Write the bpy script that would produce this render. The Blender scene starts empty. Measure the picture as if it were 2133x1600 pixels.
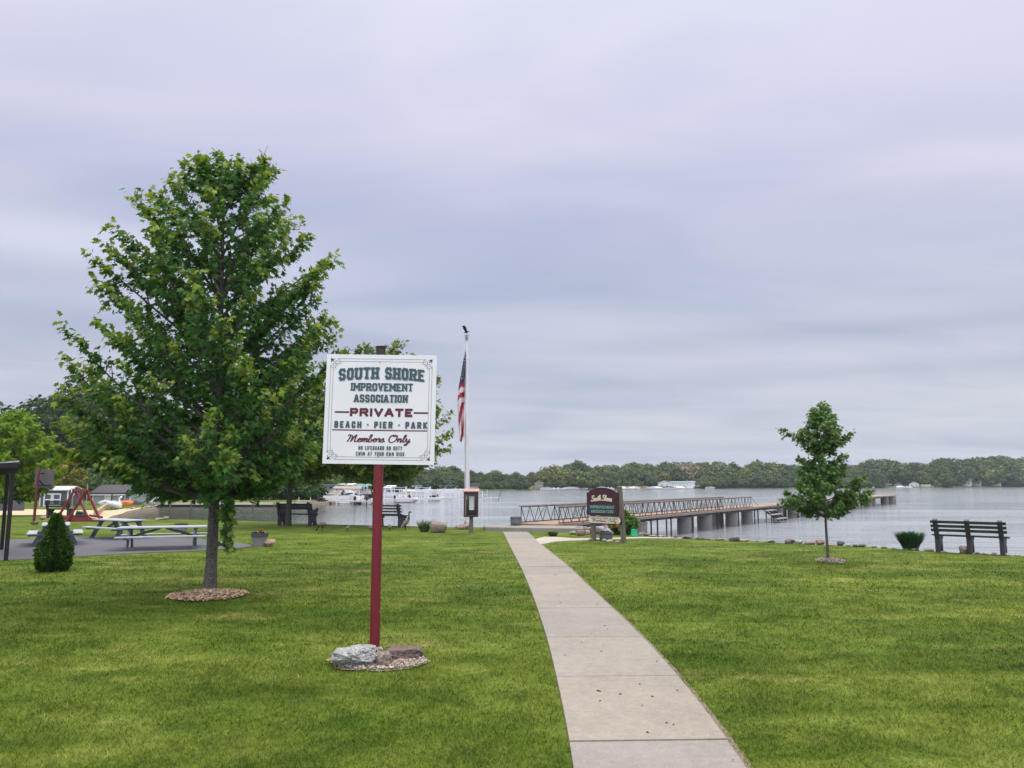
import bpy, bmesh, math, random
import numpy as np
from mathutils import Vector, Matrix, Quaternion, noise, geometry

SC = bpy.context.scene
COL = SC.collection
PI = math.pi
R = math.radians

# ------------------------------------------------------------------ camera, sky, sun, exposure
F_PX, W_PX, H_PX, HORIZON = 1604.0, 2133.0, 1600.0, 1005.0
CAM_H = 1.70
PITCH = math.atan((HORIZON - H_PX / 2) / F_PX)
cam_d = bpy.data.cameras.new('camera')
cam = bpy.data.objects.new('camera', cam_d)
COL.objects.link(cam)
cam_d.sensor_width = 36.0
cam_d.lens = F_PX / W_PX * 36.0
cam_d.clip_start = 0.1
cam_d.clip_end = 6000.0
cam.location = (0, 0, CAM_H)
cam.rotation_euler = (PI / 2 + PITCH, 0, 0)
SC.camera = cam

SC.view_settings.view_transform = 'Standard'
SC.view_settings.look = 'None'
SC.view_settings.exposure = 0.22
SC.view_settings.gamma = 1.0
SC.view_settings.use_curve_mapping = False

SUN_EL, SUN_AZ = R(58), R(25)        # azimuth clockwise from +Y (beyond the tree, slightly to the right)
world = bpy.data.worlds.new('World')
SC.world = world
world.use_nodes = True


def build_sky():
    nt = world.node_tree
    nt.nodes.clear()
    N, L = nt.nodes, nt.links
    out = N.new('ShaderNodeOutputWorld')
    bg = N.new('ShaderNodeBackground')
    sky = N.new('ShaderNodeTexSky')
    sky.sky_type = 'NISHITA'
    sky.sun_disc = False
    sky.sun_elevation = SUN_EL
    sky.sun_rotation = SUN_AZ
    tc = N.new('ShaderNodeTexCoord')
    sep = N.new('ShaderNodeSeparateXYZ')
    L.new(tc.outputs['Generated'], sep.inputs[0])

    def math_(op, a, b=None, clamp=False):
        n = N.new('ShaderNodeMath')
        n.operation = op
        n.use_clamp = clamp
        for i, s in enumerate((a, b)):
            if s is None:
                continue
            if isinstance(s, (int, float)):
                n.inputs[i].default_value = s
            else:
                L.new(s, n.inputs[i])
        return n.outputs[0]

    zc = math_('MAXIMUM', sep.outputs['Z'], 0.0)
    # overcast luminance by elevation (brighter towards the zenith, as overcast skies are)
    ramp = N.new('ShaderNodeValToRGB')
    el = ramp.color_ramp.elements
    el[0].position = 0.0
    el[0].color = (0.43, 0.475, 0.56, 1)
    el[1].position = 1.0
    el[1].color = (1.95, 1.92, 1.95, 1)
    for p, c in ((0.06, (0.425, 0.465, 0.555)), (0.13, (0.415, 0.45, 0.555)), (0.22, (0.445, 0.475, 0.60)),
                 (0.33, (0.495, 0.51, 0.65)), (0.45, (0.58, 0.585, 0.73)), (0.58, (0.63, 0.65, 0.77)), (0.72, (1.20, 1.19, 1.25))):
        e = el.new(p)
        e.color = (*c, 1)
    L.new(zc, ramp.inputs[0])
    # flat cloud deck: project the direction onto a plane, so streaks flatten towards the horizon
    den = math_('ADD', zc, 0.10)
    cx = math_('DIVIDE', sep.outputs['X'], den)
    cy = math_('DIVIDE', sep.outputs['Y'], den)
    comb = N.new('ShaderNodeCombineXYZ')
    L.new(math_('MULTIPLY', cx, 0.52), comb.inputs[0])
    L.new(cy, comb.inputs[1])

    def cloud(scale, detail, dist, seed, stops):
        n = N.new('ShaderNodeTexNoise')
        n.noise_dimensions = '4D'
        n.inputs['W'].default_value = seed
        n.inputs['Scale'].default_value = scale
        n.inputs['Detail'].default_value = detail
        n.inputs['Roughness'].default_value = 0.48
        n.inputs['Distortion'].default_value = dist
        L.new(comb.outputs[0], n.inputs['Vector'])
        r = N.new('ShaderNodeValToRGB')
        r.color_ramp.interpolation = 'EASE'
        r.color_ramp.elements[0].position = 0.30
        r.color_ramp.elements[0].color = (*stops[0], 1)
        r.color_ramp.elements[1].position = 0.68
        r.color_ramp.elements[1].color = (*stops[1], 1)
        L.new(n.outputs[0], r.inputs[0])
        return r.outputs[0]

    c1 = cloud(0.55, 4.0, 0.5, 3.7, ((0.87, 0.895, 0.935), (1.20, 1.15, 1.10)))
    c2 = cloud(1.5, 5.0, 0.8, 9.1, ((0.91, 0.93, 0.96), (1.09, 1.07, 1.045)))

    def mult(a, b):
        m = N.new('ShaderNodeMix')
        m.data_type = 'RGBA'
        m.blend_type = 'MULTIPLY'
        m.inputs['Factor'].default_value = 1.0
        L.new(a, m.inputs['A'])
        L.new(b, m.inputs['B'])
        return m.outputs['Result']
    deck = mult(mult(ramp.outputs[0], c1), c2)

    def band(z0, width, x0, x1, gain):
        """a long flat cloud bank at one height, fading along the compass direction x0 -> x1"""
        d = math_('DIVIDE', math_('SUBTRACT', math_('ADD', zc, math_('MULTIPLY', wob.outputs[0], 0.05)), z0 + 0.025), width)
        g = math_('POWER', 2.718, math_('MULTIPLY', math_('MULTIPLY', d, d), -1.0))
        mr = N.new('ShaderNodeMapRange')
        mr.interpolation_type = 'SMOOTHSTEP'
        mr.inputs['From Min'].default_value = x0
        mr.inputs['From Max'].default_value = x1
        L.new(sep.outputs['X'], mr.inputs['Value'])
        gm = math_('MULTIPLY', g, mr.outputs[0])
        cc = N.new('ShaderNodeCombineXYZ')
        for i, w in enumerate((1.0, 0.86, 0.62) if gain > 0 else (1.0, 0.95, 0.7)):
            L.new(math_('ADD', math_('MULTIPLY', gm, gain * w), 1.0), cc.inputs[i])
        return cc.outputs[0]
    wob = N.new('ShaderNodeTexNoise')
    wob.inputs['Scale'].default_value = 0.7
    wob.inputs['Detail'].default_value = 5.0
    L.new(comb.outputs[0], wob.inputs['Vector'])
    deck = mult(deck, band(0.262, 0.030, 0.10, -0.50, 0.34))
    deck = mult(deck, band(0.205, 0.016, 0.30, -0.30, 0.12))
    deck = mult(deck, band(0.178, 0.013, 0.0, 0.22, -0.13))
    deck = mult(deck, band(0.128, 0.010, -0.15, 0.12, -0.08))
    # unseen sky behind the viewer, brightened to light the sign and tree fronts
    mr = N.new('ShaderNodeMapRange')
    mr.interpolation_type = 'SMOOTHSTEP'
    mr.inputs['From Min'].default_value = 0.15
    mr.inputs['From Max'].default_value = -0.65
    mr.inputs['To Min'].default_value = 1.0
    mr.inputs['To Max'].default_value = 2.1
    L.new(sep.outputs['Y'], mr.inputs['Value'])
    cc = N.new('ShaderNodeCombineXYZ')
    for i in range(3):
        L.new(mr.outputs[0], cc.inputs[i])
    deck = mult(deck, cc.outputs[0])
    # a little of the clear sky above still tints the thin deck
    sk = N.new('ShaderNodeMix')
    sk.data_type = 'RGBA'
    sk.blend_type = 'MULTIPLY'
    sk.inputs['Factor'].default_value = 1.0
    sk.inputs['B'].default_value = (0.05, 0.05, 0.05, 1)
    L.new(sky.outputs[0], sk.inputs['A'])
    mx = N.new('ShaderNodeMix')
    mx.data_type = 'RGBA'
    mx.inputs['Factor'].default_value = 0.10
    L.new(deck, mx.inputs['A'])
    L.new(sk.outputs['Result'], mx.inputs['B'])
    L.new(mx.outputs['Result'], bg.inputs['Color'])
    bg.inputs['Strength'].default_value = 1.06
    L.new(bg.outputs[0], out.inputs['Surface'])


build_sky()
sun_d = bpy.data.lights.new('sun', 'SUN')
sun_d.energy = 1.5
sun_d.angle = R(10)
sun_d.color = (1.0, 0.96, 0.90)
sun = bpy.data.objects.new('sun', sun_d)
COL.objects.link(sun)
_sd = Vector((math.sin(SUN_AZ) * math.cos(SUN_EL), math.cos(SUN_AZ) * math.cos(SUN_EL), math.sin(SUN_EL)))
sun.rotation_euler = _sd.to_track_quat('Z', 'Y').to_euler()
sun.location = (0, 0, 30)

# ------------------------------------------------------------------ helpers: placement
WATER_Z = -0.90


def smooth(a, b, x):
    t = min(1.0, max(0.0, (x - a) / (b - a)))
    return t * t * (3 - 2 * t)


def zg(x, y):
    """height of the park ground: flat lawn that falls gently to the lagoon at the back"""
    return -0.55 * smooth(32.5, 60, y)


def ray(px, py):
    x = (px - W_PX / 2) / F_PX
    u = (H_PX / 2 - py) / F_PX
    c, s = math.cos(PITCH), math.sin(PITCH)
    return Vector((x, c - u * s, s + u * c))


def P(px, py, y):
    """point on the sight line of a survey pixel at depth y"""
    d = ray(px, py)
    return Vector((0, 0, CAM_H)) + d * (y / d.y)


def Z(px, py, z):
    d = ray(px, py)
    return Vector((0, 0, CAM_H)) + d * ((z - CAM_H) / d.z)


def G(px, py, dz=0.0):
    z = 0.0
    for _ in range(40):
        p = Z(px, py, z)
        z = 0.6 * z + 0.4 * zg(p.x, p.y)
    p.z = zg(p.x, p.y) + dz
    return p


def X(px, y):
    return (px - W_PX / 2) / F_PX * y / (math.cos(PITCH)) if False else P(px, HORIZON, y).x


def HT(py, y):
    """world height of image row py at depth y"""
    return P(W_PX / 2, py, y).z


# ------------------------------------------------------------------ helpers: objects
def tag(o, label=None, cat=None, group=None, kind=None):
    if label:
        o['label'] = label
    if cat:
        o['category'] = cat
    if group:
        o['group'] = group
    if kind:
        o['kind'] = kind
    return o


def thing(name, label, cat, loc=(0, 0, 0), rz=0.0, group=None):
    o = bpy.data.objects.new(name, None)
    COL.objects.link(o)
    o.location = loc
    o.rotation_euler = (0, 0, rz)
    o.empty_display_size = 0.2
    return tag(o, label, cat, group)


def dup(root, loc, rz=None, label=None, group=None, scale=None):
    r = root.copy()
    COL.objects.link(r)
    r.location = loc
    if rz is not None:
        r.rotation_euler = (0, 0, rz)
    if scale is not None:
        r.scale = scale if not isinstance(scale, (int, float)) else (scale,) * 3
    if label:
        r['label'] = label
    if group:
        r['group'] = group
    for ch in list(root.children):
        c = ch.copy()
        COL.objects.link(c)
        c.parent = r
        for g in list(ch.children):
            d = g.copy()
            COL.objects.link(d)
            d.parent = c
    return r


class MB:
    def __init__(self):
        self.v, self.f, self.mi, self.m = [], [], [], 0

    def add(self, vs, fs):
        b = len(self.v)
        self.v.extend([tuple(v) for v in vs])
        for f in fs:
            self.f.append(tuple(b + i for i in f))
            self.mi.append(self.m)
        return self

    def box(self, c, s, rot=None):
        c = Vector(c)
        h = Vector(s) / 2
        vs = []
        for sx in (-1, 1):
            for sy in (-1, 1):
                for sz in (-1, 1):
                    p = Vector((sx * h.x, sy * h.y, sz * h.z))
                    if rot is not None:
                        p = rot @ p
                    vs.append(c + p)
        return self.add(vs, [(0, 1, 3, 2), (4, 6, 7, 5), (0, 4, 5, 1), (2, 3, 7, 6), (0, 2, 6, 4), (1, 5, 7, 3)])

    def bar(self, p0, p1, w, h, up=(0, 0, 1)):
        p0, p1 = Vector(p0), Vector(p1)
        d = p1 - p0
        if d.length < 1e-6:
            return self
        dn = d.normalized()
        up = Vector(up)
        if abs(dn.dot(up)) > 0.98:
            up = Vector((0, 1, 0)) if abs(dn.y) < 0.9 else Vector((1, 0, 0))
        s = dn.cross(up).normalized()
        t = s.cross(dn).normalized()
        rot = Matrix((s, dn, t)).transposed()
        return self.box((p0 + p1) / 2, (w, d.length, h), rot)

    def tube(self, pts, rad, seg=8, caps=True):
        pts = [Vector(p) for p in pts]
        n = len(pts)
        if isinstance(rad, (int, float)):
            rad = [rad] * n
        vs, fs = [], []
        prev = None
        for i, p in enumerate(pts):
            t = (pts[min(i + 1, n - 1)] - pts[max(i - 1, 0)])
            t = t.normalized() if t.length > 1e-9 else Vector((0, 0, 1))
            if prev is None:
                a = Vector((1, 0, 0)) if abs(t.x) < 0.8 else Vector((0, 1, 0))
            else:
                a = prev
            s = (a - t * a.dot(t))
            s = s.normalized() if s.length > 1e-9 else t.orthogonal().normalized()
            prev = s
            b = t.cross(s)
            r = rad[i]
            rx, ry = r if isinstance(r, tuple) else (r, r)
            for k in range(seg):
                an = 2 * PI * k / seg
                vs.append(p + s * (rx * math.cos(an)) + b * (ry * math.sin(an)))
        for i in range(n - 1):
            for k in range(seg):
                k2 = (k + 1) % seg
                fs.append((i * seg + k, i * seg + k2, (i + 1) * seg + k2, (i + 1) * seg + k))
        if caps:
            fs.append(tuple(range(seg - 1, -1, -1)))
            fs.append(tuple((n - 1) * seg + k for k in range(seg)))
        return self.add(vs, fs)

    def lathe(self, prof, seg=16, c=(0, 0, 0), caps=True):
        c = Vector(c)
        vs, fs = [], []
        for r, z in prof:
            for k in range(seg):
                a = 2 * PI * k / seg
                vs.append(c + Vector((r * math.cos(a), r * math.sin(a), z)))
        n = len(prof)
        for i in range(n - 1):
            for k in range(seg):
                k2 = (k + 1) % seg
                fs.append((i * seg + k, i * seg + k2, (i + 1) * seg + k2, (i + 1) * seg + k))
        if caps:
            if prof[0][0] > 1e-4:
                fs.append(tuple(range(seg - 1, -1, -1)))
            if prof[-1][0] > 1e-4:
                fs.append(tuple((n - 1) * seg + k for k in range(seg)))
        return self.add(vs, fs)

    def prism(self, poly, y0, y1):
        """closed polygon in (x, z), extruded from y0 to y1"""
        n = len(poly)
        vs = [(x, y0, z) for x, z in poly] + [(x, y1, z) for x, z in poly]
        fs = [tuple(range(n)), tuple(range(2 * n - 1, n - 1, -1))]
        for i in range(n):
            j = (i + 1) % n
            fs.append((i, i + n, j + n, j))
        return self.add(vs, fs)

    def slab(self, poly, z0, z1):
        """closed polygon in (x, y), extruded from z0 to z1"""
        n = len(poly)
        vs = [(x, y, z0) for x, y in poly] + [(x, y, z1) for x, y in poly]
        fs = [tuple(range(n - 1, -1, -1)), tuple(range(n, 2 * n))]
        for i in range(n):
            j = (i + 1) % n
            fs.append((i, j, j + n, i + n))
        return self.add(vs, fs)

    def build(self, name, mats, parent=None, smooth=0.0, bevel=0.0, recalc=True):
        me = bpy.data.meshes.new(name)
        me.from_pydata(self.v, [], self.f)
        if not isinstance(mats, (list, tuple)):
            mats = [mats]
        for m in mats:
            me.materials.append(m)
        if len(mats) > 1:
            me.polygons.foreach_set('material_index', self.mi)
        if recalc:
            bm = bmesh.new()
            bm.from_mesh(me)
            bmesh.ops.recalc_face_normals(bm, faces=bm.faces)
            bm.to_mesh(me)
            bm.free()
        me.update()
        if smooth:
            me.shade_smooth()
            me.set_sharp_from_angle(angle=smooth)
        o = bpy.data.objects.new(name, me)
        COL.objects.link(o)
        if parent is not None:
            o.parent = parent
        if bevel:
            b = o.modifiers.new('bevel', 'BEVEL')
            b.width = bevel
            b.segments = 2
            b.limit_method = 'ANGLE'
            b.angle_limit = 0.7
        return o


def np_mesh(name, verts, faces, mats, parent=None, attr=None, loose=True, smooth=False):
    """verts (N,3); faces (M,k) all the same size; attr: dict name -> (N,4) point colours"""
    verts = np.asarray(verts, np.float32)
    faces = np.asarray(faces, np.int32)
    k = faces.shape[1]
    me = bpy.data.meshes.new(name)
    me.vertices.add(len(verts))
    me.vertices.foreach_set('co', verts.ravel())
    me.loops.add(faces.size)
    me.loops.foreach_set('vertex_index', faces.ravel())
    me.polygons.add(len(faces))
    me.polygons.foreach_set('loop_start', np.arange(0, faces.size, k, dtype=np.int32))
    me.polygons.foreach_set('loop_total', np.full(len(faces), k, np.int32))
    if attr:
        for an, arr in attr.items():
            a = me.color_attributes.new(an, 'FLOAT_COLOR', 'POINT')
            a.data.foreach_set('color', np.asarray(arr, np.float32).ravel())
    me.update(calc_edges=True)
    if smooth:
        me.shade_smooth()
    for m in (mats if isinstance(mats, (list, tuple)) else [mats]):
        me.materials.append(m)
    o = bpy.data.objects.new(name, me)
    COL.objects.link(o)
    if parent is not None:
        o.parent = parent
    return o


# ------------------------------------------------------------------ helpers: materials
def srgb(r, g, b):
    def f(c):
        c /= 255.0
        return c / 12.92 if c <= 0.04045 else ((c + 0.055) / 1.055) ** 2.4
    return (f(r), f(g), f(b))


def new_mat(name):
    m = bpy.data.materials.new(name)
    m.use_nodes = True
    nt = m.node_tree
    nt.nodes.clear()
    return m, nt.nodes, nt.links


def noise_node(N, L, vec, scale, detail=3.0, rough=0.55, dist=0.0):
    n = N.new('ShaderNodeTexNoise')
    n.inputs['Scale'].default_value = scale
    n.inputs['Detail'].default_value = detail
    n.inputs['Roughness'].default_value = rough
    n.inputs['Distortion'].default_value = dist
    if vec is not None:
        L.new(vec, n.inputs['Vector'])
    return n.outputs[0]


def ramp_node(N, L, fac, stops, interp='LINEAR'):
    r = N.new('ShaderNodeValToRGB')
    r.color_ramp.interpolation = interp
    e = r.color_ramp.elements
    while len(e) < len(stops):
        e.new(0.5)
    for i, (p, c) in enumerate(stops):
        e[i].position = p
        e[i].color = (*c, 1) if len(c) == 3 else c
    L.new(fac, r.inputs[0])
    return r.outputs[0]


def mix_node(N, L, fac, a, b, mode='MIX'):
    m = N.new('ShaderNodeMix')
    m.data_type = 'RGBA'
    m.blend_type = mode
    for key, s in (('Factor', fac), ('A', a), ('B', b)):
        if isinstance(s, (int, float)):
            m.inputs[key].default_value = s
        elif isinstance(s, tuple):
            m.inputs[key].default_value = (*s, 1) if len(s) == 3 else s
        else:
            L.new(s, m.inputs[key])
    return m.outputs['Result']


def coords(N, L, scale=(1, 1, 1), kind='Object', rot=(0, 0, 0)):
    t = N.new('ShaderNodeTexCoord')
    mp = N.new('ShaderNodeMapping')
    mp.inputs['Scale'].default_value = scale
    mp.inputs['Rotation'].default_value = rot
    L.new(t.outputs[kind], mp.inputs['Vector'])
    return mp.outputs[0]


def finish(N, L, color, rough=0.6, metal=0.0, bump=None, bump_s=0.2, bump_d=0.02, spec=0.4):
    out = N.new('ShaderNodeOutputMaterial')
    b = N.new('ShaderNodeBsdfPrincipled')
    if isinstance(color, tuple):
        b.inputs['Base Color'].default_value = (*color, 1)
    else:
        L.new(color, b.inputs['Base Color'])
    if isinstance(rough, (int, float)):
        b.inputs['Roughness'].default_value = rough
    else:
        L.new(rough, b.inputs['Roughness'])
    b.inputs['Metallic'].default_value = metal
    b.inputs['Specular IOR Level'].default_value = spec
    if bump is not None:
        bp = N.new('ShaderNodeBump')
        bp.inputs['Strength'].default_value = bump_s
        bp.inputs['Distance'].default_value = bump_d
        L.new(bump, bp.inputs['Height'])
        L.new(bp.outputs[0], b.inputs['Normal'])
    L.new(b.outputs[0], out.inputs['Surface'])
    return b


def mat(name, col, rough=0.6, var=0.15, scale=6.0, metal=0.0, bump=0.15, stretch=(1, 1, 1), bd=0.01, spec=0.4):
    """painted or plain surface with some wear: two noises vary the colour, one roughens it"""
    m, N, L = new_mat(name)
    v = coords(N, L, stretch)
    n1 = noise_node(N, L, v, scale, 4)
    n2 = noise_node(N, L, v, scale * 7, 3)
    c = ramp_node(N, L, n1, [(0.25, tuple(x * (1 - var) for x in col)), (0.75, tuple(min(1, x * (1 + var)) for x in col))])
    c = mix_node(N, L, 0.35, c, ramp_node(N, L, n2, [(0.3, tuple(x * (1 - var * 1.3) for x in col)), (0.7, tuple(min(1, x * (1 + var)) for x in col))]))
    finish(N, L, c, rough, metal, n2, bump, bd, spec)
    return m


def chip_mat(name, col, chip, amount=0.72, scale=30, rough=0.45):
    """paint with chips of the undercoat showing"""
    m, N, L = new_mat(name)
    v = coords(N, L, (1, 1, 0.6))
    n1 = noise_node(N, L, v, 3, 4)
    c = ramp_node(N, L, n1, [(0.25, tuple(x * 0.8 for x in col)), (0.75, tuple(x * 1.12 for x in col))])
    n2 = noise_node(N, L, v, scale, 3)
    k = ramp_node(N, L, n2, [(amount, (0, 0, 0)), (amount + 0.015, (1, 1, 1))])
    c = mix_node(N, L, k, c, chip)
    finish(N, L, c, rough, 0.0, n2, 0.1, 0.004)
    return m


def wood(name, c1, c2, scale=5, axis='X', rough=0.75):
    m, N, L = new_mat(name)
    st = {'X': (0.6, 8, 8), 'Y': (8, 0.6, 8), 'Z': (8, 8, 0.6)}[axis]
    v = coords(N, L, st)
    n1 = noise_node(N, L, v, scale, 5, 0.6, 0.4)
    v2 = coords(N, L, (1, 1, 1))
    n2 = noise_node(N, L, v2, 2.3, 3)
    c = ramp_node(N, L, n1, [(0.3, c1), (0.7, c2)])
    c = mix_node(N, L, 0.4, c, ramp_node(N, L, n2, [(0.3, c1), (0.7, c2)]))
    finish(N, L, c, rough, 0, n1, 0.3, 0.006, 0.25)
    return m


def stone(name, cols, scale=6, spots=None, rough=0.85):
    m, N, L = new_mat(name)
    v = coords(N, L)
    oi = N.new('ShaderNodeObjectInfo')
    vm = N.new('ShaderNodeVectorMath')
    vm.operation = 'ADD'
    L.new(v, vm.inputs[0])
    sc = N.new('ShaderNodeMath')
    sc.operation = 'MULTIPLY'
    sc.inputs[1].default_value = 37.0
    L.new(oi.outputs['Random'], sc.inputs[0])
    L.new(sc.outputs[0], vm.inputs[1])
    v = vm.outputs[0]
    n1 = noise_node(N, L, v, scale, 6, 0.65, 0.6)
    st = [(0.28 + 0.44 * i / max(1, len(cols) - 1), c) for i, c in enumerate(cols)]
    c = ramp_node(N, L, n1, st)
    n2 = noise_node(N, L, v, scale * 7, 4, 0.6)
    c = mix_node(N, L, 0.5, c, ramp_node(N, L, n2, [(0.35, tuple(x * 0.35 for x in cols[0])), (0.65, tuple(min(1, x * 1.35) for x in cols[-1]))]))
    if spots:
        n3 = noise_node(N, L, v, scale * 1.8, 5, 0.7)
        k = ramp_node(N, L, n3, [(0.56, (0, 0, 0)), (0.62, (1, 1, 1))])
        c = mix_node(N, L, k, c, spots)
    finish(N, L, c, rough, 0, n2, 0.5, 0.02, 0.25)
    return m


def leaf_mat(name, dark, light, tip=None, transl=0.28, rough=0.5):
    """leaves: per-leaf colour from the 'tint' attribute (r random, g youth of the leaf)"""
    m, N, L = new_mat(name)
    at = N.new('ShaderNodeAttribute')
    at.attribute_name = 'tint'
    sp = N.new('ShaderNodeSeparateColor')
    L.new(at.outputs['Color'], sp.inputs[0])
    c = ramp_node(N, L, sp.outputs[0], [(0.0, dark), (1.0, light)])
    if tip:
        c = mix_node(N, L, sp.outputs[1], c, tip)
    out = N.new('ShaderNodeOutputMaterial')
    b = N.new('ShaderNodeBsdfPrincipled')
    L.new(c, b.inputs['Base Color'])
    b.inputs['Roughness'].default_value = rough
    b.inputs['Specular IOR Level'].default_value = 0.18
    t = N.new('ShaderNodeBsdfTranslucent')
    br = N.new('ShaderNodeMix')
    br.data_type = 'RGBA'
    br.blend_type = 'MULTIPLY'
    br.inputs['Factor'].default_value = 1.0
    br.inputs['B'].default_value = (1.3, 1.3, 0.6, 1)
    L.new(c, br.inputs['A'])
    L.new(br.outputs['Result'], t.inputs['Color'])
    ms = N.new('ShaderNodeMixShader')
    ms.inputs[0].default_value = transl
    L.new(b.outputs[0], ms.inputs[1])
    L.new(t.outputs[0], ms.inputs[2])
    L.new(ms.outputs[0], out.inputs['Surface'])
    return m


def grass_color(N, L, hue_shift=1.0, blade=False):
    """lawn colour by place: mown swathes, drier and lusher patches"""
    g = N.new('ShaderNodeNewGeometry')

    def mp(scale, rot=0.0):
        q = N.new('ShaderNodeMapping')
        q.inputs['Scale'].default_value = scale
        q.inputs['Rotation'].default_value = (0, 0, rot)
        L.new(g.outputs['Position'], q.inputs['Vector'])
        return q.outputs[0]
    n_sw = noise_node(N, L, mp((0.22, 1.0, 1), R(16)), 0.9, 5, 0.62, 1.2)
    n_pt = noise_node(N, L, mp((1, 1, 1)), 0.45, 4, 0.6, 0.3)
    n_dry = noise_node(N, L, mp((0.7, 1.3, 1)), 0.62, 5, 0.62, 0.2)
    n_fine = noise_node(N, L, mp((1, 1, 1)), 9.0, 4, 0.65)
    c = ramp_node(N, L, n_pt, [(0.34, (0.039, 0.084, 0.005)), (0.5, (0.082, 0.140, 0.010)), (0.66, (0.156, 0.208, 0.030))])
    c = mix_node(N, L, 0.42, c, ramp_node(N, L, n_sw, [(0.38, (0.058, 0.102, 0.005)), (0.62, (0.205, 0.245, 0.038))]))
    k = ramp_node(N, L, n_dry, [(0.58, (0, 0, 0)), (0.80, (0.85, 0.85, 0.85))])
    c = mix_node(N, L, k, c, (0.34, 0.285, 0.105))
    n_bl = noise_node(N, L, mp((1, 1.2, 1)), 2.1, 4, 0.6, 0.5)
    c = mix_node(N, L, 0.8, c, mix_node(N, L, 1.0, c, ramp_node(N, L, n_bl, [(0.32, (0.46, 0.58, 0.40)), (0.5, (0.95, 0.96, 0.9)), (0.70, (1.42, 1.28, 1.9))]), 'MULTIPLY'))
    c = mix_node(N, L, 0.38, c, mix_node(N, L, 1.0, c, ramp_node(N, L, n_fine, [(0.3, (0.55, 0.58, 0.5)), (0.7, (1.45, 1.4, 1.5))]), 'MULTIPLY'))
    return c, n_fine

# ------------------------------------------------------------------ the setting: ground, water, paths
def m_lawn():
    m, N, L = new_mat('lawn_turf')
    c, nf = grass_color(N, L)
    c = mix_node(N, L, 1.0, c, (0.80, 0.80, 0.80), 'MULTIPLY')
    finish(N, L, c, 0.9, 0, nf, 0.6, 0.03, 0.1)
    return m


def m_blades():
    m, N, L = new_mat('grass_blades')
    c, nf = grass_color(N, L)
    at = N.new('ShaderNodeAttribute')
    at.attribute_name = 'tint'
    sp = N.new('ShaderNodeSeparateColor')
    L.new(at.outputs['Color'], sp.inputs[0])
    v = ramp_node(N, L, sp.outputs[0], [(0.0, (0.72, 0.75, 0.6)), (0.75, (1.26, 1.22, 1.2)), (1.0, (2.1, 1.9, 2.7))])
    c = mix_node(N, L, 1.0, c, v, 'MULTIPLY')
    out = N.new('ShaderNodeOutputMaterial')
    b = N.new('ShaderNodeBsdfPrincipled')
    L.new(c, b.inputs['Base Color'])
    b.inputs['Roughness'].default_value = 0.6
    b.inputs['Specular IOR Level'].default_value = 0.2
    t = N.new('ShaderNodeBsdfTranslucent')
    L.new(c, t.inputs['Color'])
    ms = N.new('ShaderNodeMixShader')
    ms.inputs[0].default_value = 0.35
    L.new(b.outputs[0], ms.inputs[1])
    L.new(t.outputs[0], ms.inputs[2])
    L.new(ms.outputs[0], out.inputs['Surface'])
    return m


def m_water():
    m, N, L = new_mat('lake_water')
    g = N.new('ShaderNodeNewGeometry')

    def mp(scale, rot):
        q = N.new('ShaderNodeMapping')
        q.inputs['Scale'].default_value = scale
        q.inputs['Rotation'].default_value = (0, 0, rot)
        L.new(g.outputs['Position'], q.inputs['Vector'])
        return q.outputs[0]
    n1 = noise_node(N, L, mp((0.35, 1.0, 1), R(8)), 1.5, 4, 0.55, 0.6)
    n2 = noise_node(N, L, mp((0.5, 1.0, 1), R(-14)), 4.5, 3, 0.5, 0.3)
    n3 = noise_node(N, L, mp((0.25, 1.0, 1), R(3)), 0.16, 3, 0.5, 0.3)
    n0 = noise_node(N, L, mp((0.16, 1.0, 1), R(6)), 0.75, 4, 0.6, 0.8)
    a0 = N.new('ShaderNodeMath')
    a0.operation = 'MULTIPLY_ADD'
    L.new(n0, a0.inputs[0])
    a0.inputs[1].default_value = 2.2
    L.new(n1, a0.inputs[2])
    a = N.new('ShaderNodeMath')
    a.operation = 'MULTIPLY_ADD'
    L.new(n2, a.inputs[0])
    a.inputs[1].default_value = 0.35
    L.new(a0.outputs[0], a.inputs[2])
    out = N.new('ShaderNodeOutputMaterial')
    b = N.new('ShaderNodeBsdfPrincipled')
    # sheltered left lagoon: olive shallows, colour darkened to imitate tree reflections; open lake milky
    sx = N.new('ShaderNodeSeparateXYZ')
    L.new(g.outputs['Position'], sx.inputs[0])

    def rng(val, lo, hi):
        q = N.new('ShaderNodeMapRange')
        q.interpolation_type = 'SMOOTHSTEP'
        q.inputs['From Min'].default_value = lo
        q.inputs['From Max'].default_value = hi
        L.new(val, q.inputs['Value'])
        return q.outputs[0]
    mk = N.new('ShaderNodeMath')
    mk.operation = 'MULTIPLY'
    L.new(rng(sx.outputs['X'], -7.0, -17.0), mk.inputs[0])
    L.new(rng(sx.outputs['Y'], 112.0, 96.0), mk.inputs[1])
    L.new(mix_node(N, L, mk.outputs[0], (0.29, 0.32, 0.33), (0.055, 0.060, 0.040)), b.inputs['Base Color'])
    b.inputs['IOR'].default_value = 2.0
    rr = ramp_node(N, L, n3, [(0.35, (0.05, 0.05, 0.05)), (0.65, (0.14, 0.14, 0.14))])
    L.new(rr, b.inputs['Roughness'])
    b.inputs['Specular IOR Level'].default_value = 0.6
    bp = N.new('ShaderNodeBump')
    bs = N.new('ShaderNodeMapRange')
    bs.inputs['To Min'].default_value = 0.5
    bs.inputs['To Max'].default_value = 0.22
    L.new(mk.outputs[0], bs.inputs['Value'])
    L.new(bs.outputs[0], bp.inputs['Strength'])
    bp.inputs['Distance'].default_value = 0.09
    L.new(a.outputs[0], bp.inputs['Height'])
    L.new(bp.outputs[0], b.inputs['Normal'])
    L.new(b.outputs[0], out.inputs['Surface'])
    return m


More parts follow.
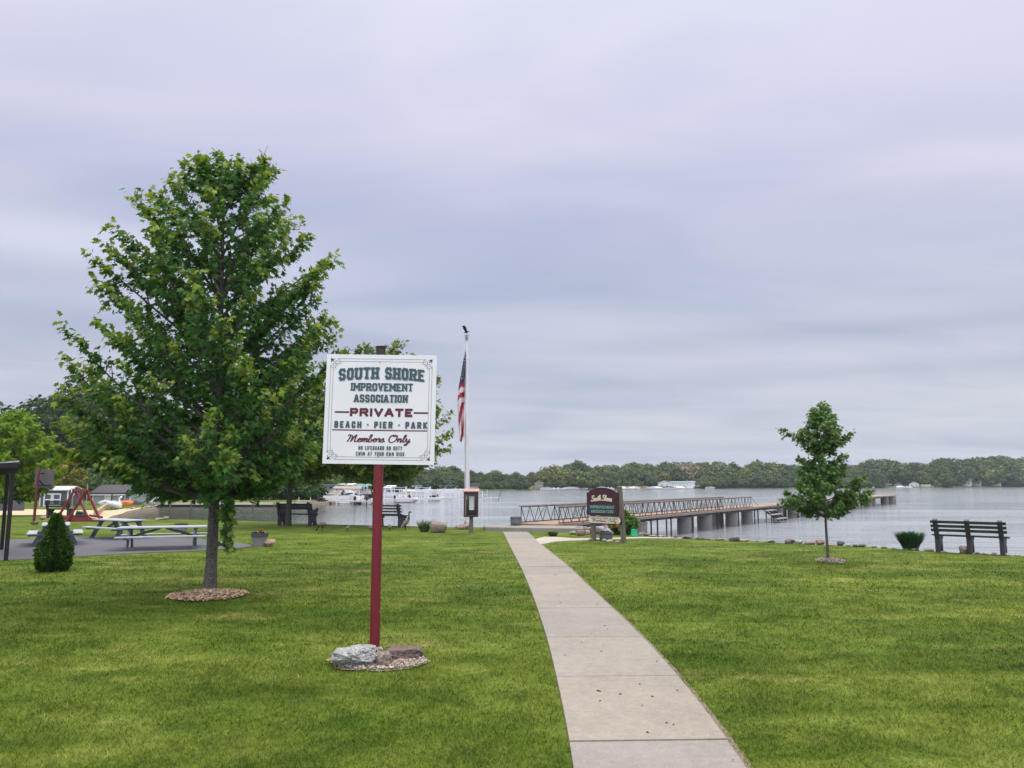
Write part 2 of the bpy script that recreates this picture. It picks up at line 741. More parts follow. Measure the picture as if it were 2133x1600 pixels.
def m_concrete(name, base, scale=3.0, stain=(0.20, 0.185, 0.165)):
    m, N, L = new_mat(name)
    g = N.new('ShaderNodeNewGeometry')
    v = g.outputs['Position']
    n1 = noise_node(N, L, v, 1.1, 5, 0.6, 0.3)
    n2 = noise_node(N, L, v, 14, 5, 0.65)
    n3 = noise_node(N, L, v, 95, 2, 0.6)
    n4 = noise_node(N, L, v, 3.7, 6, 0.7, 0.8)
    c = ramp_node(N, L, n1, [(0.3, tuple(x * 0.84 for x in base)), (0.7, tuple(x * 1.12 for x in base))])
    c = mix_node(N, L, 0.35, c, ramp_node(N, L, n2, [(0.35, stain), (0.65, tuple(x * 1.2 for x in base))]))
    k = ramp_node(N, L, n4, [(0.60, (0, 0, 0)), (0.74, (0.45, 0.45, 0.45))])
    c = mix_node(N, L, k, c, stain)
    c = mix_node(N, L, 0.35, c, mix_node(N, L, 1.0, c, ramp_node(N, L, n3, [(0.3, (0.6, 0.6, 0.6)), (0.7, (1.35, 1.35, 1.35))]), 'MULTIPLY'))
    finish(N, L, c, 0.9, 0, n3, 0.35, 0.01, 0.2)
    return m


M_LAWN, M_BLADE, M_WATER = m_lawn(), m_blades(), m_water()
M_CONC = m_concrete('sidewalk_concrete', (0.268, 0.246, 0.208))
M_CONC_B = m_concrete('sidewalk_concrete_warm', (0.280, 0.250, 0.206))
M_CONC_C = m_concrete('sidewalk_concrete_grey', (0.250, 0.234, 0.203))
M_CONC_PALE = m_concrete('pale_concrete', (0.42, 0.38, 0.31))
M_ASPHALT = m_concrete('patio_asphalt', (0.115, 0.115, 0.128), stain=(0.07, 0.07, 0.08))
M_SAND = m_concrete('beach_sand', (0.52, 0.41, 0.27), stain=(0.40, 0.31, 0.20))
M_GRAVEL = m_concrete('grit', (0.30, 0.26, 0.22), stain=(0.14, 0.12, 0.10))
M_BANK = m_concrete('bank_soil', (0.20, 0.165, 0.12), stain=(0.10, 0.08, 0.06))
M_FARLAND = mat('far_land_grass', (0.075, 0.11, 0.035), 0.9, 0.3, 0.05)


def xy(p):
    return (p.x, p.y)


def resample(pts, step):
    out = []
    for a, b in zip(pts[:-1], pts[1:]):
        a, b = Vector(a), Vector(b)
        n = max(1, int((b - a).length / step))
        for i in range(n):
            out.append(a.lerp(b, i / n))
    out.append(Vector(pts[-1]))
    return out


# the water's edge of the park, right to left, surveyed on the lawn's rim
SHORE_PX = [(2500, 1178), (2300, 1168), (2133, 1158), (2000, 1152), (1900, 1146), (1800, 1139), (1700, 1134), (1600, 1129.5),
            (1500, 1125), (1400, 1120), (1330, 1116), (1270, 1110), (1218, 1106), (1205, 1099), (1010, 1098), (960, 1098),
            (900, 1097), (850, 1096), (770, 1094.5), (680, 1092), (560, 1087), (430, 1083), (320, 1081.5), (250, 1082), (222, 1084)]
LAGOON_PX = [(228, 1079), (243, 1073), (262, 1067), (290, 1061), (325, 1056.5), (318, 1052.5), (300, 1050.5)]
shore = [xy(G(*p)) for p in SHORE_PX]
lag = [xy(G(*p)) for p in LAGOON_PX]
# far side of the lagoon: a straight bulkhead, then the shore runs back behind the moored boats
wall_a = xy(G(298, 1048.5))
wall_b = xy(G(640, 1048.5))
back = [wall_a, wall_b, (wall_b[0] + 1, wall_b[1] + 30), (-22, 150), (-20, 175)]
rnd = random.Random(5)


def wiggle(pts, amp):
    out = []
    for p in resample(pts, 0.7):
        n = noise.noise(Vector((p[0] * 0.9, p[1] * 0.9, 3.1))) * amp
        out.append((p[0], p[1] + n))
    return out


shore_w = wiggle(shore, 0.25)
lag_w = wiggle(lag, 0.3)
edge_line = shore_w + lag_w + [Vector(p) for p in back]
edge_line = [(p[0], p[1]) for p in edge_line]


def sheet(name, outline, zfun, m, grid=None, skirt_from=None, skirt_z=-2.2, skirt_out=0.8, kind='structure', skirt_mat=None):
    """one ground sheet bounded by outline (x, y), filled with a constrained triangulation so that it can follow zfun"""
    pts = [Vector(p) for p in outline]
    n = len(pts)
    edges = [(i, (i + 1) % n) for i in range(n)]
    extra = []
    if grid:
        x0, x1, y0, y1, st = grid
        for i in range(int((x1 - x0) / st) + 1):
            for j in range(int((y1 - y0) / st) + 1):
                extra.append(Vector((x0 + i * st + 0.013 * j, y0 + j * st + 0.011 * i)))
    vs, es, fs, *_ = geometry.delaunay_2d_cdt(pts + extra, edges, [], 1, 1e-4)
    mb = MB()
    mb.add([(v.x, v.y, zfun(v.x, v.y)) for v in vs], [tuple(f) for f in fs])
    if skirt_from:
        mb.m = 1
        a = [Vector(p) for p in skirt_from]
        top = [(p.x, p.y, zfun(p.x, p.y)) for p in a]
        mid, low = [], []
        for i, p in enumerate(a):
            t = (a[min(i + 1, len(a) - 1)] - a[max(i - 1, 0)])
            nrm = Vector((t.y, -t.x))
            if nrm.length > 1e-9:
                nrm.normalize()
            mid.append((p.x + nrm.x * 0.12, p.y + nrm.y * 0.12, zfun(p.x, p.y) - 0.10))
            low.append((p.x + nrm.x * skirt_out, p.y + nrm.y * skirt_out, skirt_z))
        k = len(a)
        mb.add(top + mid + low, [(i, i + 1, k + i + 1, k + i) for i in range(k - 1)] + [(k + i, k + i + 1, 2 * k + i + 1, 2 * k + i) for i in range(k - 1)])
    o = mb.build(name, [m, skirt_mat or m], recalc=False)
    me = o.data
    bm = bmesh.new()
    bm.from_mesh(me)
    for f in bm.faces:
        if f.normal.z < 0:
            f.normal_flip()
    bm.to_mesh(me)
    bm.free()
    tag(o, kind=kind)
    return o


outline = [(-70, -14), (60, -14), (60, shore_w[0][1] - 4)] + edge_line + [(-20, 178), (-220, 178), (-220, 40), (-70, 20)]
# the sheet runs anticlockwise, so the skirt's outward side is on the right of the walking direction
sheet('lawn', outline, zg, M_LAWN, grid=(-75, 5, 30, 70, 2.5), skirt_from=edge_line, skirt_mat=M_BANK)

# lake
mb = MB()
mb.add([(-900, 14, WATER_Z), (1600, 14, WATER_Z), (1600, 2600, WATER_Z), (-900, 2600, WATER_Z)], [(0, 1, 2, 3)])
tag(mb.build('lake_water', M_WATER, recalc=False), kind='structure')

# far land across the lake
FAR_PX = [(640, 1030.0), (740, 1027.0), (850, 1024.5), (950, 1023.2), (1050, 1022.2), (1130, 1021.2), (1250, 1020), (1350, 1019.3), (1450, 1018.6),
          (1550, 1017.8), (1650, 1017.2), (1760, 1016.8), (1850, 1017.0), (1950, 1016.8), (2050, 1015.5), (2133, 1014.2), (2400, 1013.5), (2800, 1013)]
far_line = [Z(px, py, WATER_Z) for px, py in FAR_PX]
far_line = [Vector((-46, 172, 0))] + [Vector((p.x, p.y, 0)) for p in far_line]


def far_z(k):
    return {0: -1.6, 1: -0.55, 2: 0.35, 3: 1.2, 4: 4.0}[k]


mb = MB()
rows = []
for k, s in enumerate((1.0, 1.004, 1.05, 1.25, 4.5)):
    rows.append([(p.x * s, p.y * s, far_z(k)) for p in far_line])
n = len(far_line)
mb.add([v for r in rows for v in r], [(k * n + i, k * n + i + 1, (k + 1) * n + i + 1, (k + 1) * n + i) for k in range(4) for i in range(n - 1)])
tag(mb.build('far_land', M_FARLAND, recalc=False), kind='structure')


def far_pt(px, off=0.0):
    """point on the far shore seen at column px, off metres inland; returns point and height scale"""
    for i in range(len(FAR_PX) - 1):
        if FAR_PX[i][0] <= px <= FAR_PX[i + 1][0]:
            t = (px - FAR_PX[i][0]) / (FAR_PX[i + 1][0] - FAR_PX[i][0])
            py = FAR_PX[i][1] + t * (FAR_PX[i + 1][1] - FAR_PX[i][1])
            p = Z(px, py, WATER_Z)
            d = math.hypot(p.x, p.y)
            s = (d + off) / d
            r = s
            ks = (1.0, 1.004, 1.05, 1.25, 4.5)
            z = 4.0
            for k in range(4):
                if ks[k] <= r <= ks[k + 1]:
                    z = far_z(k) + (far_z(k + 1) - far_z(k)) * (r - ks[k]) / (ks[k + 1] - ks[k])
            return Vector((p.x * s, p.y * s, z))
    return Vector((0, 600, 0))


# ---- sidewalk: slabs with grooves
PATH_L = [(1235, 1900), (1212, 1720), (1195, 1600), (1184, 1530), (1161, 1420), (1141, 1335), (1113, 1250), (1090, 1193), (1066, 1146), (1047, 1108)]
PATH_R = [(1740, 1900), (1632, 1720), (1553, 1600), (1482, 1500), (1402, 1400), (1318, 1310), (1240, 1237), (1183, 1181), (1132, 1140), (1098, 1109)]
pl = [G(*p) for p in PATH_L]
pr = [G(*p) for p in PATH_R]


def at_y(line, y):
    if y <= line[0].y:
        a, b = line[0], line[1]
        return a.x + (b.x - a.x) * (y - a.y) / (b.y - a.y)
    for a, b in zip(line[:-1], line[1:]):
        if a.y <= y <= b.y:
            return a.x + (b.x - a.x) * (y - a.y) / (b.y - a.y)
    return line[-1].x


def smooth_line(line):
    ys = np.linspace(line[0].y, line[-1].y, 160)
    xs = np.interp(ys, [p.y for p in line], [p.x for p in line])
    pad = 9
    k = np.hanning(2 * pad + 1)
    k /= k.sum()
    xp = np.concatenate([2 * xs[0] - xs[pad:0:-1], xs, 2 * xs[-1] - xs[-2:-pad - 2:-1]])
    xs = np.convolve(xp, k, 'valid')
    return [Vector((x, y, 0)) for x, y in zip(xs, ys)]


pl, pr = smooth_line(pl), smooth_line(pr)
joint_y = [-6.0, -2.2, 0.4, 2.9]
for px, py in ((1340, 1549), (1290, 1414), (1240, 1331), (1170, 1270), (1165, 1229), (1130, 1200), (1120, 1183), (1100, 1157), (1090, 1135), (1078, 1122)):
    joint_y.append(G(px, py).y)
joint_y.append(min(pl[-1].y, pr[-1].y))
mb = MB()
for a, b in zip(joint_y[:-1], joint_y[1:]):
    a2, b2 = a + 0.006, b - 0.006
    n = max(2, int((b2 - a2) / 0.5))
    ys = [a2 + (b2 - a2) * i / n for i in range(n + 1)]
    z1 = 0.022 + 0.004 * math.sin(a * 3.7)
    skew = 0.02
    left = [(at_y(pl, y), y - skew) for y in ys]
    right = [(at_y(pr, y), y + skew) for y in ys]
    mb.slab(left + right[::-1], -0.12, z1) if False else None
    vs = [(x, y, z1) for x, y in left] + [(x, y, z1) for x, y in right] + [(x - 0.01, y, -0.05) for x, y in left] + [(x + 0.01, y, -0.05) for x, y in right]
    k = n + 1
    fs = [(i, k + i, k + i + 1, i + 1) for i in range(n)]
    fs += [(i, i + 1, 2 * k + i + 1, 2 * k + i) for i in range(n)] + [(k + i, 3 * k + i, 3 * k + i + 1, k + i + 1) for i in range(n)]
    fs += [(0, 2 * k, 3 * k, k), (n, k + n, 3 * k + n, 2 * k + n)]
    mb.m = (0, 1, 0, 2, 1, 0, 2, 0, 1, 2, 0, 1, 0, 2, 1)[joint_y.index(a) % 15]
    mb.add(vs, fs)
tag(mb.build('sidewalk', [M_CONC, M_CONC_B, M_CONC_C]), kind='structure')
# soil line in the joints and along the edges
mb = MB()
n = len(pl)
vs = [(p.x + 0.01, p.y, 0.006) for p in pl] + [(p.x + 0.05, p.y, 0.006) for p in pr]
mb.add(vs, [(i, n + i, n + i + 1, i + 1) for i in range(n - 1)])
tag(mb.build('sidewalk_bed', M_BANK), kind='structure')

# side path towards the right, past the low wooden sign
SP = [(1113, 1128.5), (1119, 1122.5), (1135, 1119), (1160, 1119.5), (1195, 1122.3), (1240, 1122), (1340, 1119.6), (1420, 1121), (1420, 1122.5), (1340, 1121.8),
      (1240, 1125.5), (1190, 1127), (1160, 1128.8), (1132, 1134), (1122, 1134.5)]
mb = MB()
mb.slab([xy(G(*p)) for p in SP], -0.05, 0.016)
tag(mb.build('side_path', M_CONC_PALE), kind='structure')

# patio
PAT = [(-900, 1185), (0, 1168.5), (130, 1162), (260, 1154), (400, 1148.5), (500, 1142), (530, 1139.5), (520, 1136), (497, 1131.5), (455, 1127.5), (420, 1124),
       (330, 1119), (250, 1118), (150, 1120), (0, 1126), (-900, 1140)]
patio_poly = [xy(G(*p)) for p in PAT]
mb = MB()
mb.slab(patio_poly, -0.05, 0.012)
tag(mb.build('patio', M_ASPHALT), kind='structure')

# sand of the beach
SA = [(-600, 1069), (0, 1073.5), (70, 1073), (150, 1074.5), (212, 1083), (222, 1083), (236, 1075), (262, 1066.5), (300, 1058.5), (318, 1055.5), (262, 1060), (232, 1064), (150, 1063), (60, 1061.5), (-600, 1058)]
sand_poly = resample([xy(G(*p)) for p in SA] + [xy(G(*SA[0]))], 1.5)[:-1]
sheet('beach_sand', sand_poly, lambda x, y: zg(x, y) + 0.02, M_SAND, grid=(-60, 0, 30, 62, 2.0))

# landing slab between lawn and pier
LA, LB = Z(1010, 1106, 0.0), Z(1216, 1109, 0.0)
mb = MB()
mb.slab([(LA.x, LA.y), (LB.x, LB.y), (LB.x + 0.1, LB.y + 1.5), (LA.x - 0.1, LA.y + 1.6)], -1.6, 0.135)
tag(mb.build('pier_landing', M_CONC_C, bevel=0.02), kind='structure')

# mulch and grit rings
M_MULCH = m_concrete('bark_mulch', (0.36, 0.25, 0.15), stain=(0.16, 0.09, 0.05))


def ring(name, c, rx, ry, m, seed, z=0.012, dome=0.05):
    rr = random.Random(seed)
    mb = MB()
    k = 40
    vs = [(c[0], c[1], z + dome)]
    for s, zz in ((0.55, dome * 0.8), (1.0, 0.0)):
        for i in range(k):
            a = 2 * PI * i / k
            q = s * (1 + 0.12 * noise.noise(Vector((math.cos(a) * 2, math.sin(a) * 2, seed))) + rr.uniform(-0.03, 0.03) * (s == 1))
            vs.append((c[0] + rx * q * math.cos(a), c[1] + ry * q * math.sin(a), z + zz))
    fs = [(0, 1 + i, 1 + (i + 1) % k) for i in range(k)] + [(1 + i, 1 + k + i, 1 + k + (i + 1) % k, 1 + (i + 1) % k) for i in range(k)]
    mb.add(vs, fs)
    return tag(mb.build(name, m, smooth=0.8), kind='structure')


TREE_C = G(437, 1231)
SIGN_C = G(780, 1358)
YOUNG_C = G(1725, 1169)
mc = G(432, 1243)
ring('mulch_bed', (mc.x, mc.y), 0.46, 0.48, M_MULCH, 1, dome=0.03)
GA, GB = G(684, 1388), G(888, 1388)
GF, GK = G(780, 1400), G(780, 1366)
GC = ((GA.x + GB.x) / 2, (GF.y + GK.y) / 2)
GR = ((GB.x - GA.x) / 2, (GK.y - GF.y) / 2)
ring('grit_bed', GC, GR[0], GR[1], M_GRAVEL, 2, dome=0.015)
ring('grit_bed', (YOUNG_C.x + 0.02, YOUNG_C.y - 0.1), 0.26, 0.42, M_GRAVEL, 3)


# wood chips on the mulch, pebbles on the grit, crumbs on the walk: countless, one object each
def chips(name, c, rx, ry, n, size, m, seed, z, flat=0.3):
    rr = np.random.RandomState(seed)
    a = rr.uniform(0, 2 * PI, n)
    q = np.sqrt(rr.uniform(0, 1, n))
    ctr = np.stack([c[0] + rx * q * np.cos(a), c[1] + ry * q * np.sin(a), z + 0.004 + rr.uniform(0, 0.02, n) + 0.05 * (1 - q) * (z > 0.02)], 1)
    th = rr.uniform(0, 2 * PI, n)
    L_ = size * rr.uniform(0.5, 1.5, n)
    W_ = size * flat * rr.uniform(0.6, 1.5, n)
    tilt = rr.uniform(-0.5, 0.5, n)
    ux = np.stack([np.cos(th), np.sin(th), tilt], 1) * L_[:, None] / 2
    uy = np.stack([-np.sin(th), np.cos(th), rr.uniform(-.4, .4, n)], 1) * W_[:, None] / 2
    up = np.array([0, 0, 1.0])[None] * (W_ * 0.5)[:, None]
    v = np.stack([ctr - ux - uy, ctr + ux - uy, ctr + ux + uy, ctr - ux + uy, ctr + up], 1).reshape(-1, 3)
    b = np.arange(n)[:, None] * 5
    f = np.concatenate([b + np.array([[0, 1, 4]]), b + np.array([[1, 2, 4]]), b + np.array([[2, 3, 4]]), b + np.array([[3, 0, 4]])])
    t = np.ones((n * 5, 4), np.float32)
    t[:, 0] = np.repeat(rr.uniform(0, 1, n), 5)
    t[:, 1] = 0
    return tag(np_mesh(name, v, f, m, attr={'tint': t}), kind='stuff')


M_CHIP = leaf_mat('wood_chips', (0.15, 0.09, 0.048), (0.52, 0.39, 0.26), transl=0.0, rough=0.9)
M_PEB = leaf_mat('grit_pebbles', (0.10, 0.08, 0.06), (0.45, 0.38, 0.31), transl=0.0, rough=0.9)
M_LITTER = leaf_mat('leaf_litter', (0.02, 0.015, 0.01), (0.12, 0.09, 0.06), transl=0.0, rough=0.9)
chips('wood_chips', (mc.x, mc.y), 0.57, 0.58, 1500, 0.05, M_CHIP, 4, 0.021)
chips('grit_pebbles', GC, GR[0] * .98, GR[1] * .98, 1500, 0.022, M_PEB, 5, 0.014, 0.8)
chips('wood_chips', (GA.x + .07, GC[1]), 0.10, 0.09, 90, 0.04, M_CHIP, 8, 0.018)
chips('grit_pebbles', (YOUNG_C.x + 0.02, YOUNG_C.y - 0.1), 0.26, 0.42, 500, 0.025, M_PEB, 6, 0.021, 0.8)


# ---- grass blades on the lawn that stands close enough to show them
def in_poly(px_, py_, poly):
    poly = np.asarray(poly)
    inside = np.zeros(len(px_), bool)
    j = len(poly) - 1
    for i in range(len(poly)):
        xi, yi = poly[i]
        xj, yj = poly[j]
        c = ((yi > py_) != (yj > py_)) & (px_ < (xj - xi) * (py_ - yi) / (yj - yi + 1e-12) + xi)
        inside ^= c
        j = i
    return inside


def grass():
    rr = np.random.RandomState(11)
    V, F, T = [], [], []
    base = 0
    lx = np.array([p.x for p in pl])
    ly = np.array([p.y for p in pl])
    rx = np.array([p.x for p in pr])
    poly_shore = np.array([(60, -14)] + edge_line[:len(shore_w)] + [(-70, 36), (-70, -14)])
    for y0, y1, dens, wid, hgt in ((3.2, 5.5, 4200, 0.0040, 0.021), (5.5, 8, 2300, 0.0055, 0.022), (8, 12, 1050, 0.008, 0.022), (12, 18, 420, 0.012, 0.022), (18, 27, 170, 0.016, 0.020)):
        area = (y1 - y0) * (1.40 * y1 + 3)
        n = int(area * dens)
        y = rr.uniform(y0, y1, n)
        x = rr.uniform(-0.70, 0.70, n) * (y1) + rr.uniform(-1.5, 1.5, n)
        keep = np.abs(x) < 0.70 * y + 1.3
        l = np.interp(y, ly, lx)
        r_ = np.interp(y, ly, rx) if len(rx) == len(ly) else np.interp(y, [p.y for p in pr], rx)
        edge = rr.uniform(-0.055, 0.01, n) - 0.02 * np.array([noise.noise(Vector((0, b * 3.0, 1.0))) for b in y])
        keep &= ~((x > l + edge) & (x < r_ - edge))
        keep &= rr.uniform(0, 1, n) > np.clip((y - 12.5) / 14.5, 0, 1) ** 0.8
        if y1 > 16:
            keep &= ~in_poly(x, y, patio_poly)
            keep &= ~in_poly(x, y, [xy(G(*p)) for p in SP])
            keep &= in_poly(x, y, poly_shore)
        for c, a, b in (((mc.x, mc.y), 0.42, 0.43), (GC, GR[0] * .90, GR[1] * .88), ((YOUNG_C.x + 0.02, YOUNG_C.y - 0.1), 0.25, 0.40)):
            keep &= ((x - c[0]) / a) ** 2 + ((y - c[1]) / b) ** 2 > rr.uniform(0.8, 1.1, n)
        x, y = x[keep], y[keep]
        n = len(x)
        th = rr.uniform(0, 2 * PI, n)
        h = hgt * rr.gamma(6, 1 / 6.0, n).clip(0.35, 1.9) * np.array([1.0 + 0.75 * noise.noise(Vector((a * 1.7, b * 1.7, 4.0))) for a, b in zip(x, y)])
        w = wid * rr.uniform(0.6, 1.5, n)
        lean = rr.uniform(0.3, 2.2, n) * h
        la = rr.uniform(0, 2 * PI, n)
        dx, dy = np.cos(la) * lean, np.sin(la) * lean
        sx, sy = np.cos(th) * w / 2, np.sin(th) * w / 2
        z0 = np.array([zg(a, b) for a, b in zip(x, y)]) if y1 > 32 else np.zeros(n)
        p0 = np.stack([x - sx, y - sy, z0], 1)
        p1 = np.stack([x + sx, y + sy, z0], 1)
        p2 = np.stack([x + sx * .8 + dx * .35, y + sy * .8 + dy * .35, z0 + h * .62], 1)
        p3 = np.stack([x - sx * .8 + dx * .35, y - sy * .8 + dy * .35, z0 + h * .62], 1)
        p4 = np.stack([x + dx, y + dy, z0 + h], 1)
        V.append(np.stack([p0, p1, p2, p3, p4], 1).reshape(-1, 3))
        b = base + np.arange(n)[:, None] * 5
        F.append(np.concatenate([b + np.array([[0, 1, 2]]), b + np.array([[0, 2, 3]]), b + np.array([[3, 2, 4]])]))
        t = np.ones((n * 5, 4), np.float32)
        tt = rr.uniform(0, 0.85, n)
        tt[rr.uniform(0, 1, n) < 0.035] = 1.0
        t[:, 0] = np.repeat(tt, 5)
        T.append(t)
        base += n * 5
    o = np_mesh('grass', np.concatenate(V), np.concatenate(F), M_BLADE, attr={'tint': np.concatenate(T)})
    tag(o, kind='stuff')


grass()
# specks of leaf litter and droppings on the walk
rr = np.random.RandomState(3)
n = 45
ys = 4 + 18 * rr.uniform(0, 1, n) ** 1.6
xs = np.array([at_y(pl, y) + (at_y(pr, y) - at_y(pl, y)) * u for y, u in zip(ys, rr.uniform(0.03, 0.97, n))])
th = rr.uniform(0, 2 * PI, n)
s = rr.uniform(0.006, 0.02, n)
s[:3] = 0.035
ctr = np.stack([xs, ys, np.full(n, 0.0275)], 1)
ux = np.stack([np.cos(th), np.sin(th), np.zeros(n)], 1) * s[:, None]
uy = np.stack([-np.sin(th), np.cos(th), np.zeros(n)], 1) * s[:, None] * 0.4
v = np.stack([ctr - ux, ctr - uy, ctr + ux, ctr + uy, ctr + np.array([0, 0, 0.008])], 1).reshape(-1, 3)
b = np.arange(n)[:, None] * 5
f = np.concatenate([b + np.array([[0, 1, 4]]), b + np.array([[1, 2, 4]]), b + np.array([[2, 3, 4]]), b + np.array([[3, 0, 4]])])
t = np.ones((n * 5, 4), np.float32)
t[:, 0] = np.repeat(rr.uniform(0, 1, n), 5)
t[:, 1] = 0
tag(np_mesh('leaf_litter', v, f, M_LITTER, attr={'tint': t}), kind='stuff')

# ------------------------------------------------------------------ trees and plants
LEAF_V = np.array([(0, 0, 0), (.06, -.42, -.05), (.34, -.27, -.02), (.56, -.48, -.08), (.62, -.17, 0), (1.0, 0, -.10), (.62, .17, 0), (.56, .48, -.08), (.34, .27, -.02), (.06, .42, -.05), (.36, 0, .05)], np.float32)
LEAF_F = np.array([(10, i, i + 1) for i in range(0, 9)] + [(10, 9, 0)], np.int32)
CLUMP_V = np.array([(0, -.35, 0), (.55, -.42, -.06), (1.0, 0, -.12), (.5, .44, -.05), (0, .35, 0), (.45, 0, .1)], np.float32)
CLUMP_F = np.array([(5, 0, 1), (5, 1, 2), (5, 2, 3), (5, 3, 4), (5, 4, 0)], np.int32)


def place_leaves(name, pos, xdir, ndir, size, tint, m, parent, V=LEAF_V, F=LEAF_F):
    pos, xdir, ndir = (np.asarray(a, np.float32) for a in (pos, xdir, ndir))
    x = xdir / (np.linalg.norm(xdir, axis=1, keepdims=True) + 1e-9)
    nn = ndir - x * (ndir * x).sum(1, keepdims=True)
    nn /= np.linalg.norm(nn, axis=1, keepdims=True) + 1e-9
    y = np.cross(nn, x)
    size = np.asarray(size, np.float32)
    n = len(pos)
    v = pos[:, None] + size[:, None, None] * (V[None, :, 0:1] * x[:, None] + V[None, :, 1:2] * y[:, None] + V[None, :, 2:3] * nn[:, None])
    f = (np.arange(n)[:, None, None] * len(V) + F[None]).reshape(-1, 3)
    t = np.ones((n, len(V), 4), np.float32)
    t[:, :, 0:2] = np.asarray(tint, np.float32)[:, None, :]
    return np_mesh(name, v.reshape(-1, 3), f, m, parent, {'tint': t.reshape(-1, 4)})


def bez(a, b, c, n):
    out = []
    for i in range(n + 1):
        t = i / n
        out.append(a * (1 - t) ** 2 + b * (2 * t * (1 - t)) + c * t * t)
    return out


BARK = stone('maple_bark', [(0.045, 0.040, 0.036), (0.09, 0.082, 0.075), (0.145, 0.132, 0.12)], 5)
BARK_D = stone('dark_bark', [(0.035, 0.030, 0.026), (0.075, 0.065, 0.055)], 4)


def maple(name, label, cat, loc, H, tr, cb, prof, nb, leaf, nleaf, m, seed, rise=0.85, group=None, bare=(), extra=(), bark=None, tipy=0.5, trunk_top=0.93, twig_k=0.30, hang=None, right=1.0, vary=(0.60, 1.16)):
    """trunk and ascending limbs, twigs along the limbs, leaves along the twigs; prof = [(height, radius)]"""
    rn = random.Random(seed)
    nr = np.random.RandomState(seed)
    root = thing(name, label, cat, loc, 0, group)
    hs_, rs_ = [p[0] for p in prof], [p[1] for p in prof]
    rmax = max(rs_)
    tb = MB()
    tp, trr = [], []
    for k in range(15):
        t = k / 14
        tp.append(Vector((0.03 * H * 0.3 * math.sin(2.1 * t + seed) * t, 0.03 * H * 0.3 * math.cos(1.7 * t + seed) * t, -0.08 + H * trunk_top * t)))
        trr.append(tr * ((1 - t) ** 0.9 * 0.92 + 0.05) + (tr * 0.22 * max(0, 1 - t * 16)))
    tb.tube(tp, trr, 12)

    def trunk_at(h):
        t = max(0.0, min(1.0, h / (H * trunk_top)))
        i = min(13, int(t * 14))
        return tp[i].lerp(tp[i + 1], t * 14 - i)
    twigs = []          # (start, end, weight, tipness)
    limbs = []
    for i in range(nb):
        q = (i + 0.5) / nb
        ht = cb + (H - cb) * q
        rr_ = float(np.interp(ht, hs_, rs_)) * rn.uniform(*vary)
        az = i * 2.39996 + rn.uniform(-0.3, 0.3)
        limbs.append((ht, rr_, az))
    limbs += list(extra)
    for ht, rr_, az in limbs:
        hs0 = max(cb * 0.9, ht - rr_ * rise * rn.uniform(0.75, 1.15))
        if rr_ < 0.25 * rmax:
            hs0 = max(cb, ht - rr_ * 1.6)
        s = trunk_at(min(hs0, H * trunk_top * 0.97))
        e = Vector((rr_ * math.cos(az), rr_ * math.sin(az), ht))
        e.x = e.x * ((right + (1 - right) * 0.75 * smooth(.6 * H, .75 * H, ht)) if e.x > 0 else 1.0) + trunk_at(ht).x
        e.y += trunk_at(ht).y
        c = s.lerp(e, 0.5)
        c.z -= 0.10 * rr_ * rise
        c.x += rn.uniform(-.12, .12) * rr_
        c.y += rn.uniform(-.12, .12) * rr_
        pts = bez(s, c, e, 7)
        br = max(0.006, tr * 0.34 * (rr_ / rmax) ** 0.8)
        tb.tube(pts, [br * (1 - j / 7) + 0.003 for j in range(8)], 5, caps=False)
        ln = (e - s).length
        nt = max(5, int(ln / (rmax * 0.085)))
        for k in range(nt):
            u = 0.22 + 0.78 * (k + rn.random()) / nt
            x = u * 7
            j = min(6, int(x))
            p = pts[j].lerp(pts[j + 1], x - j)
            tg = (pts[j + 1] - pts[j]).normalized()
            side = Vector((rn.gauss(0, 1), rn.gauss(0, 1), rn.gauss(0.05, 0.7)))
            side = (side - tg * side.dot(tg))
            if side.length < 1e-6:
                continue
            side.normalize()
            d = (tg * 0.75 + side * 0.8).normalized()
            tl = twig_k * rmax * (0.35 + 0.55 * (1 - u)) * rn.uniform(0.6, 1.25) * min(1.0, 0.45 + rr_ / rmax)
            q = p + d * tl + Vector((0, 0, 0.08 * tl))
            twigs.append((p, q, tl, u))
            if tl > 0.25 * rmax * 0.3 and nb < 200:
                tb.tube([p, p.lerp(q, .5) + Vector((0, 0, .02)), q], [0.006 + br * 0.15, 0.005, 0.0025], 4, caps=False)
        # the growing tip of the limb
        twigs.append((pts[5], e + (e - pts[6]) * 0.35, (e - pts[5]).length * 1.4, 1.0))
    for a, b in bare:
        tb.tube([Vector(a), Vector(a).lerp(Vector(b), .5) + Vector((.02, 0, .02)), Vector(b)], [0.008, 0.006, 0.003], 5)
    if hang:            # a shoot that droops from a low limb
        hp = [Vector(p) for p in hang]
        tb.tube(hp, [0.012, 0.010, 0.008, 0.004][:len(hp)], 5)
        for a_, b_ in zip(hp[1:-1], hp[2:]):
            for k in range(5):
                q0 = a_.lerp(b_, (k + .5) / 5)
                q1 = q0 + Vector((rn.uniform(-.02, .20), rn.uniform(-.12, .12), rn.uniform(-.16, .0)))
                twigs.append((q0, q1, 0.20 * rmax, 0.9))
    tb.build('trunk', bark or BARK, root, smooth=1.0)
    w = np.array([t[2] for t in twigs])
    idx = nr.choice(len(twigs), nleaf, p=w / w.sum())
    a = np.array([tuple(t[0]) for t in twigs])[idx]
    b = np.array([tuple(t[1]) for t in twigs])[idx]
    u_l = np.array([t[3] for t in twigs])[idx]
    s = nr.uniform(0.05, 1.06, nleaf)[:, None]
    pos = a + (b - a) * s + nr.normal(0, leaf * 0.42, (nleaf, 3))
    d = (b - a) / (np.linalg.norm(b - a, axis=1, keepdims=True) + 1e-9)
    out = pos.copy()
    out[:, 2] = 0
    out /= np.linalg.norm(out, axis=1, keepdims=True) + 1e-6
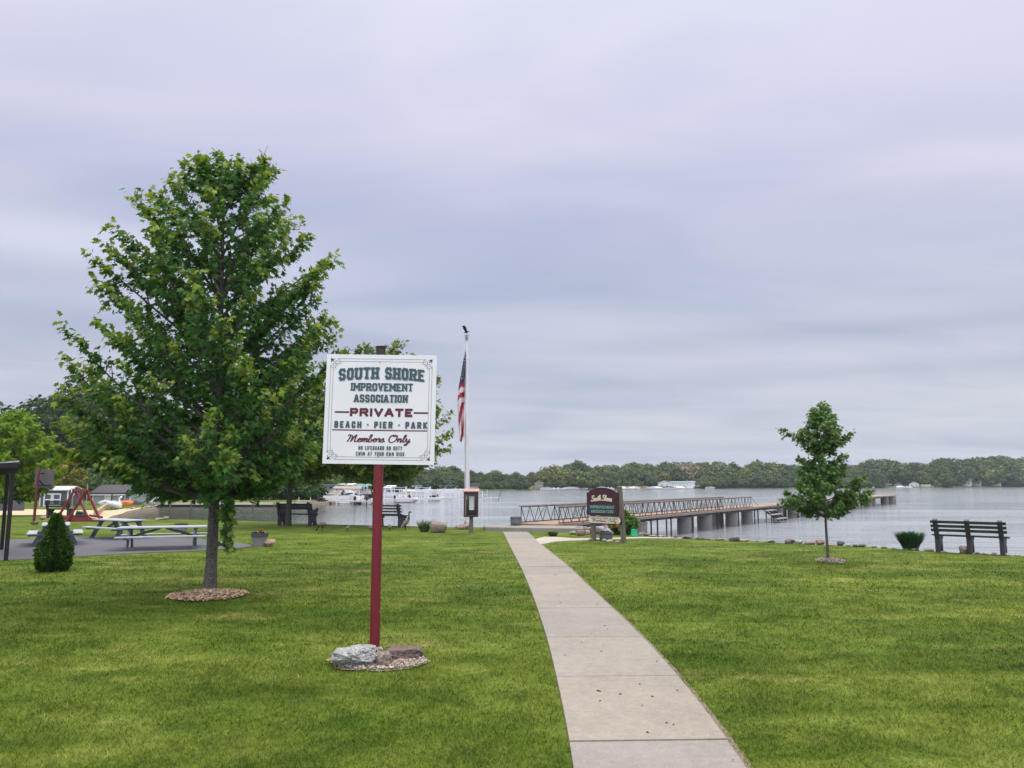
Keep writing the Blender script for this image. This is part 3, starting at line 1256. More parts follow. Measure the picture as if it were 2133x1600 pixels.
    xd = d * 0.5 + out * 0.35 + nr.normal(0, 0.55, (nleaf, 3)) + np.array([0, 0, -0.62])
    nd = np.array([0, 0, 0.9]) + out * 0.55 + nr.normal(0, 0.42, (nleaf, 3))
    tint = np.zeros((nleaf, 2))
    cl = np.array([0.5 + 0.5 * noise.noise(Vector((float(p[0]) * 1.3 + seed, float(p[1]) * 1.3, float(p[2]) * 1.3))) for p in pos])
    tint[:, 0] = np.clip(0.55 * cl + 0.45 * nr.uniform(0, 1, nleaf), 0, 1)
    young = ((u_l > 0.8) & (s[:, 0] > 0.55)) * nr.uniform(0, 1, nleaf)
    tint[:, 1] = np.clip(young * tipy + (nr.uniform(0, 1, nleaf) < 0.06) * 0.35, 0, 1)
    sz = leaf * nr.uniform(0.6, 1.25, nleaf)
    place_leaves('crown', pos, xd, nd, sz, tint, m, root)
    return root


ML_BIG = leaf_mat('maple_leaf', (0.026, 0.092, 0.022), (0.088, 0.205, 0.042), (0.28, 0.34, 0.05), 0.36)
ML_MID = leaf_mat('maple_leaf_mid', (0.045, 0.100, 0.014), (0.12, 0.20, 0.028), (0.27, 0.28, 0.04), 0.32)
ML_LINDEN = leaf_mat('young_tree_leaf', (0.050, 0.12, 0.036), (0.145, 0.245, 0.068), (0.15, 0.22, 0.06), 0.32)
ML_BRIGHT = leaf_mat('bright_maple_leaf', (0.075, 0.17, 0.006), (0.19, 0.31, 0.012), (0.30, 0.36, 0.025), 0.38)
ML_YEL = leaf_mat('yellow_leaf', (0.13, 0.15, 0.016), (0.25, 0.235, 0.035), (0.32, 0.25, 0.05), 0.35)
ML_DARK = leaf_mat('dark_leaf', (0.013, 0.042, 0.010), (0.048, 0.100, 0.022), (0.14, 0.15, 0.03), 0.25)
ML_BUSH = leaf_mat('bush_leaf', (0.03, 0.075, 0.012), (0.10, 0.19, 0.03), (0.45, 0.10, 0.03), 0.25)
ML_SPRUCE = leaf_mat('spruce_needle', (0.014, 0.050, 0.010), (0.055, 0.125, 0.018), (0.11, 0.20, 0.03), 0.15)

# the big maple left of the sign
d0 = TREE_C.y
prof = [(1.5, 0.6), (1.8, 1.35), (2.1, 1.95), (2.5, 2.12), (2.9, 2.05), (3.5, 2.05), (4.1, 2.05), (4.5, 1.9), (4.9, 1.82), (5.3, 1.74), (5.7, 1.60), (6.1, 1.40), (6.5, 1.02), (6.9, 0.6), (7.1, .2)]
ex = [(7.12, 0.50, 3.0), (7.15, .40, 3.1), (7.12, 0.64, 0.1), (7.0, .8, .3), (2.15, 2.15, 3.4), (2.5, 2.3, 3.1), (3.0, 2.2, 3.5), (3.4, 2.35, 2.9), (2.0, 1.7, 4.2), (2.1, 1.8, 5.2), (7.15, 0.50, 2.9), (7.0, 0.45, 3.1), (7.15, 0.62, 0.25), (6.95, 0.7, 0.1), (7.0, .5, -.2), (6.55, 1.22, 3.05), (6.8, 0.45, 2.8), (4.15, 2.45, 3.2), (4.35, 2.15, 3.0), (5.3, 1.95, 3.3), (5.65, 1.75, 2.9),
      (4.25, 1.95, 0.0), (4.95, 1.70, -0.2), (5.85, 1.40, 0.2), (4.2, 1.8, 0.6), (2.3, 1.9, 3.5), (2.5, 1.95, 3.0), (2.4, 1.7, -0.3), (2.2, 1.6, 0.3), (2.1, 1.6, 3.6)]
maple('maple_tree', 'full green maple with pale grey trunk in a mulch ring beside the tall white sign', 'tree', TREE_C, 7.2, 0.098, 1.66, prof, 140, 0.098, 34000, ML_BIG, 21, rise=0.80,
      bare=[((0.1, 0, 6.4), (0.12, 0.05, 7.15)), ((0.25, 0, 6.4), (0.60, 0.05, 7.4))], extra=ex, tipy=0.9, twig_k=0.25, right=0.86, vary=(0.72, 1.08), hang=((0.10, -.1, 1.55), (0.26, -.25, 1.50), (0.30, -.3, 1.15), (0.31, -.3, 0.80)))



# two maples at the lawn's far edge
p1 = G(600, 1096)
d = p1.y
prof2 = [(1.9, 1.2), (2.3, 2.2), (2.8, 2.6), (3.6, 2.7), (4.6, 2.4), (5.6, 1.8), (6.3, 1.1), (6.9, 0.3)]
maple('maple_tree', 'maple with dark trunk standing in front of the waterside bench', 'tree', p1, 6.8, 0.125, 2.05, prof2, 84, 0.17, 11500, ML_MID, 33, rise=0.75, tipy=0.7, bark=BARK_D)
p2 = G(789, 1094)
prof3 = [(1.8, 1.2), (2.2, 1.9), (2.7, 2.35), (3.5, 2.75), (4.4, 2.9), (5.3, 2.7), (6.2, 2.2), (6.9, 1.5), (7.4, 0.6)]
maple('maple_tree', 'maple at the water whose crown shows on both sides of the white sign board', 'tree', p2, 7.25, 0.10, 2.0, prof3, 110, 0.16, 19000, ML_MID, 47, rise=0.8, tipy=0.75, bark=BARK_D,
      extra=[(7.3, 0.55, 0.2), (7.4, 0.9, 0.3), (7.25, 0.85, 2.9)])

# the young tree on the right lawn, in two storeys
d = YOUNG_C.y
prof4 = [(1.05, 0.322), (1.25, 0.718), (1.5, 0.81), (1.8, 0.681), (2.05, 0.534), (2.3, 0.386), (2.42, 0.147), (2.52, 0.386), (2.75, 0.57), (2.95, 0.478), (3.2, 0.313), (3.42, 0.11)]
maple('young_tree', 'small young tree with slim bare trunk on the right lawn', 'tree', YOUNG_C, 3.46, 0.035, 1.12, prof4, 64, 0.085, 8200, ML_LINDEN, 61, rise=0.35,
      extra=[(2.85, 0.82, 3.0), (2.75, 0.66, 0.1), (1.35, 0.95, 0.0), (1.45, 0.9, 0.5), (1.35, 0.8, 3.3), (1.3, 0.85, 2.7), (1.5, 0.9, -0.6)], tipy=0.3, twig_k=0.34)

# trees on the left, behind the patio
pb = G(26, 1076)
pb = Vector((P(22, 1050, 44).x, 44.0, zg(-30, 44)))
prof5 = [(0.9, 1.2), (1.5, 2.1), (2.4, 2.6), (3.5, 2.6), (4.5, 2.1), (5.3, 1.2), (5.9, 0.4)]
maple('maple_tree', 'bright green rounded maple at the left edge behind the hoop', 'tree', pb, 6.0, 0.11, 1.1, prof5, 70, 0.22, 8500, ML_BRIGHT, 71, rise=0.6, tipy=0.4, bark=BARK_D)
pb = Vector((P(134, 1040, 80).x, 80.0, -0.55))
prof6 = [(1.5, 0.9), (2.5, 1.6), (3.8, 1.7), (4.8, 1.2), (5.6, 0.5)]
maple('ornamental_tree', 'small yellowish tree between the bright maple and the red swing frame', 'tree', pb, 5.75, 0.07, 1.6, prof6, 60, 0.24, 5000, ML_YEL, 72, rise=1.1, tipy=0.6, bark=BARK_D)


def crown_tree(name, label, loc, H, W, m, seed, nleaf, leaf, lobes=9, trunk=0.25, cb=0.2, group=None, cat='tree', conifer=False, bark=None):
    """a tree seen from afar: lobed crown of leaf clumps round a limbed trunk; origin at the foot"""
    nr = np.random.RandomState(seed)
    root = thing(name, label, cat, loc, 0, group)
    tb = MB()
    tb.tube([(0, 0, -0.3), (0.02 * H, 0, H * 0.3), (-.01 * H, .02 * H, H * 0.6), (0, 0, H * 0.86)], [trunk * 1.15, trunk, trunk * .6, trunk * .15], 7)
    P_, N_, C_ = [], [], []
    if conifer:
        n = nleaf
        h = nr.beta(1.2, 1.6, n)
        az = nr.uniform(0, 2 * PI, n)
        tier = 0.75 + 0.25 * np.sin(h * 38 + az * 0.5)
        r = W / 2 * (1 - h) ** 0.9 * tier * np.sqrt(nr.uniform(0.35, 1, n))
        pos = np.stack([r * np.cos(az), r * np.sin(az), H * (cb + (1 - cb) * h) - r * 0.15], 1)
        nd = np.stack([np.cos(az), np.sin(az), np.full(n, 0.6)], 1)
        cl = nr.uniform(0, 1, n)
    else:
        cs, rad = [], []
        for i in range(lobes):
            q = (i + 0.5) / lobes
            az = i * 2.4 + nr.uniform(-.4, .4)
            zz = cb + (0.92 - cb) * (0.16 + 0.74 * q)
            env = math.sin(PI * min(1.0, 0.16 + 0.80 * q)) ** 0.7
            rr_ = W / 2 * 0.62 * env * nr.uniform(0.75, 1.1)
            cs.append((rr_ * math.cos(az), rr_ * math.sin(az), zz * H))
            rad.append(W / 2 * nr.uniform(0.34, 0.58) * (0.7 + 0.3 * env))
        cs.append((0, 0, H * (0.86)))
        rad.append(W * 0.17)
        cs.append((0, 0, H * (cb + 1) * .5))
        rad.append(W * 0.32)
        for c, r0 in zip(cs, rad):
            tb.tube([(0, 0, max(cb * .7, c[2] / H - .25) * H), ((c[0]) * .5, c[1] * .5, c[2] - .12 * H), c], [trunk * .4, trunk * .25, trunk * .08], 5, caps=False)
        w = np.array(rad) ** 2
        idx = nr.choice(len(cs), nleaf, p=w / w.sum())
        c = np.array(cs)[idx]
        r0 = np.array(rad)[idx]
        dirs = nr.normal(0, 1, (nleaf, 3))
        dirs /= np.linalg.norm(dirs, axis=1, keepdims=True)
        rr_ = r0 * nr.uniform(0.45, 1.0, nleaf) ** 0.45 * (1 + 0.22 * np.array([noise.noise(Vector((float(a) * 2.3, float(b_) * 2.3, float(c_) * 2.3 + seed))) for a, b_, c_ in dirs + idx[:, None] * 0.7]))
        pos = c + dirs * rr_[:, None] * np.array([1, 1, 0.8])
        pos[:, 2] = np.maximum(pos[:, 2], cb * H * 0.6)
        nd = dirs + np.array([0, 0, 0.45])
        cl = (np.sin(idx * 12.9) * 0.5 + 0.5) * 0.4 + nr.uniform(0, 1, nleaf) * 0.6
    xd = nr.normal(0, 1, (len(pos), 3)) + np.array([0, 0, -0.35])
    tint = np.zeros((len(pos), 2))
    tint[:, 0] = np.clip(cl, 0, 1)
    tint[:, 1] = (nr.uniform(0, 1, len(pos)) < 0.08) * 0.6
    tb.build('trunk', bark or BARK_D, root, smooth=1.0)
    place_leaves('crown', pos, xd, nd + nr.normal(0, .4, nd.shape), leaf * nr.uniform(0.6, 1.3, len(pos)), tint, m, root, CLUMP_V, CLUMP_F)
    return root


def at_depth(px, y, z):
    return Vector((P(px, HORIZON, y).x, y, z))


# dark old trees at the back of the beach and lagoon
GB = 'tall dark trees behind the beach houses'
for px, y, top, w, seed, nl, lab, mm in (
        (-35, 112, 832, 15, 101, 4200, 'dark broad tree at the far left edge behind the bright maple', ML_DARK),
        (78, 128, 822, 15, 102, 4600, 'dark loose-crowned tree left of the tallest one behind the shed', ML_DARK),
        (150, 118, 783, 17, 103, 6800, 'tallest dark tree behind the grey shed with sky showing through its crown', ML_DARK),
        (262, 122, 812, 16, 104, 7000, 'dark tree directly behind the grey cottage', ML_DARK),
        (360, 126, 850, 15, 105, 6000, 'dark tree behind the black tube stack and white shed', ML_DARK),
        (450, 135, 868, 16, 106, 6000, 'dark tree behind the big maple trunk across the lagoon', ML_DARK),
        (545, 142, 905, 16, 107, 6000, 'dark tree right of the big maple trunk across the lagoon', ML_DARK),
        (640, 160, 935, 16, 108, 5200, 'mid green tree behind the boat lifts beside the waterside bench maple', ML_MID),
        (716, 176, 948, 16, 109, 5200, 'mid green tree behind the blue-trimmed boat lift', ML_MID),
        (805, 190, 952, 18, 110, 5200, 'dark green tree behind the boats right of the red post', ML_DARK)):
    H = HT(top, y) + 0.6
    crown_tree('broadleaf_tree', lab, at_depth(px, y, -0.6), H, w, mm, seed, nl, 0.56, lobes=17, trunk=0.32, cb=0.10, group=GB)
# undergrowth below them closes the view at the ground
for i, (px, y, top, w) in enumerate(((20, 100, 985, 9), (110, 104, 978, 9), (200, 106, 985, 10), (300, 110, 990, 10), (400, 112, 1000, 9), (480, 114, 1000, 9), (560, 120, 1005, 10), (235, 99, 1003, 7), (345, 108, 1010, 7))):
    H = HT(top, y) + 0.6
    crown_tree('shrub', ['broad dark shrub under the left-edge trees', 'dark shrub behind the grey shed', 'dark shrub left of the grey cottage roof', 'dark shrub right behind the grey cottage',
                         'dark shrub behind the white boat shed', 'dark shrub beside the big maple trunk, across the water', 'dark shrub across the water, behind the hanging maple twig', 'low shrub between shed and cottage', 'low shrub beside the tube stack'][i],
               at_depth(px, y, -0.6), H, w, ML_DARK, 130 + i, 2600, 0.5, lobes=8, trunk=0.12, cb=0.02, group='undergrowth behind the beach', cat='shrub')

for i in range(15):
    px = 318 + i * 24 + (i * 37 % 11)
    y = 100.3 + (i * 29 % 9) * .35
    o = crown_tree('shrub', 'dark shrub in the row along the far bulkhead of the lagoon', at_depth(px, y, -0.6), 2.4 + (i * 13 % 7) * .28, 3.6, ML_DARK, 160 + i, 1100, 0.36, lobes=7, trunk=0.08, cb=0.0, group='shrubs along the bulkhead', cat='shrub')

# ---- the wooded far shore
FM = [leaf_mat('far_leaf_mid', (0.045, 0.088, 0.026), (0.105, 0.155, 0.045), (0.15, 0.19, 0.06), 0.2),
      leaf_mat('far_leaf_dark', (0.028, 0.066, 0.028), (0.070, 0.118, 0.045), (0.10, 0.15, 0.05), 0.2),
      leaf_mat('far_leaf_yellow', (0.085, 0.115, 0.026), (0.170, 0.19, 0.055), (0.2, 0.22, 0.06), 0.2),
      leaf_mat('far_leaf_blossom', (0.12, 0.11, 0.06), (0.36, 0.31, 0.22), (0.45, 0.40, 0.32), 0.2),
      leaf_mat('far_leaf_olive', (0.07, 0.095, 0.035), (0.145, 0.16, 0.06), (0.18, 0.19, 0.07), 0.2)]
SKYLINE = [(600, 972), (700, 974), (790, 980), (860, 986), (890, 976), (930, 970), (945, 972), (975, 980), (1000, 985), (1020, 981), (1060, 984), (1090, 985), (1120, 984), (1145, 979), (1165, 974), (1190, 963), (1212, 963), (1235, 971),
           (1300, 972), (1330, 965), (1370, 972), (1395, 962), (1430, 967), (1470, 963), (1500, 965), (1545, 969), (1580, 962), (1640, 968), (1700, 967), (1780, 968), (1810, 962), (1850, 957), (1875, 966), (1905, 967), (1940, 962), (1970, 958), (2010, 957), (2060, 956), (2100, 951),
           (2133, 952), (2200, 950), (2300, 952), (2500, 950)]


def skyline(px):
    return float(np.interp(px, [s[0] for s in SKYLINE], [s[1] for s in SKYLINE]))


protos = []
for i, (mi, w, nl, lob) in enumerate(((0, 13, 3000, 15), (1, 12, 3000, 14), (2, 13, 3000, 16), (0, 16, 3400, 18), (4, 13, 3000, 14), (1, 15, 3200, 17))):
    protos.append((crown_tree('wood_tree', 'x', (0, 0, 0), 14.0, w, FM[mi], 200 + i, nl, 0.85, lobes=lob, trunk=0.22, cb=0.0, group='trees of the far shore wood'), [0]))
LAB_WOOD = ['round green tree in the far shore wood', 'dark green tree in the far shore wood', 'yellow-green tree in the far shore wood', 'broad green tree in the far shore wood', 'olive tree in the far shore wood', 'broad dark tree in the far shore wood']
rn = random.Random(77)


def wood_tree(px, off, top_px, k, label=None, sx=1.0):
    p = far_pt(px, off)
    H = HT(top_px, p.y) - p.z
    pr_, used = protos[k]
    s = H / 13.2
    sx *= rn.uniform(0.85, 1.35)
    o = pr_ if not used[0] else dup(pr_, p)
    used[0] = 1
    o.location = p
    o.rotation_euler = (0, 0, rn.uniform(0, 6.28))
    o.scale = (s * sx * rn.uniform(0.9, 1.2), s * sx * rn.uniform(0.9, 1.2), s)
    o['label'] = label or LAB_WOOD[k]
    return o


HOUSE_GAPS = ((1360, 1456), (1103, 1140), (970, 1010), (1826, 1890), (1888, 1946), (1984, 2094))
px = 640.0
while px < 2300:
    wood_tree(px, rn.uniform(24, 36), skyline(px) + rn.uniform(-2.5, 6), rn.choice((0, 1, 3, 5, 0, 3, 5, 2)), sx=1.1)
    px += rn.uniform(14, 21)
px = 648.0
while px < 2300:
    t = skyline(px)
    in_gap = any(a < px < b for a, b in HOUSE_GAPS)
    wood_tree(px, rn.uniform(20, 24) if in_gap else rn.uniform(11, 18), t + (1018 - t) * rn.uniform(0.12, 0.36), rn.choice((0, 1, 2, 3, 4, 5, 0, 3, 1)), sx=1.3)
    px += rn.uniform(17, 26)
px = 655.0
while px < 2300:
    t = skyline(px)
    if not any(a < px < b for a, b in HOUSE_GAPS):
        wood_tree(px, rn.uniform(2.0, 5), t + (1018 - t) * rn.uniform(0.34, 0.66), rn.choice((1, 0, 5, 1, 3)), sx=1.7)
    px += rn.uniform(17, 26)
# the ones that stand out
for px, off, top, w, mi, seed, lab, con in (
        (1157, 9, 976, 15, 2, 301, 'big yellow-green tree right of the tan boathouse across the lake', False),
        (1203, 30, 962, 12, 1, 302, 'tall dark round tree above the moored boats across the lake', False),
        (1432, 24, 966, 17, 3, 303, 'pale blossoming tree above the white boathouses', False),
        (1502, 22, 966, 17, 4, 304, 'pale tan-green tree right of the white boathouses', False),
        (1554, 8, 978, 9, 2, 305, 'small pale yellow tree low on the far bank right of the boathouses', False),
        (1580, 34, 957, 9, 1, 306, 'pointed conifer above the far wood left of the young tree', True),
        (1598, 34, 966, 6, 1, 307, 'shorter pointed conifer beside the tall one in the far wood', True)):
    p = far_pt(px, off)
    crown_tree('conifer_tree' if con else 'broadleaf_tree', lab, p, HT(top, p.y) - p.z, w, FM[mi], seed, 3400, 0.75, lobes=12, trunk=0.25, cb=0.05, conifer=con)

# brush along the far water's edge: one mass
def far_brush():
    nr = np.random.RandomState(5)
    V_, X_, N_, S_, T_ = [], [], [], [], []
    n = 9000
    pxs = nr.uniform(640, 2320, n)
    for q in pxs:
        if any(a < q < b for a, b in HOUSE_GAPS):
            continue
        p = far_pt(float(q), nr.uniform(1.0, 9.0))
        h = nr.uniform(0.1, 1.0) * (1.6 + 1.4 * noise.noise(Vector((float(q) * .05, 0, 0)))) * p.y / 320
        V_.append((p.x, p.y, max(p.z, -0.8) + h))
        S_.append(0.9 * p.y / 320 * nr.uniform(.6, 1.3))
    n = len(V_)
    t = np.zeros((n, 2))
    t[:, 0] = nr.uniform(0, 1, n)
    o = place_leaves('shore_brush', V_, nr.normal(0, 1, (n, 3)), nr.normal(0, 1, (n, 3)) + np.array([0, -.6, .5]), S_, t, FM[1], None, CLUMP_V, CLUMP_F)
    tag(o, kind='stuff')


far_brush()

# ---- shrubs and tufts in the park
def dwarf_spruce(name, label, loc, H, W, m, seed, n=9000):
    nr = np.random.RandomState(seed)
    root = thing(name, label, 'shrub', loc)
    tb = MB()
    tb.tube([(0, 0, -.05), (0, 0, H * .85)], [0.035, 0.008], 6)
    h = nr.uniform(0, 1, n) ** 1.25
    az = nr.uniform(0, 2 * PI, n)
    env = np.interp(h, [0, .10, .28, .45, .58, .70, .80, .90, 1.0], [.70, .95, 1.0, .84, .62, .46, .36, .27, .08])
    lump = np.array([noise.noise(Vector((math.cos(a) * 1.9, math.sin(a) * 1.9, q * 5.5 + seed))) for a, q in zip(az, h)])
    lump2 = np.array([noise.noise(Vector((math.cos(a) * 4.5, math.sin(a) * 4.5, q * 12 + seed))) for a, q in zip(az, h)])
    dep = nr.uniform(0.55, 1.0, n) ** 0.4
    r = W / 2 * env * (1 + 0.30 * lump + 0.26 * lump2) * dep
    pos = np.stack([r * np.cos(az), r * np.sin(az), 0.02 + h * H + 0.03 * lump], 1)
    out = np.stack([np.cos(az), np.sin(az), np.full(n, .55)], 1)
    xd = out + nr.normal(0, .45, (n, 3))
    tint = np.zeros((n, 2))
    tint[:, 0] = np.clip(.5 + 0.5 * lump2 + nr.uniform(-.3, .3, n), 0, 1)
    tint[:, 1] = (dep > .93) * np.clip(0.3 + lump, 0, 1) * nr.uniform(0, .9, n)
    V = CLUMP_V * np.array([1, .55, 1], np.float32)
    tb.build('stem', BARK_D, root)
    place_leaves('foliage', pos, xd, nr.normal(0, 1, (n, 3)), 0.055 * nr.uniform(.6, 1.3, n), tint, m, root, V, CLUMP_F)
    return root


dwarf_spruce('dwarf_spruce', 'dense dark green conical dwarf spruce on the lawn before the patio', G(110, 1190), 1.06, 0.60, ML_SPRUCE, 5)


def tuft(name, label, loc, H, W, n, m, seed, spread=0.5, cat='ornamental grass'):
    nr = np.random.RandomState(seed)
    root = thing(name, label, cat, loc)
    V, F, T = [], [], []
    for i in range(n):
        a = nr.uniform(0, 2 * PI)
        q = math.sqrt(nr.uniform(0, 1))
        b0 = np.array([math.cos(a) * q * W * .25, math.sin(a) * q * W * .25, -0.02])
        l = H * nr.uniform(.40, 1.15)
        out = np.array([math.cos(a), math.sin(a), 0]) * (q * spread + nr.uniform(0, .12)) * l
        out += np.array([nr.uniform(-.1, .1), nr.uniform(-.1, .1), 0]) * l
        w = 0.008 * nr.uniform(.7, 1.4)
        sd = np.array([-math.sin(a + nr.uniform(-1, 1)), math.cos(a), 0]) * w
        p = [b0, b0 + out * .3 + [0, 0, l * .5], b0 + out * .65 + [0, 0, l * .85], b0 + out * 1.05 + [0, 0, l * (1 - .12 * q)]]
        k = len(V)
        V += [p[0] - sd, p[0] + sd, p[1] - sd, p[1] + sd, p[2] - sd * .7, p[2] + sd * .7, p[3], p[3]]
        F += [(k, k + 1, k + 3), (k, k + 3, k + 2), (k + 2, k + 3, k + 5), (k + 2, k + 5, k + 4), (k + 4, k + 5, k + 6)]
        T += [nr.uniform(0, 1)] * 8
    t = np.ones((len(V), 4))
    t[:, 0] = T
    t[:, 1] = 0
    np_mesh('blades', V, F, m, root, {'tint': t})
    return root


ML_TUFT = leaf_mat('tuft_blade', (0.012, 0.055, 0.022), (0.05, 0.125, 0.045), transl=0.2)
ML_TUFT2 = leaf_mat('tuft_blade_pale', (0.045, 0.085, 0.03), (0.14, 0.17, 0.075), transl=0.2)
tuft('ornamental_grass', 'dense dark green tuft of upright grass left of the right-hand bench', G(1897, 1144), 0.46, 0.66, 1500, ML_TUFT, 3, 0.62)
tuft('ornamental_grass', 'thin tuft of tall grass beside the big boulder left of the notice box', G(884, 1108), 0.42, 0.5, 260, ML_TUFT2, 4, 0.65)
tuft('ornamental_grass', 'low grey-green clump on the edge of the side path', G(1152, 1118), 0.20, 0.36, 420, ML_TUFT2, 6, 0.8)


def bush(name, label, loc, H, W, m, seed, n, leaf, redshare=0.0):
    nr = np.random.RandomState(seed)
    root = thing(name, label, 'bush', loc)
    tb = MB()
    for i in range(7):
        a = i * .9
        tb.tube([(0, 0, -.03), (math.cos(a) * W * .15, math.sin(a) * W * .15, H * .4), (math.cos(a) * W * .3, math.sin(a) * W * .3, H * .75)], [.015, .01, .004], 5)
    d = nr.normal(0, 1, (n, 3))
    d /= np.linalg.norm(d, axis=1, keepdims=True)
    lump = np.array([noise.noise(Vector((float(a) * 2.1 + seed, float(b) * 2.1, float(c) * 2.1))) for a, b, c in d])
    r = nr.uniform(.5, 1, n) ** .5 * (1 + .3 * lump)
    pos = d * r[:, None] * np.array([W / 2, W / 2, H * .5]) + np.array([0, 0, H * .5])
    pos[:, 2] = np.maximum(pos[:, 2], .03)
    tint = np.zeros((n, 2))
    tint[:, 0] = np.clip(.5 + lump + nr.uniform(-.3, .3, n), 0, 1)
    low = (pos[:, 0] < -W * .22) & (pos[:, 2] < H * .55)
    tint[:, 1] = low * (nr.uniform(0, 1, n) < redshare) * .9
    tb.build('stem', BARK_D, root)
    place_leaves('foliage', pos, d + nr.normal(0, .6, (n, 3)) + np.array([0, 0, -.2]), d + np.array([0, 0, .8]), leaf * nr.uniform(.6, 1.2, n), tint, m, root, CLUMP_V, CLUMP_F)
    return root


bush('flowering_bush', 'rounded green bush with some orange flowers behind the low wooden sign', G(1298, 1113), 0.72, 0.95, ML_BUSH, 8, 2600, 0.085, 0.35)

# ------------------------------------------------------------------ lettering: strokes laid on a board (x right, z up, facing -y)
BLK = {
    'S': ([[(1, .84), (.82, 1), (.18, 1), (0, .84), (0, .66), (.16, .54), (.84, .46), (1, .34), (1, .16), (.82, 0), (.18, 0), (0, .16)]], [], .74),
    'O': ([[(.2, 0), (.8, 0), (1, .17), (1, .83), (.8, 1), (.2, 1), (0, .83), (0, .17), (.2, 0)]], [], .74),
    'U': ([[(0, 1), (0, .17), (.2, 0), (.8, 0), (1, .17), (1, 1)]], [(0, 1), (1, 1)], .78),
    'T': ([[(.5, 0), (.5, 1)], [(0, 1), (1, 1)]], [(.5, 0)], .74),
    'H': ([[(0, 0), (0, 1)], [(1, 0), (1, 1)], [(0, .5), (1, .5)]], [(0, 0), (0, 1), (1, 0), (1, 1)], .78),
    'R': ([[(0, 0), (0, 1)], [(0, 1), (.82, 1), (1, .86), (1, .62), (.82, .48), (0, .48)], [(.55, .48), (1, 0)]], [(0, 0), (0, 1), (1, 0)], .78),
    'E': ([[(1, .0), (0, 0), (0, 1), (1, 1)], [(0, .5), (.72, .5)]], [(0, 0), (0, 1)], .68),
    'I': ([[(.5, 0), (.5, 1)]], [(.5, 0), (.5, 1)], .26),
    'M': ([[(0, 0), (0, 1), (.5, .35), (1, 1), (1, 0)]], [(0, 0), (1, 0), (0, 1), (1, 1)], .98),
    'P': ([[(0, 0), (0, 1), (.82, 1), (1, .86), (1, .60), (.82, .45), (0, .45)]], [(0, 0), (0, 1)], .72),
    'V': ([[(0, 1), (.5, 0), (1, 1)]], [(0, 1), (1, 1)], .80),
    'N': ([[(0, 0), (0, 1), (1, 0), (1, 1)]], [(0, 0), (0, 1), (1, 1)], .80),
    'A': ([[(0, 0), (.42, 1), (.58, 1), (1, 0)], [(.2, .32), (.8, .32)]], [(0, 0), (1, 0)], .82),
    'C': ([[(1, .74), (1, .83), (.8, 1), (.2, 1), (0, .83), (0, .17), (.2, 0), (.8, 0), (1, .17), (1, .26)]], [], .72),
    'B': ([[(0, 0), (0, 1), (.78, 1), (.95, .87), (.95, .65), (.78, .52), (0, .52)], [(.78, .52), (1, .38), (1, .14), (.82, 0), (0, 0)]], [], .72),
    'K': ([[(0, 0), (0, 1)], [(1, 1), (.1, .45)], [(.35, .6), (1, 0)]], [], .76),
    'L': ([[(0, 1), (0, 0), (1, 0)]], [], .60),
    'F': ([[(0, 0), (0, 1), (1, 1)], [(0, .5), (.8, .5)]], [], .62),
    'G': ([[(1, .74), (1, .83), (.8, 1), (.2, 1), (0, .83), (0, .17), (.2, 0), (.8, 0), (1, .17), (1, .45), (.55, .45)]], [], .74),
    'D': ([[(0, 0), (0, 1), (.75, 1), (1, .82), (1, .18), (.75, 0), (0, 0)]], [], .74),
    'Y': ([[(0, 1), (.5, .45), (1, 1)], [(.5, .45), (.5, 0)]], [], .76),
    'W': ([[(0, 1), (.24, 0), (.5, .75), (.76, 0), (1, 1)]], [], 1.05),
    '&': ([[(1, .35), (.6, 0), (.2, 0), (0, .2), (.1, .42), (.6, .7), (.6, .9), (.42, 1), (.25, .88), (.28, .7), (1, 0)]], [], .78),
    '.': ([[(.42, .5), (.58, .5)]], [], .26),
}
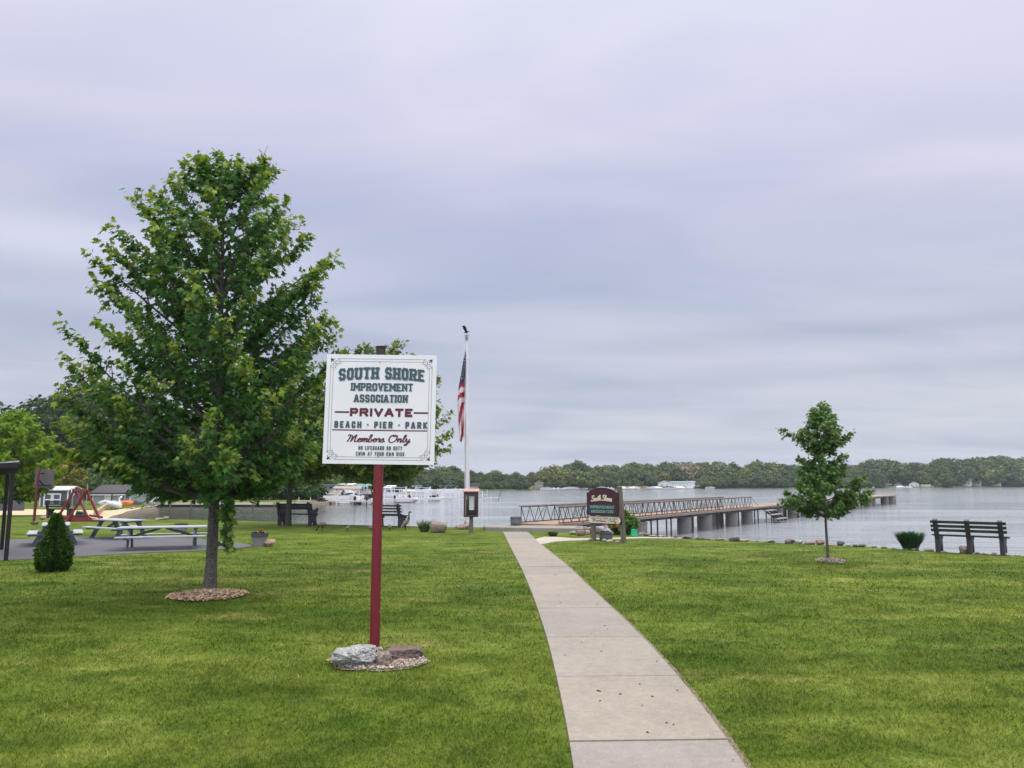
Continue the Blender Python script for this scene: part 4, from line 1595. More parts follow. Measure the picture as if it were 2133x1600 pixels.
SCR = {   # a flowing hand: strokes as control points; x advances, baseline 0, x-height .5, ascender 1
    'M': ([[(-.05, .78), (.02, .92), (.16, .88), (.12, .4), (.02, .0)], [(.14, .86), (.34, .80), (.36, .3), (.34, .06), (.5, .6), (.68, .98)], [(.68, .98), (.66, .5), (.66, .08), (.76, .02), (.88, .12)]], .86),
    'e': ([[(.0, .18), (.2, .26), (.32, .40), (.24, .50), (.12, .42), (.08, .2), (.16, .02), (.3, .04), (.42, .18)]], .38),
    'm': ([[(.0, .2), (.06, .46), (.1, .48), (.08, .2), (.06, .0)], [(.08, .24), (.2, .48), (.28, .46), (.26, .2), (.24, 0)], [(.26, .24), (.4, .48), (.48, .46), (.46, .16), (.5, .02), (.62, .14)]], .58),
    'b': ([[(.0, .2), (.16, .62), (.24, .92), (.16, .98), (.1, .7), (.1, .1), (.2, .0), (.32, .12), (.32, .32), (.22, .4), (.42, .3)]], .40),
    'r': ([[(.0, .18), (.1, .44), (.14, .52), (.2, .42), (.3, .44), (.24, .2), (.26, .02), (.4, .14)]], .36),
    's': ([[(.0, .16), (.16, .46), (.2, .5), (.24, .3), (.26, .1), (.16, .0), (.06, .06)], [(.2, .02), (.4, .14)]], .36),
    'O': ([[(.36, .98), (.12, .86), (.0, .46), (.1, .08), (.34, .0), (.6, .22), (.66, .66), (.52, .94), (.3, .92), (.34, .78), (.72, .86)]], .76),
    'n': ([[(.0, .2), (.06, .46), (.1, .48), (.08, .2), (.06, .0)], [(.08, .24), (.24, .48), (.32, .44), (.30, .16), (.34, .02), (.46, .14)]], .43),
    'l': ([[(.0, .16), (.2, .66), (.24, .92), (.16, .98), (.1, .7), (.1, .16), (.18, .02), (.32, .16)]], .29),
    'y': ([[(.0, .22), (.06, .48), (.1, .42), (.1, .18), (.18, .06), (.3, .22), (.36, .46)], [(.36, .46), (.32, .1), (.22, -.32), (.08, -.42), (.06, -.28), (.3, -.04), (.5, .12)]], .46),
    'S': ([[(.56, .80), (.5, .96), (.3, 1.0), (.14, .86), (.2, .64), (.46, .44), (.5, .2), (.32, .02), (.1, .04), (.0, .18), (.1, .26)]], .60),
    'o': ([[(.2, .48), (.06, .4), (.04, .14), (.18, .0), (.34, .12), (.36, .36), (.22, .48), (.28, .38), (.46, .38)]], .42),
    'u': ([[(.0, .3), (.06, .48), (.08, .2), (.16, .02), (.3, .16), (.36, .48), (.34, .16), (.4, .02), (.52, .14)]], .48),
    't': ([[(.0, .2), (.14, .6), (.16, .84), (.12, .4), (.14, .06), (.24, .02), (.36, .14)], [(.0, .62), (.32, .66)]], .32),
    'h': ([[(.0, .16), (.2, .66), (.24, .92), (.16, .98), (.1, .7), (.08, .0)], [(.09, .2), (.26, .48), (.34, .42), (.32, .14), (.36, .02), (.48, .14)]], .45),
}


class Ink:
    """flat paint strokes on a board face; each stroke sits a hair above the last so none coincide"""
    def __init__(self, y=-0.0):
        self.mb = MB()
        self.y = y
        self.k = 0
        self.warp = None

    def quad(self, pts):
        y = self.y - 0.00006 * (self.k % 60)
        self.k += 1
        vs = []
        for x, z in pts:
            if self.warp:
                x, z = self.warp(x, z)
            vs.append((x, y, z))
        self.mb.add(vs, [tuple(range(len(vs)))])

    def seg(self, a, b, t, e0=None, e1=None, n=1):
        a, b = Vector(a), Vector(b)
        d = b - a
        if d.length < 1e-7:
            return
        d.normalize()
        e0 = t / 2 if e0 is None else e0
        e1 = t / 2 if e1 is None else e1
        a, b = a - d * e0, b + d * e1
        s = Vector((-d.y, d.x)) * t / 2
        for i in range(n):
            p, q = a.lerp(b, i / n), a.lerp(b, (i + 1) / n)
            self.quad([p - s, q - s, q + s, p + s])

    def poly(self, pts, t):
        for i, (a, b) in enumerate(zip(pts[:-1], pts[1:])):
            self.seg(a, b, t, 0.45 * t, 0.45 * t)

    def ribbon(self, pts, t, taper=0.55):
        """continuous smooth ribbon through the points"""
        pts = [Vector(p) for p in pts]
        fine = []
        n = len(pts)
        for i in range(n - 1):
            p0, p1, p2, p3 = pts[max(i - 1, 0)], pts[i], pts[i + 1], pts[min(i + 2, n - 1)]
            for j in range(6):
                u = j / 6
                fine.append(0.5 * ((2 * p1) + (p2 - p0) * u + (2 * p0 - 5 * p1 + 4 * p2 - p3) * u * u + (3 * p1 - p0 - 3 * p2 + p3) * u ** 3))
        fine.append(pts[-1])
        L_, R_ = [], []
        m = len(fine)
        for i, p in enumerate(fine):
            d = fine[min(i + 1, m - 1)] - fine[max(i - 1, 0)]
            d = d.normalized() if d.length > 1e-9 else Vector((1, 0))
            # a broad pen: down strokes thick, up strokes thin
            w = t * (0.62 + 0.38 * abs(d.y)) * (1 if 0 < i < m - 1 else taper)
            s = Vector((-d.y, d.x)) * w / 2
            L_.append(p + s)
            R_.append(p - s)
        for i in range(m - 1):
            self.quad([R_[i], R_[i + 1], L_[i + 1], L_[i]])

    def block(self, text, cx, z0, width, h, t, serif=0.0, gap=0.18, word=0.5, n=1, xs=1.0):
        adv = []
        for ch in text:
            adv.append(word * h if ch == ' ' else BLK[ch][2] * h * xs)
        tot = sum(adv) + gap * h * (len(text) - 1)
        s = width / tot
        x = cx - width / 2
        for ch, a in zip(text, adv):
            w = a * s
            if ch != ' ':
                st, se, _ = BLK[ch]
                tx = min(t, w * 0.42)

                def M_(p):
                    return (x + t / 2 + p[0] * (w - t), z0 + t / 2 + p[1] * (h - t))
                for line in st:
                    self.poly([M_(p) for p in line], t)
                if serif:
                    for p in se:
                        q = M_(p)
                        dz = 0
                        self.seg((q[0] - serif * t, q[1] + dz), (q[0] + serif * t, q[1] + dz), t * 0.9, 0, 0)
            x += w + gap * h * s

    def script(self, text, cx, z0, width, h, t, slant=0.28, word=0.35):
        tot = sum(word if c == ' ' else SCR[c][1] for c in text)
        s = width / tot
        x = cx - width / 2
        for c in text:
            if c == ' ':
                x += word * s
                continue
            st, a = SCR[c]
            for line in st:
                self.ribbon([(x + p[0] * s + slant * p[1] * h, z0 + p[1] * h) for p in line], t)
            x += a * s

    def build(self, name, m, parent):
        return self.mb.build(name, m, parent, recalc=False)


def flat_mat(name, col, rough=0.5):
    return mat(name, col, rough, 0.08, 12, 0, 0.0)


# ------------------------------------------------------------------ the tall white sign
M_MAROON = chip_mat('chipped_maroon_paint', (0.165, 0.012, 0.022), (0.50, 0.36, 0.34), 0.70, 24, 0.40)
M_STEEL_B = mat('bolt_steel', (0.35, 0.35, 0.36), 0.4, 0.15, 30, 0.6)
M_RUST = mat('rusty_iron', (0.055, 0.032, 0.035), 0.7, 0.35, 20)
M_BOARD = mat('white_sign_board', (0.72, 0.725, 0.735), 0.45, 0.04, 3, 0, 0.02)
INK_TEAL, INK_SHADE = flat_mat('sign_ink_teal', (0.045, 0.085, 0.090)), flat_mat('sign_ink_shadow', (0.33, 0.40, 0.41))
INK_MAROON, INK_DARK, INK_LINE = flat_mat('sign_ink_maroon', (0.105, 0.012, 0.030)), flat_mat('sign_ink_dark', (0.02, 0.02, 0.04)), flat_mat('sign_ink_line', (0.13, 0.15, 0.17))

sgn = thing('park_sign', 'tall white square notice sign on a chipped maroon post ringed with rocks', 'sign', SIGN_C)
sd_ = SIGN_C.y
top_z = HT(722, sd_)
mb = MB()
mb.tube([(0, 0, -0.2), (0, 0, HT(745, sd_) - 0.02)], 0.051, 24)
mb.build('post', M_MAROON, sgn, smooth=0.8)
mb = MB()
mb.lathe([(0.046, HT(745, sd_) - 0.03), (0.050, top_z - 0.014), (0.058, top_z - 0.012), (0.058, top_z), (0.0, top_z + 0.003)], 20)
mb.build('post_cap', M_RUST, sgn, smooth=0.6)
# board: corners surveyed at the board's depth
by = sd_ - 0.056
c_tl, c_br, c_tr, c_bl = P(680, 738, by), P(905, 969, by), P(909.5, 741, by), P(673, 966, by)
cen = (c_tl + c_br + c_tr + c_bl) / 4
BW = ((c_tr - c_tl).length + (c_br - c_bl).length) / 2
BH = ((c_tl - c_bl).length + (c_tr - c_br).length) / 2
rot_b = math.atan2((c_tr - c_tl).z, (c_tr - c_tl).x)


def child(o, root, loc, ry=0.0, rz=0.0):
    o.location = loc
    o.rotation_euler = (0, ry, rz)
    o.parent = root
    return o


bl = Vector((cen.x - SIGN_C.x, by - sd_, cen.z - SIGN_C.z))
mb = MB()
mb.box((0, 0, 0), (BW, 0.012, BH))
child(mb.build('sign_board', M_BOARD, sgn, bevel=0.002), sgn, bl, -rot_b)


def on_board(ink, name, m):
    child(ink.build(name, m, sgn), sgn, bl, -rot_b)


W2 = BW / 2
S_ = BW / 232.0                      # one survey pixel on the board


def bx(u):
    return (u - 0.5) * BW


# u runs 0..1 from the left edge, v 0..1 from the top edge; the crop of the photograph was used to read these
def bz(v):
    return (0.5 - v) * BH


def arch(x, z):
    k = x / (0.40 * BW)
    return x, z - 0.022 * BH * k * k


LINES = (('SOUTH SHORE', .503, .224, .775, .110, .0225, .80, .15, .42, 1.0, 1.4), ('IMPROVEMENT', .510, .334, .560, .072, .0140, .80, .14, .5, 1.0, 1.0), ('ASSOCIATION', .503, .438, .485, .071, .0140, .80, .16, .5, 1.0, 1.0),
         ('BEACH . PIER . PARK', .512, .675, .835, .062, .0150, 0, .24, .28, .72, 0), ('NO LIFEGUARD ON DUTY', .515, .871, .392, .036, .0062, 0, .17, .32, .62, 0), ('SWIM AT YOUR OWN RISK', .515, .924, .435, .036, .0062, 0, .17, .32, .62, 0))
for txt, u, v, w_, h_, t_, sf, gp_, wd, xs_, shd in LINES:
    for nm, m, k, y in (('lettering_shadow', INK_SHADE, shd * S_, -0.0066), ('lettering', INK_TEAL, 0, -0.0105)):
        if nm == 'lettering_shadow' and not shd:
            continue
        ink = Ink(y)
        base = arch if txt == 'SOUTH SHORE' else (lambda x, z: (x, z))
        ink.warp = lambda x, z: (base(x, z)[0] + k, base(x, z)[1] - k)
        ink.block(txt, bx(u), bz(v), w_ * BW, h_ * BH, t_ * BH, serif=sf, gap=gp_, word=wd, xs=xs_)
        on_board(ink, nm, m)
ink = Ink(-0.0075)
ink.block('PRIVATE', bx(.512), bz(.570), .565 * BW, .078 * BH, .0230 * BH, gap=.12)
on_board(ink, 'maroon_lettering', INK_MAROON)
for a_, b_, v, t_ in ((.093, .222, .531, .016), (.804, .936, .531, .016), (.075, .93, .694, .0105)):
    ink = Ink(-0.0075)
    ink.seg((bx(a_), bz(v)), (bx(b_), bz(v)), t_ * BH, 0, 0)
    on_board(ink, 'maroon_rule', INK_MAROON)
ink = Ink(-0.0075)
ink.script('Members Only', bx(.495), bz(.80), .565 * BW, .068 * BH, .0125 * BH, slant=0.30)
on_board(ink, 'maroon_script', INK_MAROON)
# border: a double line whose corners curl into scrolls, with a dark leaf in each corner
ink = Ink(-0.0075)
ink2 = Ink(-0.0075)


def spiral(c, r, a0, turns, sgn_, n=26):
    out = []
    for i in range(n + 1):
        t = i / n
        a = a0 + sgn_ * turns * 2 * PI * t
        q = r * (1 - 0.86 * t)
        out.append((c[0] + q * math.cos(a), c[1] + q * math.sin(a)))
    return out


o1, o2 = .040, .064
ll = .0030 * BH
for sx in (-1, 1):
    for o_, e_ in ((o1, .135), (o2, .150)):
        ink.seg((sx * (W2 - o_ * BW), bz(e_)), (sx * (W2 - o_ * BW), bz(1 - e_)), ll, 0, 0)
for sz in (-1, 1):
    for o_, e_ in ((o1, .135), (o2, .150)):
        ink.seg((bx(e_), sz * (BH / 2 - o_ * BH)), (bx(1 - e_), sz * (BH / 2 - o_ * BH)), ll, 0, 0)
for sx in (-1, 1):
    for sz in (-1, 1):
        c = (sx * (W2), sz * (BH / 2))

        def q(u, v):
            return (c[0] - sx * u * BW, c[1] - sz * v * BH)
        s_ = sx * sz
        # outer line bends into the two scrolls
        ca, cb_ = q(.098, .068), q(.068, .098)
        ra = .028 * BW
        ink.ribbon([q(.135, .040)] + spiral(ca, ra, math.atan2(sz, -0.1 * sx), 1.4, sx * sz), ll * 1.35, 1)
        ink.ribbon([q(.040, .135)] + spiral(cb_, ra, math.atan2(-0.1 * sz, sx), 1.4, -sx * sz), ll * 1.35, 1)
        ink.ribbon([q(.150, .064), q(.135, .070), q(.130, .062)], ll * 1.3, 1)
        ink.ribbon([q(.064, .150), q(.070, .135), q(.062, .130)], ll * 1.3, 1)
        for u, v in ((.098, .098), (.125, .085), (.085, .125)):
            z_ = q(u, v)
            ink.seg((z_[0] - .003 * BW, z_[1]), (z_[0] + .003 * BW, z_[1]), .006 * BH, 0, 0)
        # leaf ornament
        for pts in ([(.038, .036), (.055, .040), (.064, .058), (.058, .064), (.040, .055)], [(.042, .056), (.050, .070), (.046, .078), (.040, .066)], [(.056, .042), (.070, .050), (.078, .046), (.066, .040)],
                    [(.060, .066), (.070, .062), (.072, .072)]):
            ink2.quad([q(*p) for p in pts])
        on_board(ink2, 'corner_ornament', INK_DARK)
        ink2 = Ink(-0.0075)
on_board(ink, 'border_lines', INK_LINE)
for sx, sz in ((0, .43), (0, -.43)):
    mb = MB()
    mb.lathe([(0, .004), (.006, .003), (.008, 0)], 10, caps=False)
    o = mb.build('bolt', M_STEEL_B, sgn)
    o.location = bl + Vector((sx * BW - .012, -.0065, sz * BH))
    o.rotation_euler = (PI / 2, 0, 0)

# ------------------------------------------------------------------ rocks
ST_GREY = stone('grey_granite', [(0.085, 0.092, 0.092), (0.24, 0.25, 0.24), (0.42, 0.42, 0.395)], 7, (0.50, 0.495, 0.46))
ST_TAN = stone('tan_granite', [(0.115, 0.088, 0.068), (0.21, 0.165, 0.132), (0.30, 0.245, 0.205)], 5)
ST_BROWN = stone('brown_stone', [(0.06, 0.047, 0.042), (0.115, 0.085, 0.075), (0.18, 0.135, 0.12)], 4)
ST_DARK = stone('dark_stone', [(0.045, 0.042, 0.045), (0.10, 0.095, 0.095), (0.17, 0.15, 0.145)], 4)
ST_PINK = stone('pink_stone', [(0.18, 0.115, 0.085), (0.30, 0.205, 0.16), (0.40, 0.30, 0.245)], 5)
ST_PALE = stone('pale_stone', [(0.20, 0.18, 0.15), (0.32, 0.29, 0.25), (0.44, 0.40, 0.35)], 5)


def rock_mesh(s, seed, rough=0.28, sub=4, facets=7, flat=0.25, boxy=0.45):
    """a boulder cut by random planes, then roughened; s = full size (x, y, z); sits with its foot at z = 0"""
    rn = random.Random(seed)
    bm = bmesh.new()
    bmesh.ops.create_icosphere(bm, subdivisions=sub, radius=1.0)
    planes = []
    for _ in range(facets):
        nrm = Vector((rn.gauss(0, 1), rn.gauss(0, 1), rn.gauss(0.15, .8))).normalized()
        planes.append((nrm, rn.uniform(0.62, 0.9)))
    off = Vector((seed * 3.7, seed * 1.3, seed * 2.1))
    for v in bm.verts:
        p = v.co.normalized()
        k = (1 - boxy) + boxy * 0.80 / max(abs(p.x), abs(p.y), abs(p.z))
        for nrm, dd in planes:
            q = p.dot(nrm) * k
            if q > dd:
                k = min(k, k * dd / q)
        k *= 1 + rough * 0.5 * noise.noise(p * 1.6 + off) + rough * 0.22 * noise.noise(p * 4.3 + off) + rough * 0.16 * noise.noise(p * 9 + off) + rough * .08 * noise.noise(p * 21 + off)
        v.co = p * k
    lo = [min(v.co[i] for v in bm.verts) for i in range(3)]
    hi = [max(v.co[i] for v in bm.verts) for i in range(3)]
    for v in bm.verts:
        v.co = Vector(((v.co[i] - (lo[i] + hi[i]) / 2) / (hi[i] - lo[i]) * s[i]) for i in range(3))
        v.co.z += s[2] / 2
        z = v.co.z / s[2]
        if z < flat:
            v.co.z = s[2] * (flat * 0.2 + z * 0.8) - s[2] * 0.10
    me = bpy.data.meshes.new('rock')
    bm.to_mesh(me)
    bm.free()
    me.shade_smooth()
    me.set_sharp_from_angle(angle=0.9)
    return me


def rock(label, loc, s, m, seed, rz=0.0, name='rock', cat='rock', group=None, sink=0.0, **kw):
    me = rock_mesh(s, seed, **kw)
    me.materials.append(m)
    o = bpy.data.objects.new(name, me)
    COL.objects.link(o)
    o.location = Vector(loc) - Vector((0, 0, sink))
    o.rotation_euler = (0, 0, rz)
    return tag(o, label, cat, group)


def px_rock(label, px0, px1, ytop, ybase, m, seed, deep=0.8, **kw):
    """rock spanning columns px0..px1, foot at ybase and top at ytop"""
    p = G((px0 + px1) / 2, ybase)
    w = (px1 - px0) / F_PX * p.y
    h = HT(ytop, p.y + w * deep * .3) - p.z
    p.y += w * deep * 0.4
    return rock(label, p, (w, w * deep, h), m, seed, **kw)


px_rock('large grey granite boulder at the left foot of the maroon post', 684, 781, 1345, 1396, ST_GREY, 4, 0.8, sub=5, facets=6, boxy=.6, rough=.42, name='boulder', cat='boulder')
px_rock('squat brown flat-topped boulder right of the maroon post', 795, 879, 1349, 1380, ST_BROWN, 18, 0.65, sub=5, facets=5, boxy=.5, rough=.34, name='boulder', cat='boulder')
px_rock('speckled tan rock in front of the maroon post', 779, 816, 1358, 1393, ST_TAN, 7, 0.9, sub=5)
px_rock('small sandy rock right of the speckled tan rock', 812, 840, 1373, 1391, ST_PINK, 9, 0.9)
px_rock('little pale stone wedged behind the maroon post', 784, 797, 1347, 1362, ST_PALE, 15, 0.9)
px_rock('large brown boulder on the lawn edge left of the notice box', 893, 930, 1086, 1110, ST_TAN, 22, 0.8, boxy=.15, facets=5, name='boulder', cat='boulder')
px_rock('rounded pinkish rock at the foot of the notice box', 956, 978, 1091, 1103, ST_PINK, 24, 0.8)
px_rock('tiny pale rock left of the pinkish rock near the notice box', 948, 957, 1094, 1101, ST_PALE, 25, 0.8)
px_rock('pink speckled rock leaning by the orange flower pot', 541, 571, 1122, 1139, ST_PINK, 26, 0.8)
px_rock('round pale boulder on the lagoon rim', 336, 350, 1075.5, 1083.5, ST_TAN, 27, 0.8)
px_rock('flat pale boulder left of the round one on the lagoon rim', 322, 337, 1078.5, 1084, ST_PALE, 28, 0.8)
px_rock('pinkish rock in the grass right of the hoop post', 80, 94, 1074, 1083, ST_PINK, 29, 0.8)
px_rock('brown rock at the foot of the hoop post', 61, 76, 1086, 1093, ST_BROWN, 30, 0.8)
# rip-rap between the landing and the low sign
for i, (a, b, t, bs, m, lab) in enumerate((
        (1176, 1206, 1100, 1108, ST_BROWN, 'brown slab rock at the right end of the landing'), (1196, 1212, 1097, 1107, ST_DARK, 'dark upright rock at the right end of the landing'),
        (1186, 1202, 1106, 1114, ST_PALE, 'pale flat rock before the landing corner'), (1202, 1222, 1104, 1116, ST_TAN, 'tan rock left of the low sign, largest of its cluster'),
        (1216, 1230, 1104, 1114, ST_PINK, 'pinkish rock against the left leg of the low sign'), (1208, 1226, 1096, 1107, ST_TAN, 'tan rock behind the left leg of the low sign'),
        (1226, 1262, 1098, 1113, ST_BROWN, 'long brown boulder between the legs of the low sign'), (1238, 1254, 1106, 1113, ST_DARK, 'dark rock before the long brown boulder under the low sign'),
        (1330, 1346, 1109, 1116, ST_PALE, 'pale rock right of the green bucket'), (1342, 1356, 1111, 1117, ST_TAN, 'tan rock second to the right of the green bucket'),
        (1226, 1236, 1122, 1128, ST_TAN, 'small tan stone at the left leg of the low sign'), (1232, 1244, 1122, 1127, ST_PALE, 'small pale stone left of the barrel planter'),
        (1240, 1252, 1123, 1127.5, ST_BROWN, 'small brown stone touching the barrel planter'), (1254, 1266, 1122.5, 1129, ST_PALE, 'pale stone in front of the barrel planter'),
        (1263, 1278, 1124, 1130, ST_PALE, 'flat pale stone right in front of the barrel planter'), (1272, 1284, 1122, 1129, ST_PINK, 'small pinkish stone right of the barrel planter'),
        (1281, 1290, 1126, 1131, ST_PALE, 'small pale stone at the right leg of the low sign'))):
    px_rock(lab, a, b, t, bs, m, 40 + i, 0.8, sub=3)
# shoreline rocks along the right lawn
rn = random.Random(9)
mats_r = [ST_TAN, ST_DARK, ST_PINK, ST_GREY, ST_BROWN, ST_PALE]
special = {1528: (1520, 1543, 1118, 1127.5, ST_DARK, 'dark rounded rock on the shoreline, left of the three close ones'), 1645: (1637, 1656, 1123, 1132, ST_BROWN, 'reddish rock on the shoreline left of the young tree trunk'),
           1666: (1657, 1676, 1125, 1132.5, ST_GREY, 'grey rock on the shoreline beside the reddish one'), 1690: (1678, 1700, 1127, 1134, ST_PINK, 'pink flat rock on the shoreline left of the young tree trunk'),
           1712: (1702, 1721, 1124, 1135, ST_TAN, 'tan rock on the shoreline touching the young tree trunk from the left'), 1754: (1746, 1762, 1127, 1136.5, ST_DARK, 'dark pointed rock on the shoreline right of the young tree trunk'),
           2010: (2003, 2020, 1137, 1153, ST_TAN, 'pointed tan rock seen between the legs of the right-hand bench')}
for k, (a, b, t, bs, m, lab) in special.items():
    px_rock(lab, a, b, t, bs + 0.6, m, k, 0.8, sub=3, name='shore_rock')
spx = [s[0] for s in SHORE_PX][:13][::-1]
spy = [s[1] for s in SHORE_PX][:13][::-1]
COLW = {id(ST_TAN): 'tan', id(ST_DARK): 'dark grey', id(ST_PINK): 'pinkish', id(ST_GREY): 'grey', id(ST_BROWN): 'brown', id(ST_PALE): 'pale'}
px = 1352.0
while px < 2330:
    w = rn.uniform(9, 22)
    if not any(abs(px + w / 2 - k) < 14 for k in special):
        m = rn.choice(mats_r)
        bs = float(np.interp(px, spx, spy))
        h = rn.uniform(2.5, 6)
        px_rock('%s rock among the low stones of the right shoreline' % COLW[id(m)], px, px + w, bs - h + 1, bs + 1.2, m, int(px * 7), 0.9, sub=3, name='shore_rock', group='stones along the right shoreline')
    px += w + rn.uniform(1, 16)
# stones at the water's edge under the bank (the strip between lawn and lake)
px = 1330.0
i = 0
while px < 2330:
    w = rn.uniform(10, 24)
    bs = float(np.interp(px, spx, spy))
    p = G(px + w / 2, bs)
    ww = w / F_PX * p.y
    m = rn.choice(mats_r)
    rock('%s stone at the waterline below the right lawn' % COLW[id(m)], (p.x, p.y + rn.uniform(0.35, 0.7), -0.62), (ww, ww * .9, ww * .8), m, 900 + i, name='shore_rock', group='stones at the waterline', sub=3)
    px += w * rn.uniform(.9, 1.6)
    i += 1
# pebble bank of the lagoon near the swan
for i in range(26):
    px = 262 + i * 2.4
    py = 1061 - i * 0.22 + rn.uniform(-1.2, 1.0)
    m = rn.choice([ST_PALE, ST_TAN, ST_PINK, ST_GREY])
    px_rock('%s stone on the pebble bank right of the swan boat' % COLW[id(m)], px, px + rn.uniform(4, 7), py - rn.uniform(1.5, 3), py, m, 700 + i, .9, sub=2, name='shore_rock', group='stones on the pebble bank')
# white marker stone beside the young tree
o = px_rock('white round flat stone at the foot of the young tree', 1701, 1713, 1165.5, 1168.5, mat('white_stone', (0.75, 0.74, 0.70), .6, .06), 31, 0.9)

# ------------------------------------------------------------------ park furniture
M_WHITEP = mat('white_pole_paint', (0.62, 0.62, 0.65), 0.4, 0.08, 4)
M_STEEL = mat('dull_steel', (0.30, 0.30, 0.32), 0.45, 0.15, 8, 0.6)
M_BLACK = mat('black_metal', (0.012, 0.012, 0.014), 0.5, 0.2, 8)
M_PLAST = mat('charcoal_recycled_plastic', (0.030, 0.031, 0.037), 0.6, 0.3, 9, 0, 0.2)
M_SLAT = wood('dark_green_grey_slat', (0.026, 0.033, 0.033), (0.058, 0.066, 0.064), 4, 'X', 0.6)
M_SLATD = wood('navy_slat', (0.022, 0.026, 0.032), (0.05, 0.055, 0.062), 4, 'X', 0.6)
M_GREYWOOD = wood('weathered_grey_table', (0.26, 0.285, 0.32), (0.42, 0.44, 0.47), 4, 'X', 0.75)
M_GREYLEG = wood('weathered_grey_leg', (0.07, 0.085, 0.11), (0.15, 0.17, 0.20), 4, 'Z', 0.75)
M_POSTWOOD = wood('weathered_brown_post', (0.085, 0.072, 0.058), (0.18, 0.155, 0.13), 5, 'Z', 0.85)
M_GLASS = mat('dark_glass', (0.02, 0.028, 0.03), 0.08, 0.1, 3, 0, 0.0, spec=0.6)
M_PAPER = mat('notice_paper', (0.62, 0.65, 0.63), 0.7, 0.05, 9)


def part(root, name, m, fn, smooth=0.0, bevel=0.0):
    mb = MB()
    fn(mb)
    return mb.build(name, m, root, smooth=smooth, bevel=bevel)


# ---- flagpole and flag
FP = G(974.5, 1098)
FP.x = P(974.5, HORIZON, FP.y).x
fp = thing('flagpole', 'tall white flagpole topped by a small dark eagle, behind the notice box', 'flagpole', FP)
zt = HT(712, FP.y)
lean = P(972, 712, FP.y).x - FP.x
part(fp, 'pole', M_WHITEP, lambda mb: mb.tube([(0, 0, -.2), (lean * .5, 0, zt * .5), (lean, 0, zt)], [0.098, 0.082, 0.058], 16), 0.8)
part(fp, 'pole_collar', M_STEEL, lambda mb: mb.lathe([(0.11, -.05), (0.15, 0.0), (0.145, .12), (0.115, .20), (0.10, .22)], 16), 0.8)
part(fp, 'pulley_truck', M_STEEL, lambda mb: (mb.lathe([(0.05, zt - .02), (0.062, zt), (0.045, zt + .05), (0.022, zt + .06), (.055, zt + .10), (.062, zt + .16), (.058, zt + .21), (.03, zt + .22), (.03, zt + .23), (.088, zt + .235), (.088, zt + .25), (.02, zt + .26), (.012, zt + .29)], 14, (lean, 0, 0))), 0.7)
mb = MB()
ze = zt + .29
mb.tube([(lean - .12, 0, ze + .075), (lean - .03, 0, ze + .085), (lean + .015, 0, ze + .10), (lean + .05, 0, ze + .125), (lean + .075, 0, ze + .125), (lean + .125, 0, ze + .115)], [.006, .030, .038, .026, .020, .003], 8)
mb.tube([(lean, 0, ze - .01), (lean, 0, ze + .07)], .010, 6)
for s in (-1, 1):      # raised wings: thick near the body, feathered at the tip
    mb.add([(lean + .02, s * .02, ze + .11), (lean - .05, s * .02, ze + .10), (lean - .17, s * .20, ze + .31), (lean - .08, s * .19, ze + .33), (lean - .015, s * .12, ze + .27),
            (lean + .02, s * .035, ze + .10), (lean - .05, s * .035, ze + .09), (lean - .17, s * .205, ze + .30), (lean - .08, s * .20, ze + .325), (lean - .015, s * .13, ze + .26)],
           [(0, 1, 2, 3, 4), (9, 8, 7, 6, 5), (0, 5, 6, 1), (1, 6, 7, 2), (2, 7, 8, 3), (3, 8, 9, 4), (4, 9, 5, 0)])
mb.build('eagle_finial', M_BLACK, fp)
part(fp, 'halyard', M_PAPER, lambda mb: (mb.tube([(-.115, -.04, .9), (lean - .075, -.03, zt - .05)], .006, 4), mb.box((-.12, -.05, zt * .455), (.03, .04, .16))))

M_RED, M_WHT, M_BLU = (mat('flag_red', (0.38, 0.016, 0.045), 0.7, .1, 5), mat('flag_white', (0.66, 0.64, 0.65), 0.7, .06, 5), mat('flag_blue', (0.012, 0.016, 0.062), 0.7, .1, 5))
mb = MB()
NT, NS = 60, 18
zf, zb_ = HT(722, FP.y), HT(921, FP.y)


def fl(t, s, dy=0.0):
    """limp cloth: t down its hanging length, s from its outer fold to the pole side"""
    xl = float(np.interp(t, [0, .2, .45, .6, .8, 1], [968.5, 961, 953, 951.5, 954, 957.5]))
    xr = float(np.interp(t, [0, .2, .45, .6, .75, .93, 1], [970, 969.5, 968.5, 967, 965, 968, 961]))
    px = xl + (xr - xl) * s
    y = -0.05 + 0.11 * math.sin(s * 7.5 + t * 3.5) * min(1, t * 4 + .1) + .05 * math.sin(t * 9 + s * 3)
    return (P(px, HORIZON, FP.y).x - FP.x, y + dy, zf + (zb_ - zf) * t + .03 * math.sin(s * 5))


mb.v = [fl(i / NT, j / NS) for i in range(NT + 1) for j in range(NS + 1)]


def flag_col(t, s):
    if t < .34 + .11 * (1 - s):
        return 2
    if t < .62 - .05 * s:
        return int((t + .07 * s) * 19) % 2
    return int(s * 2.6 + t * 5.2 + .4 * math.sin(t * 8)) % 2


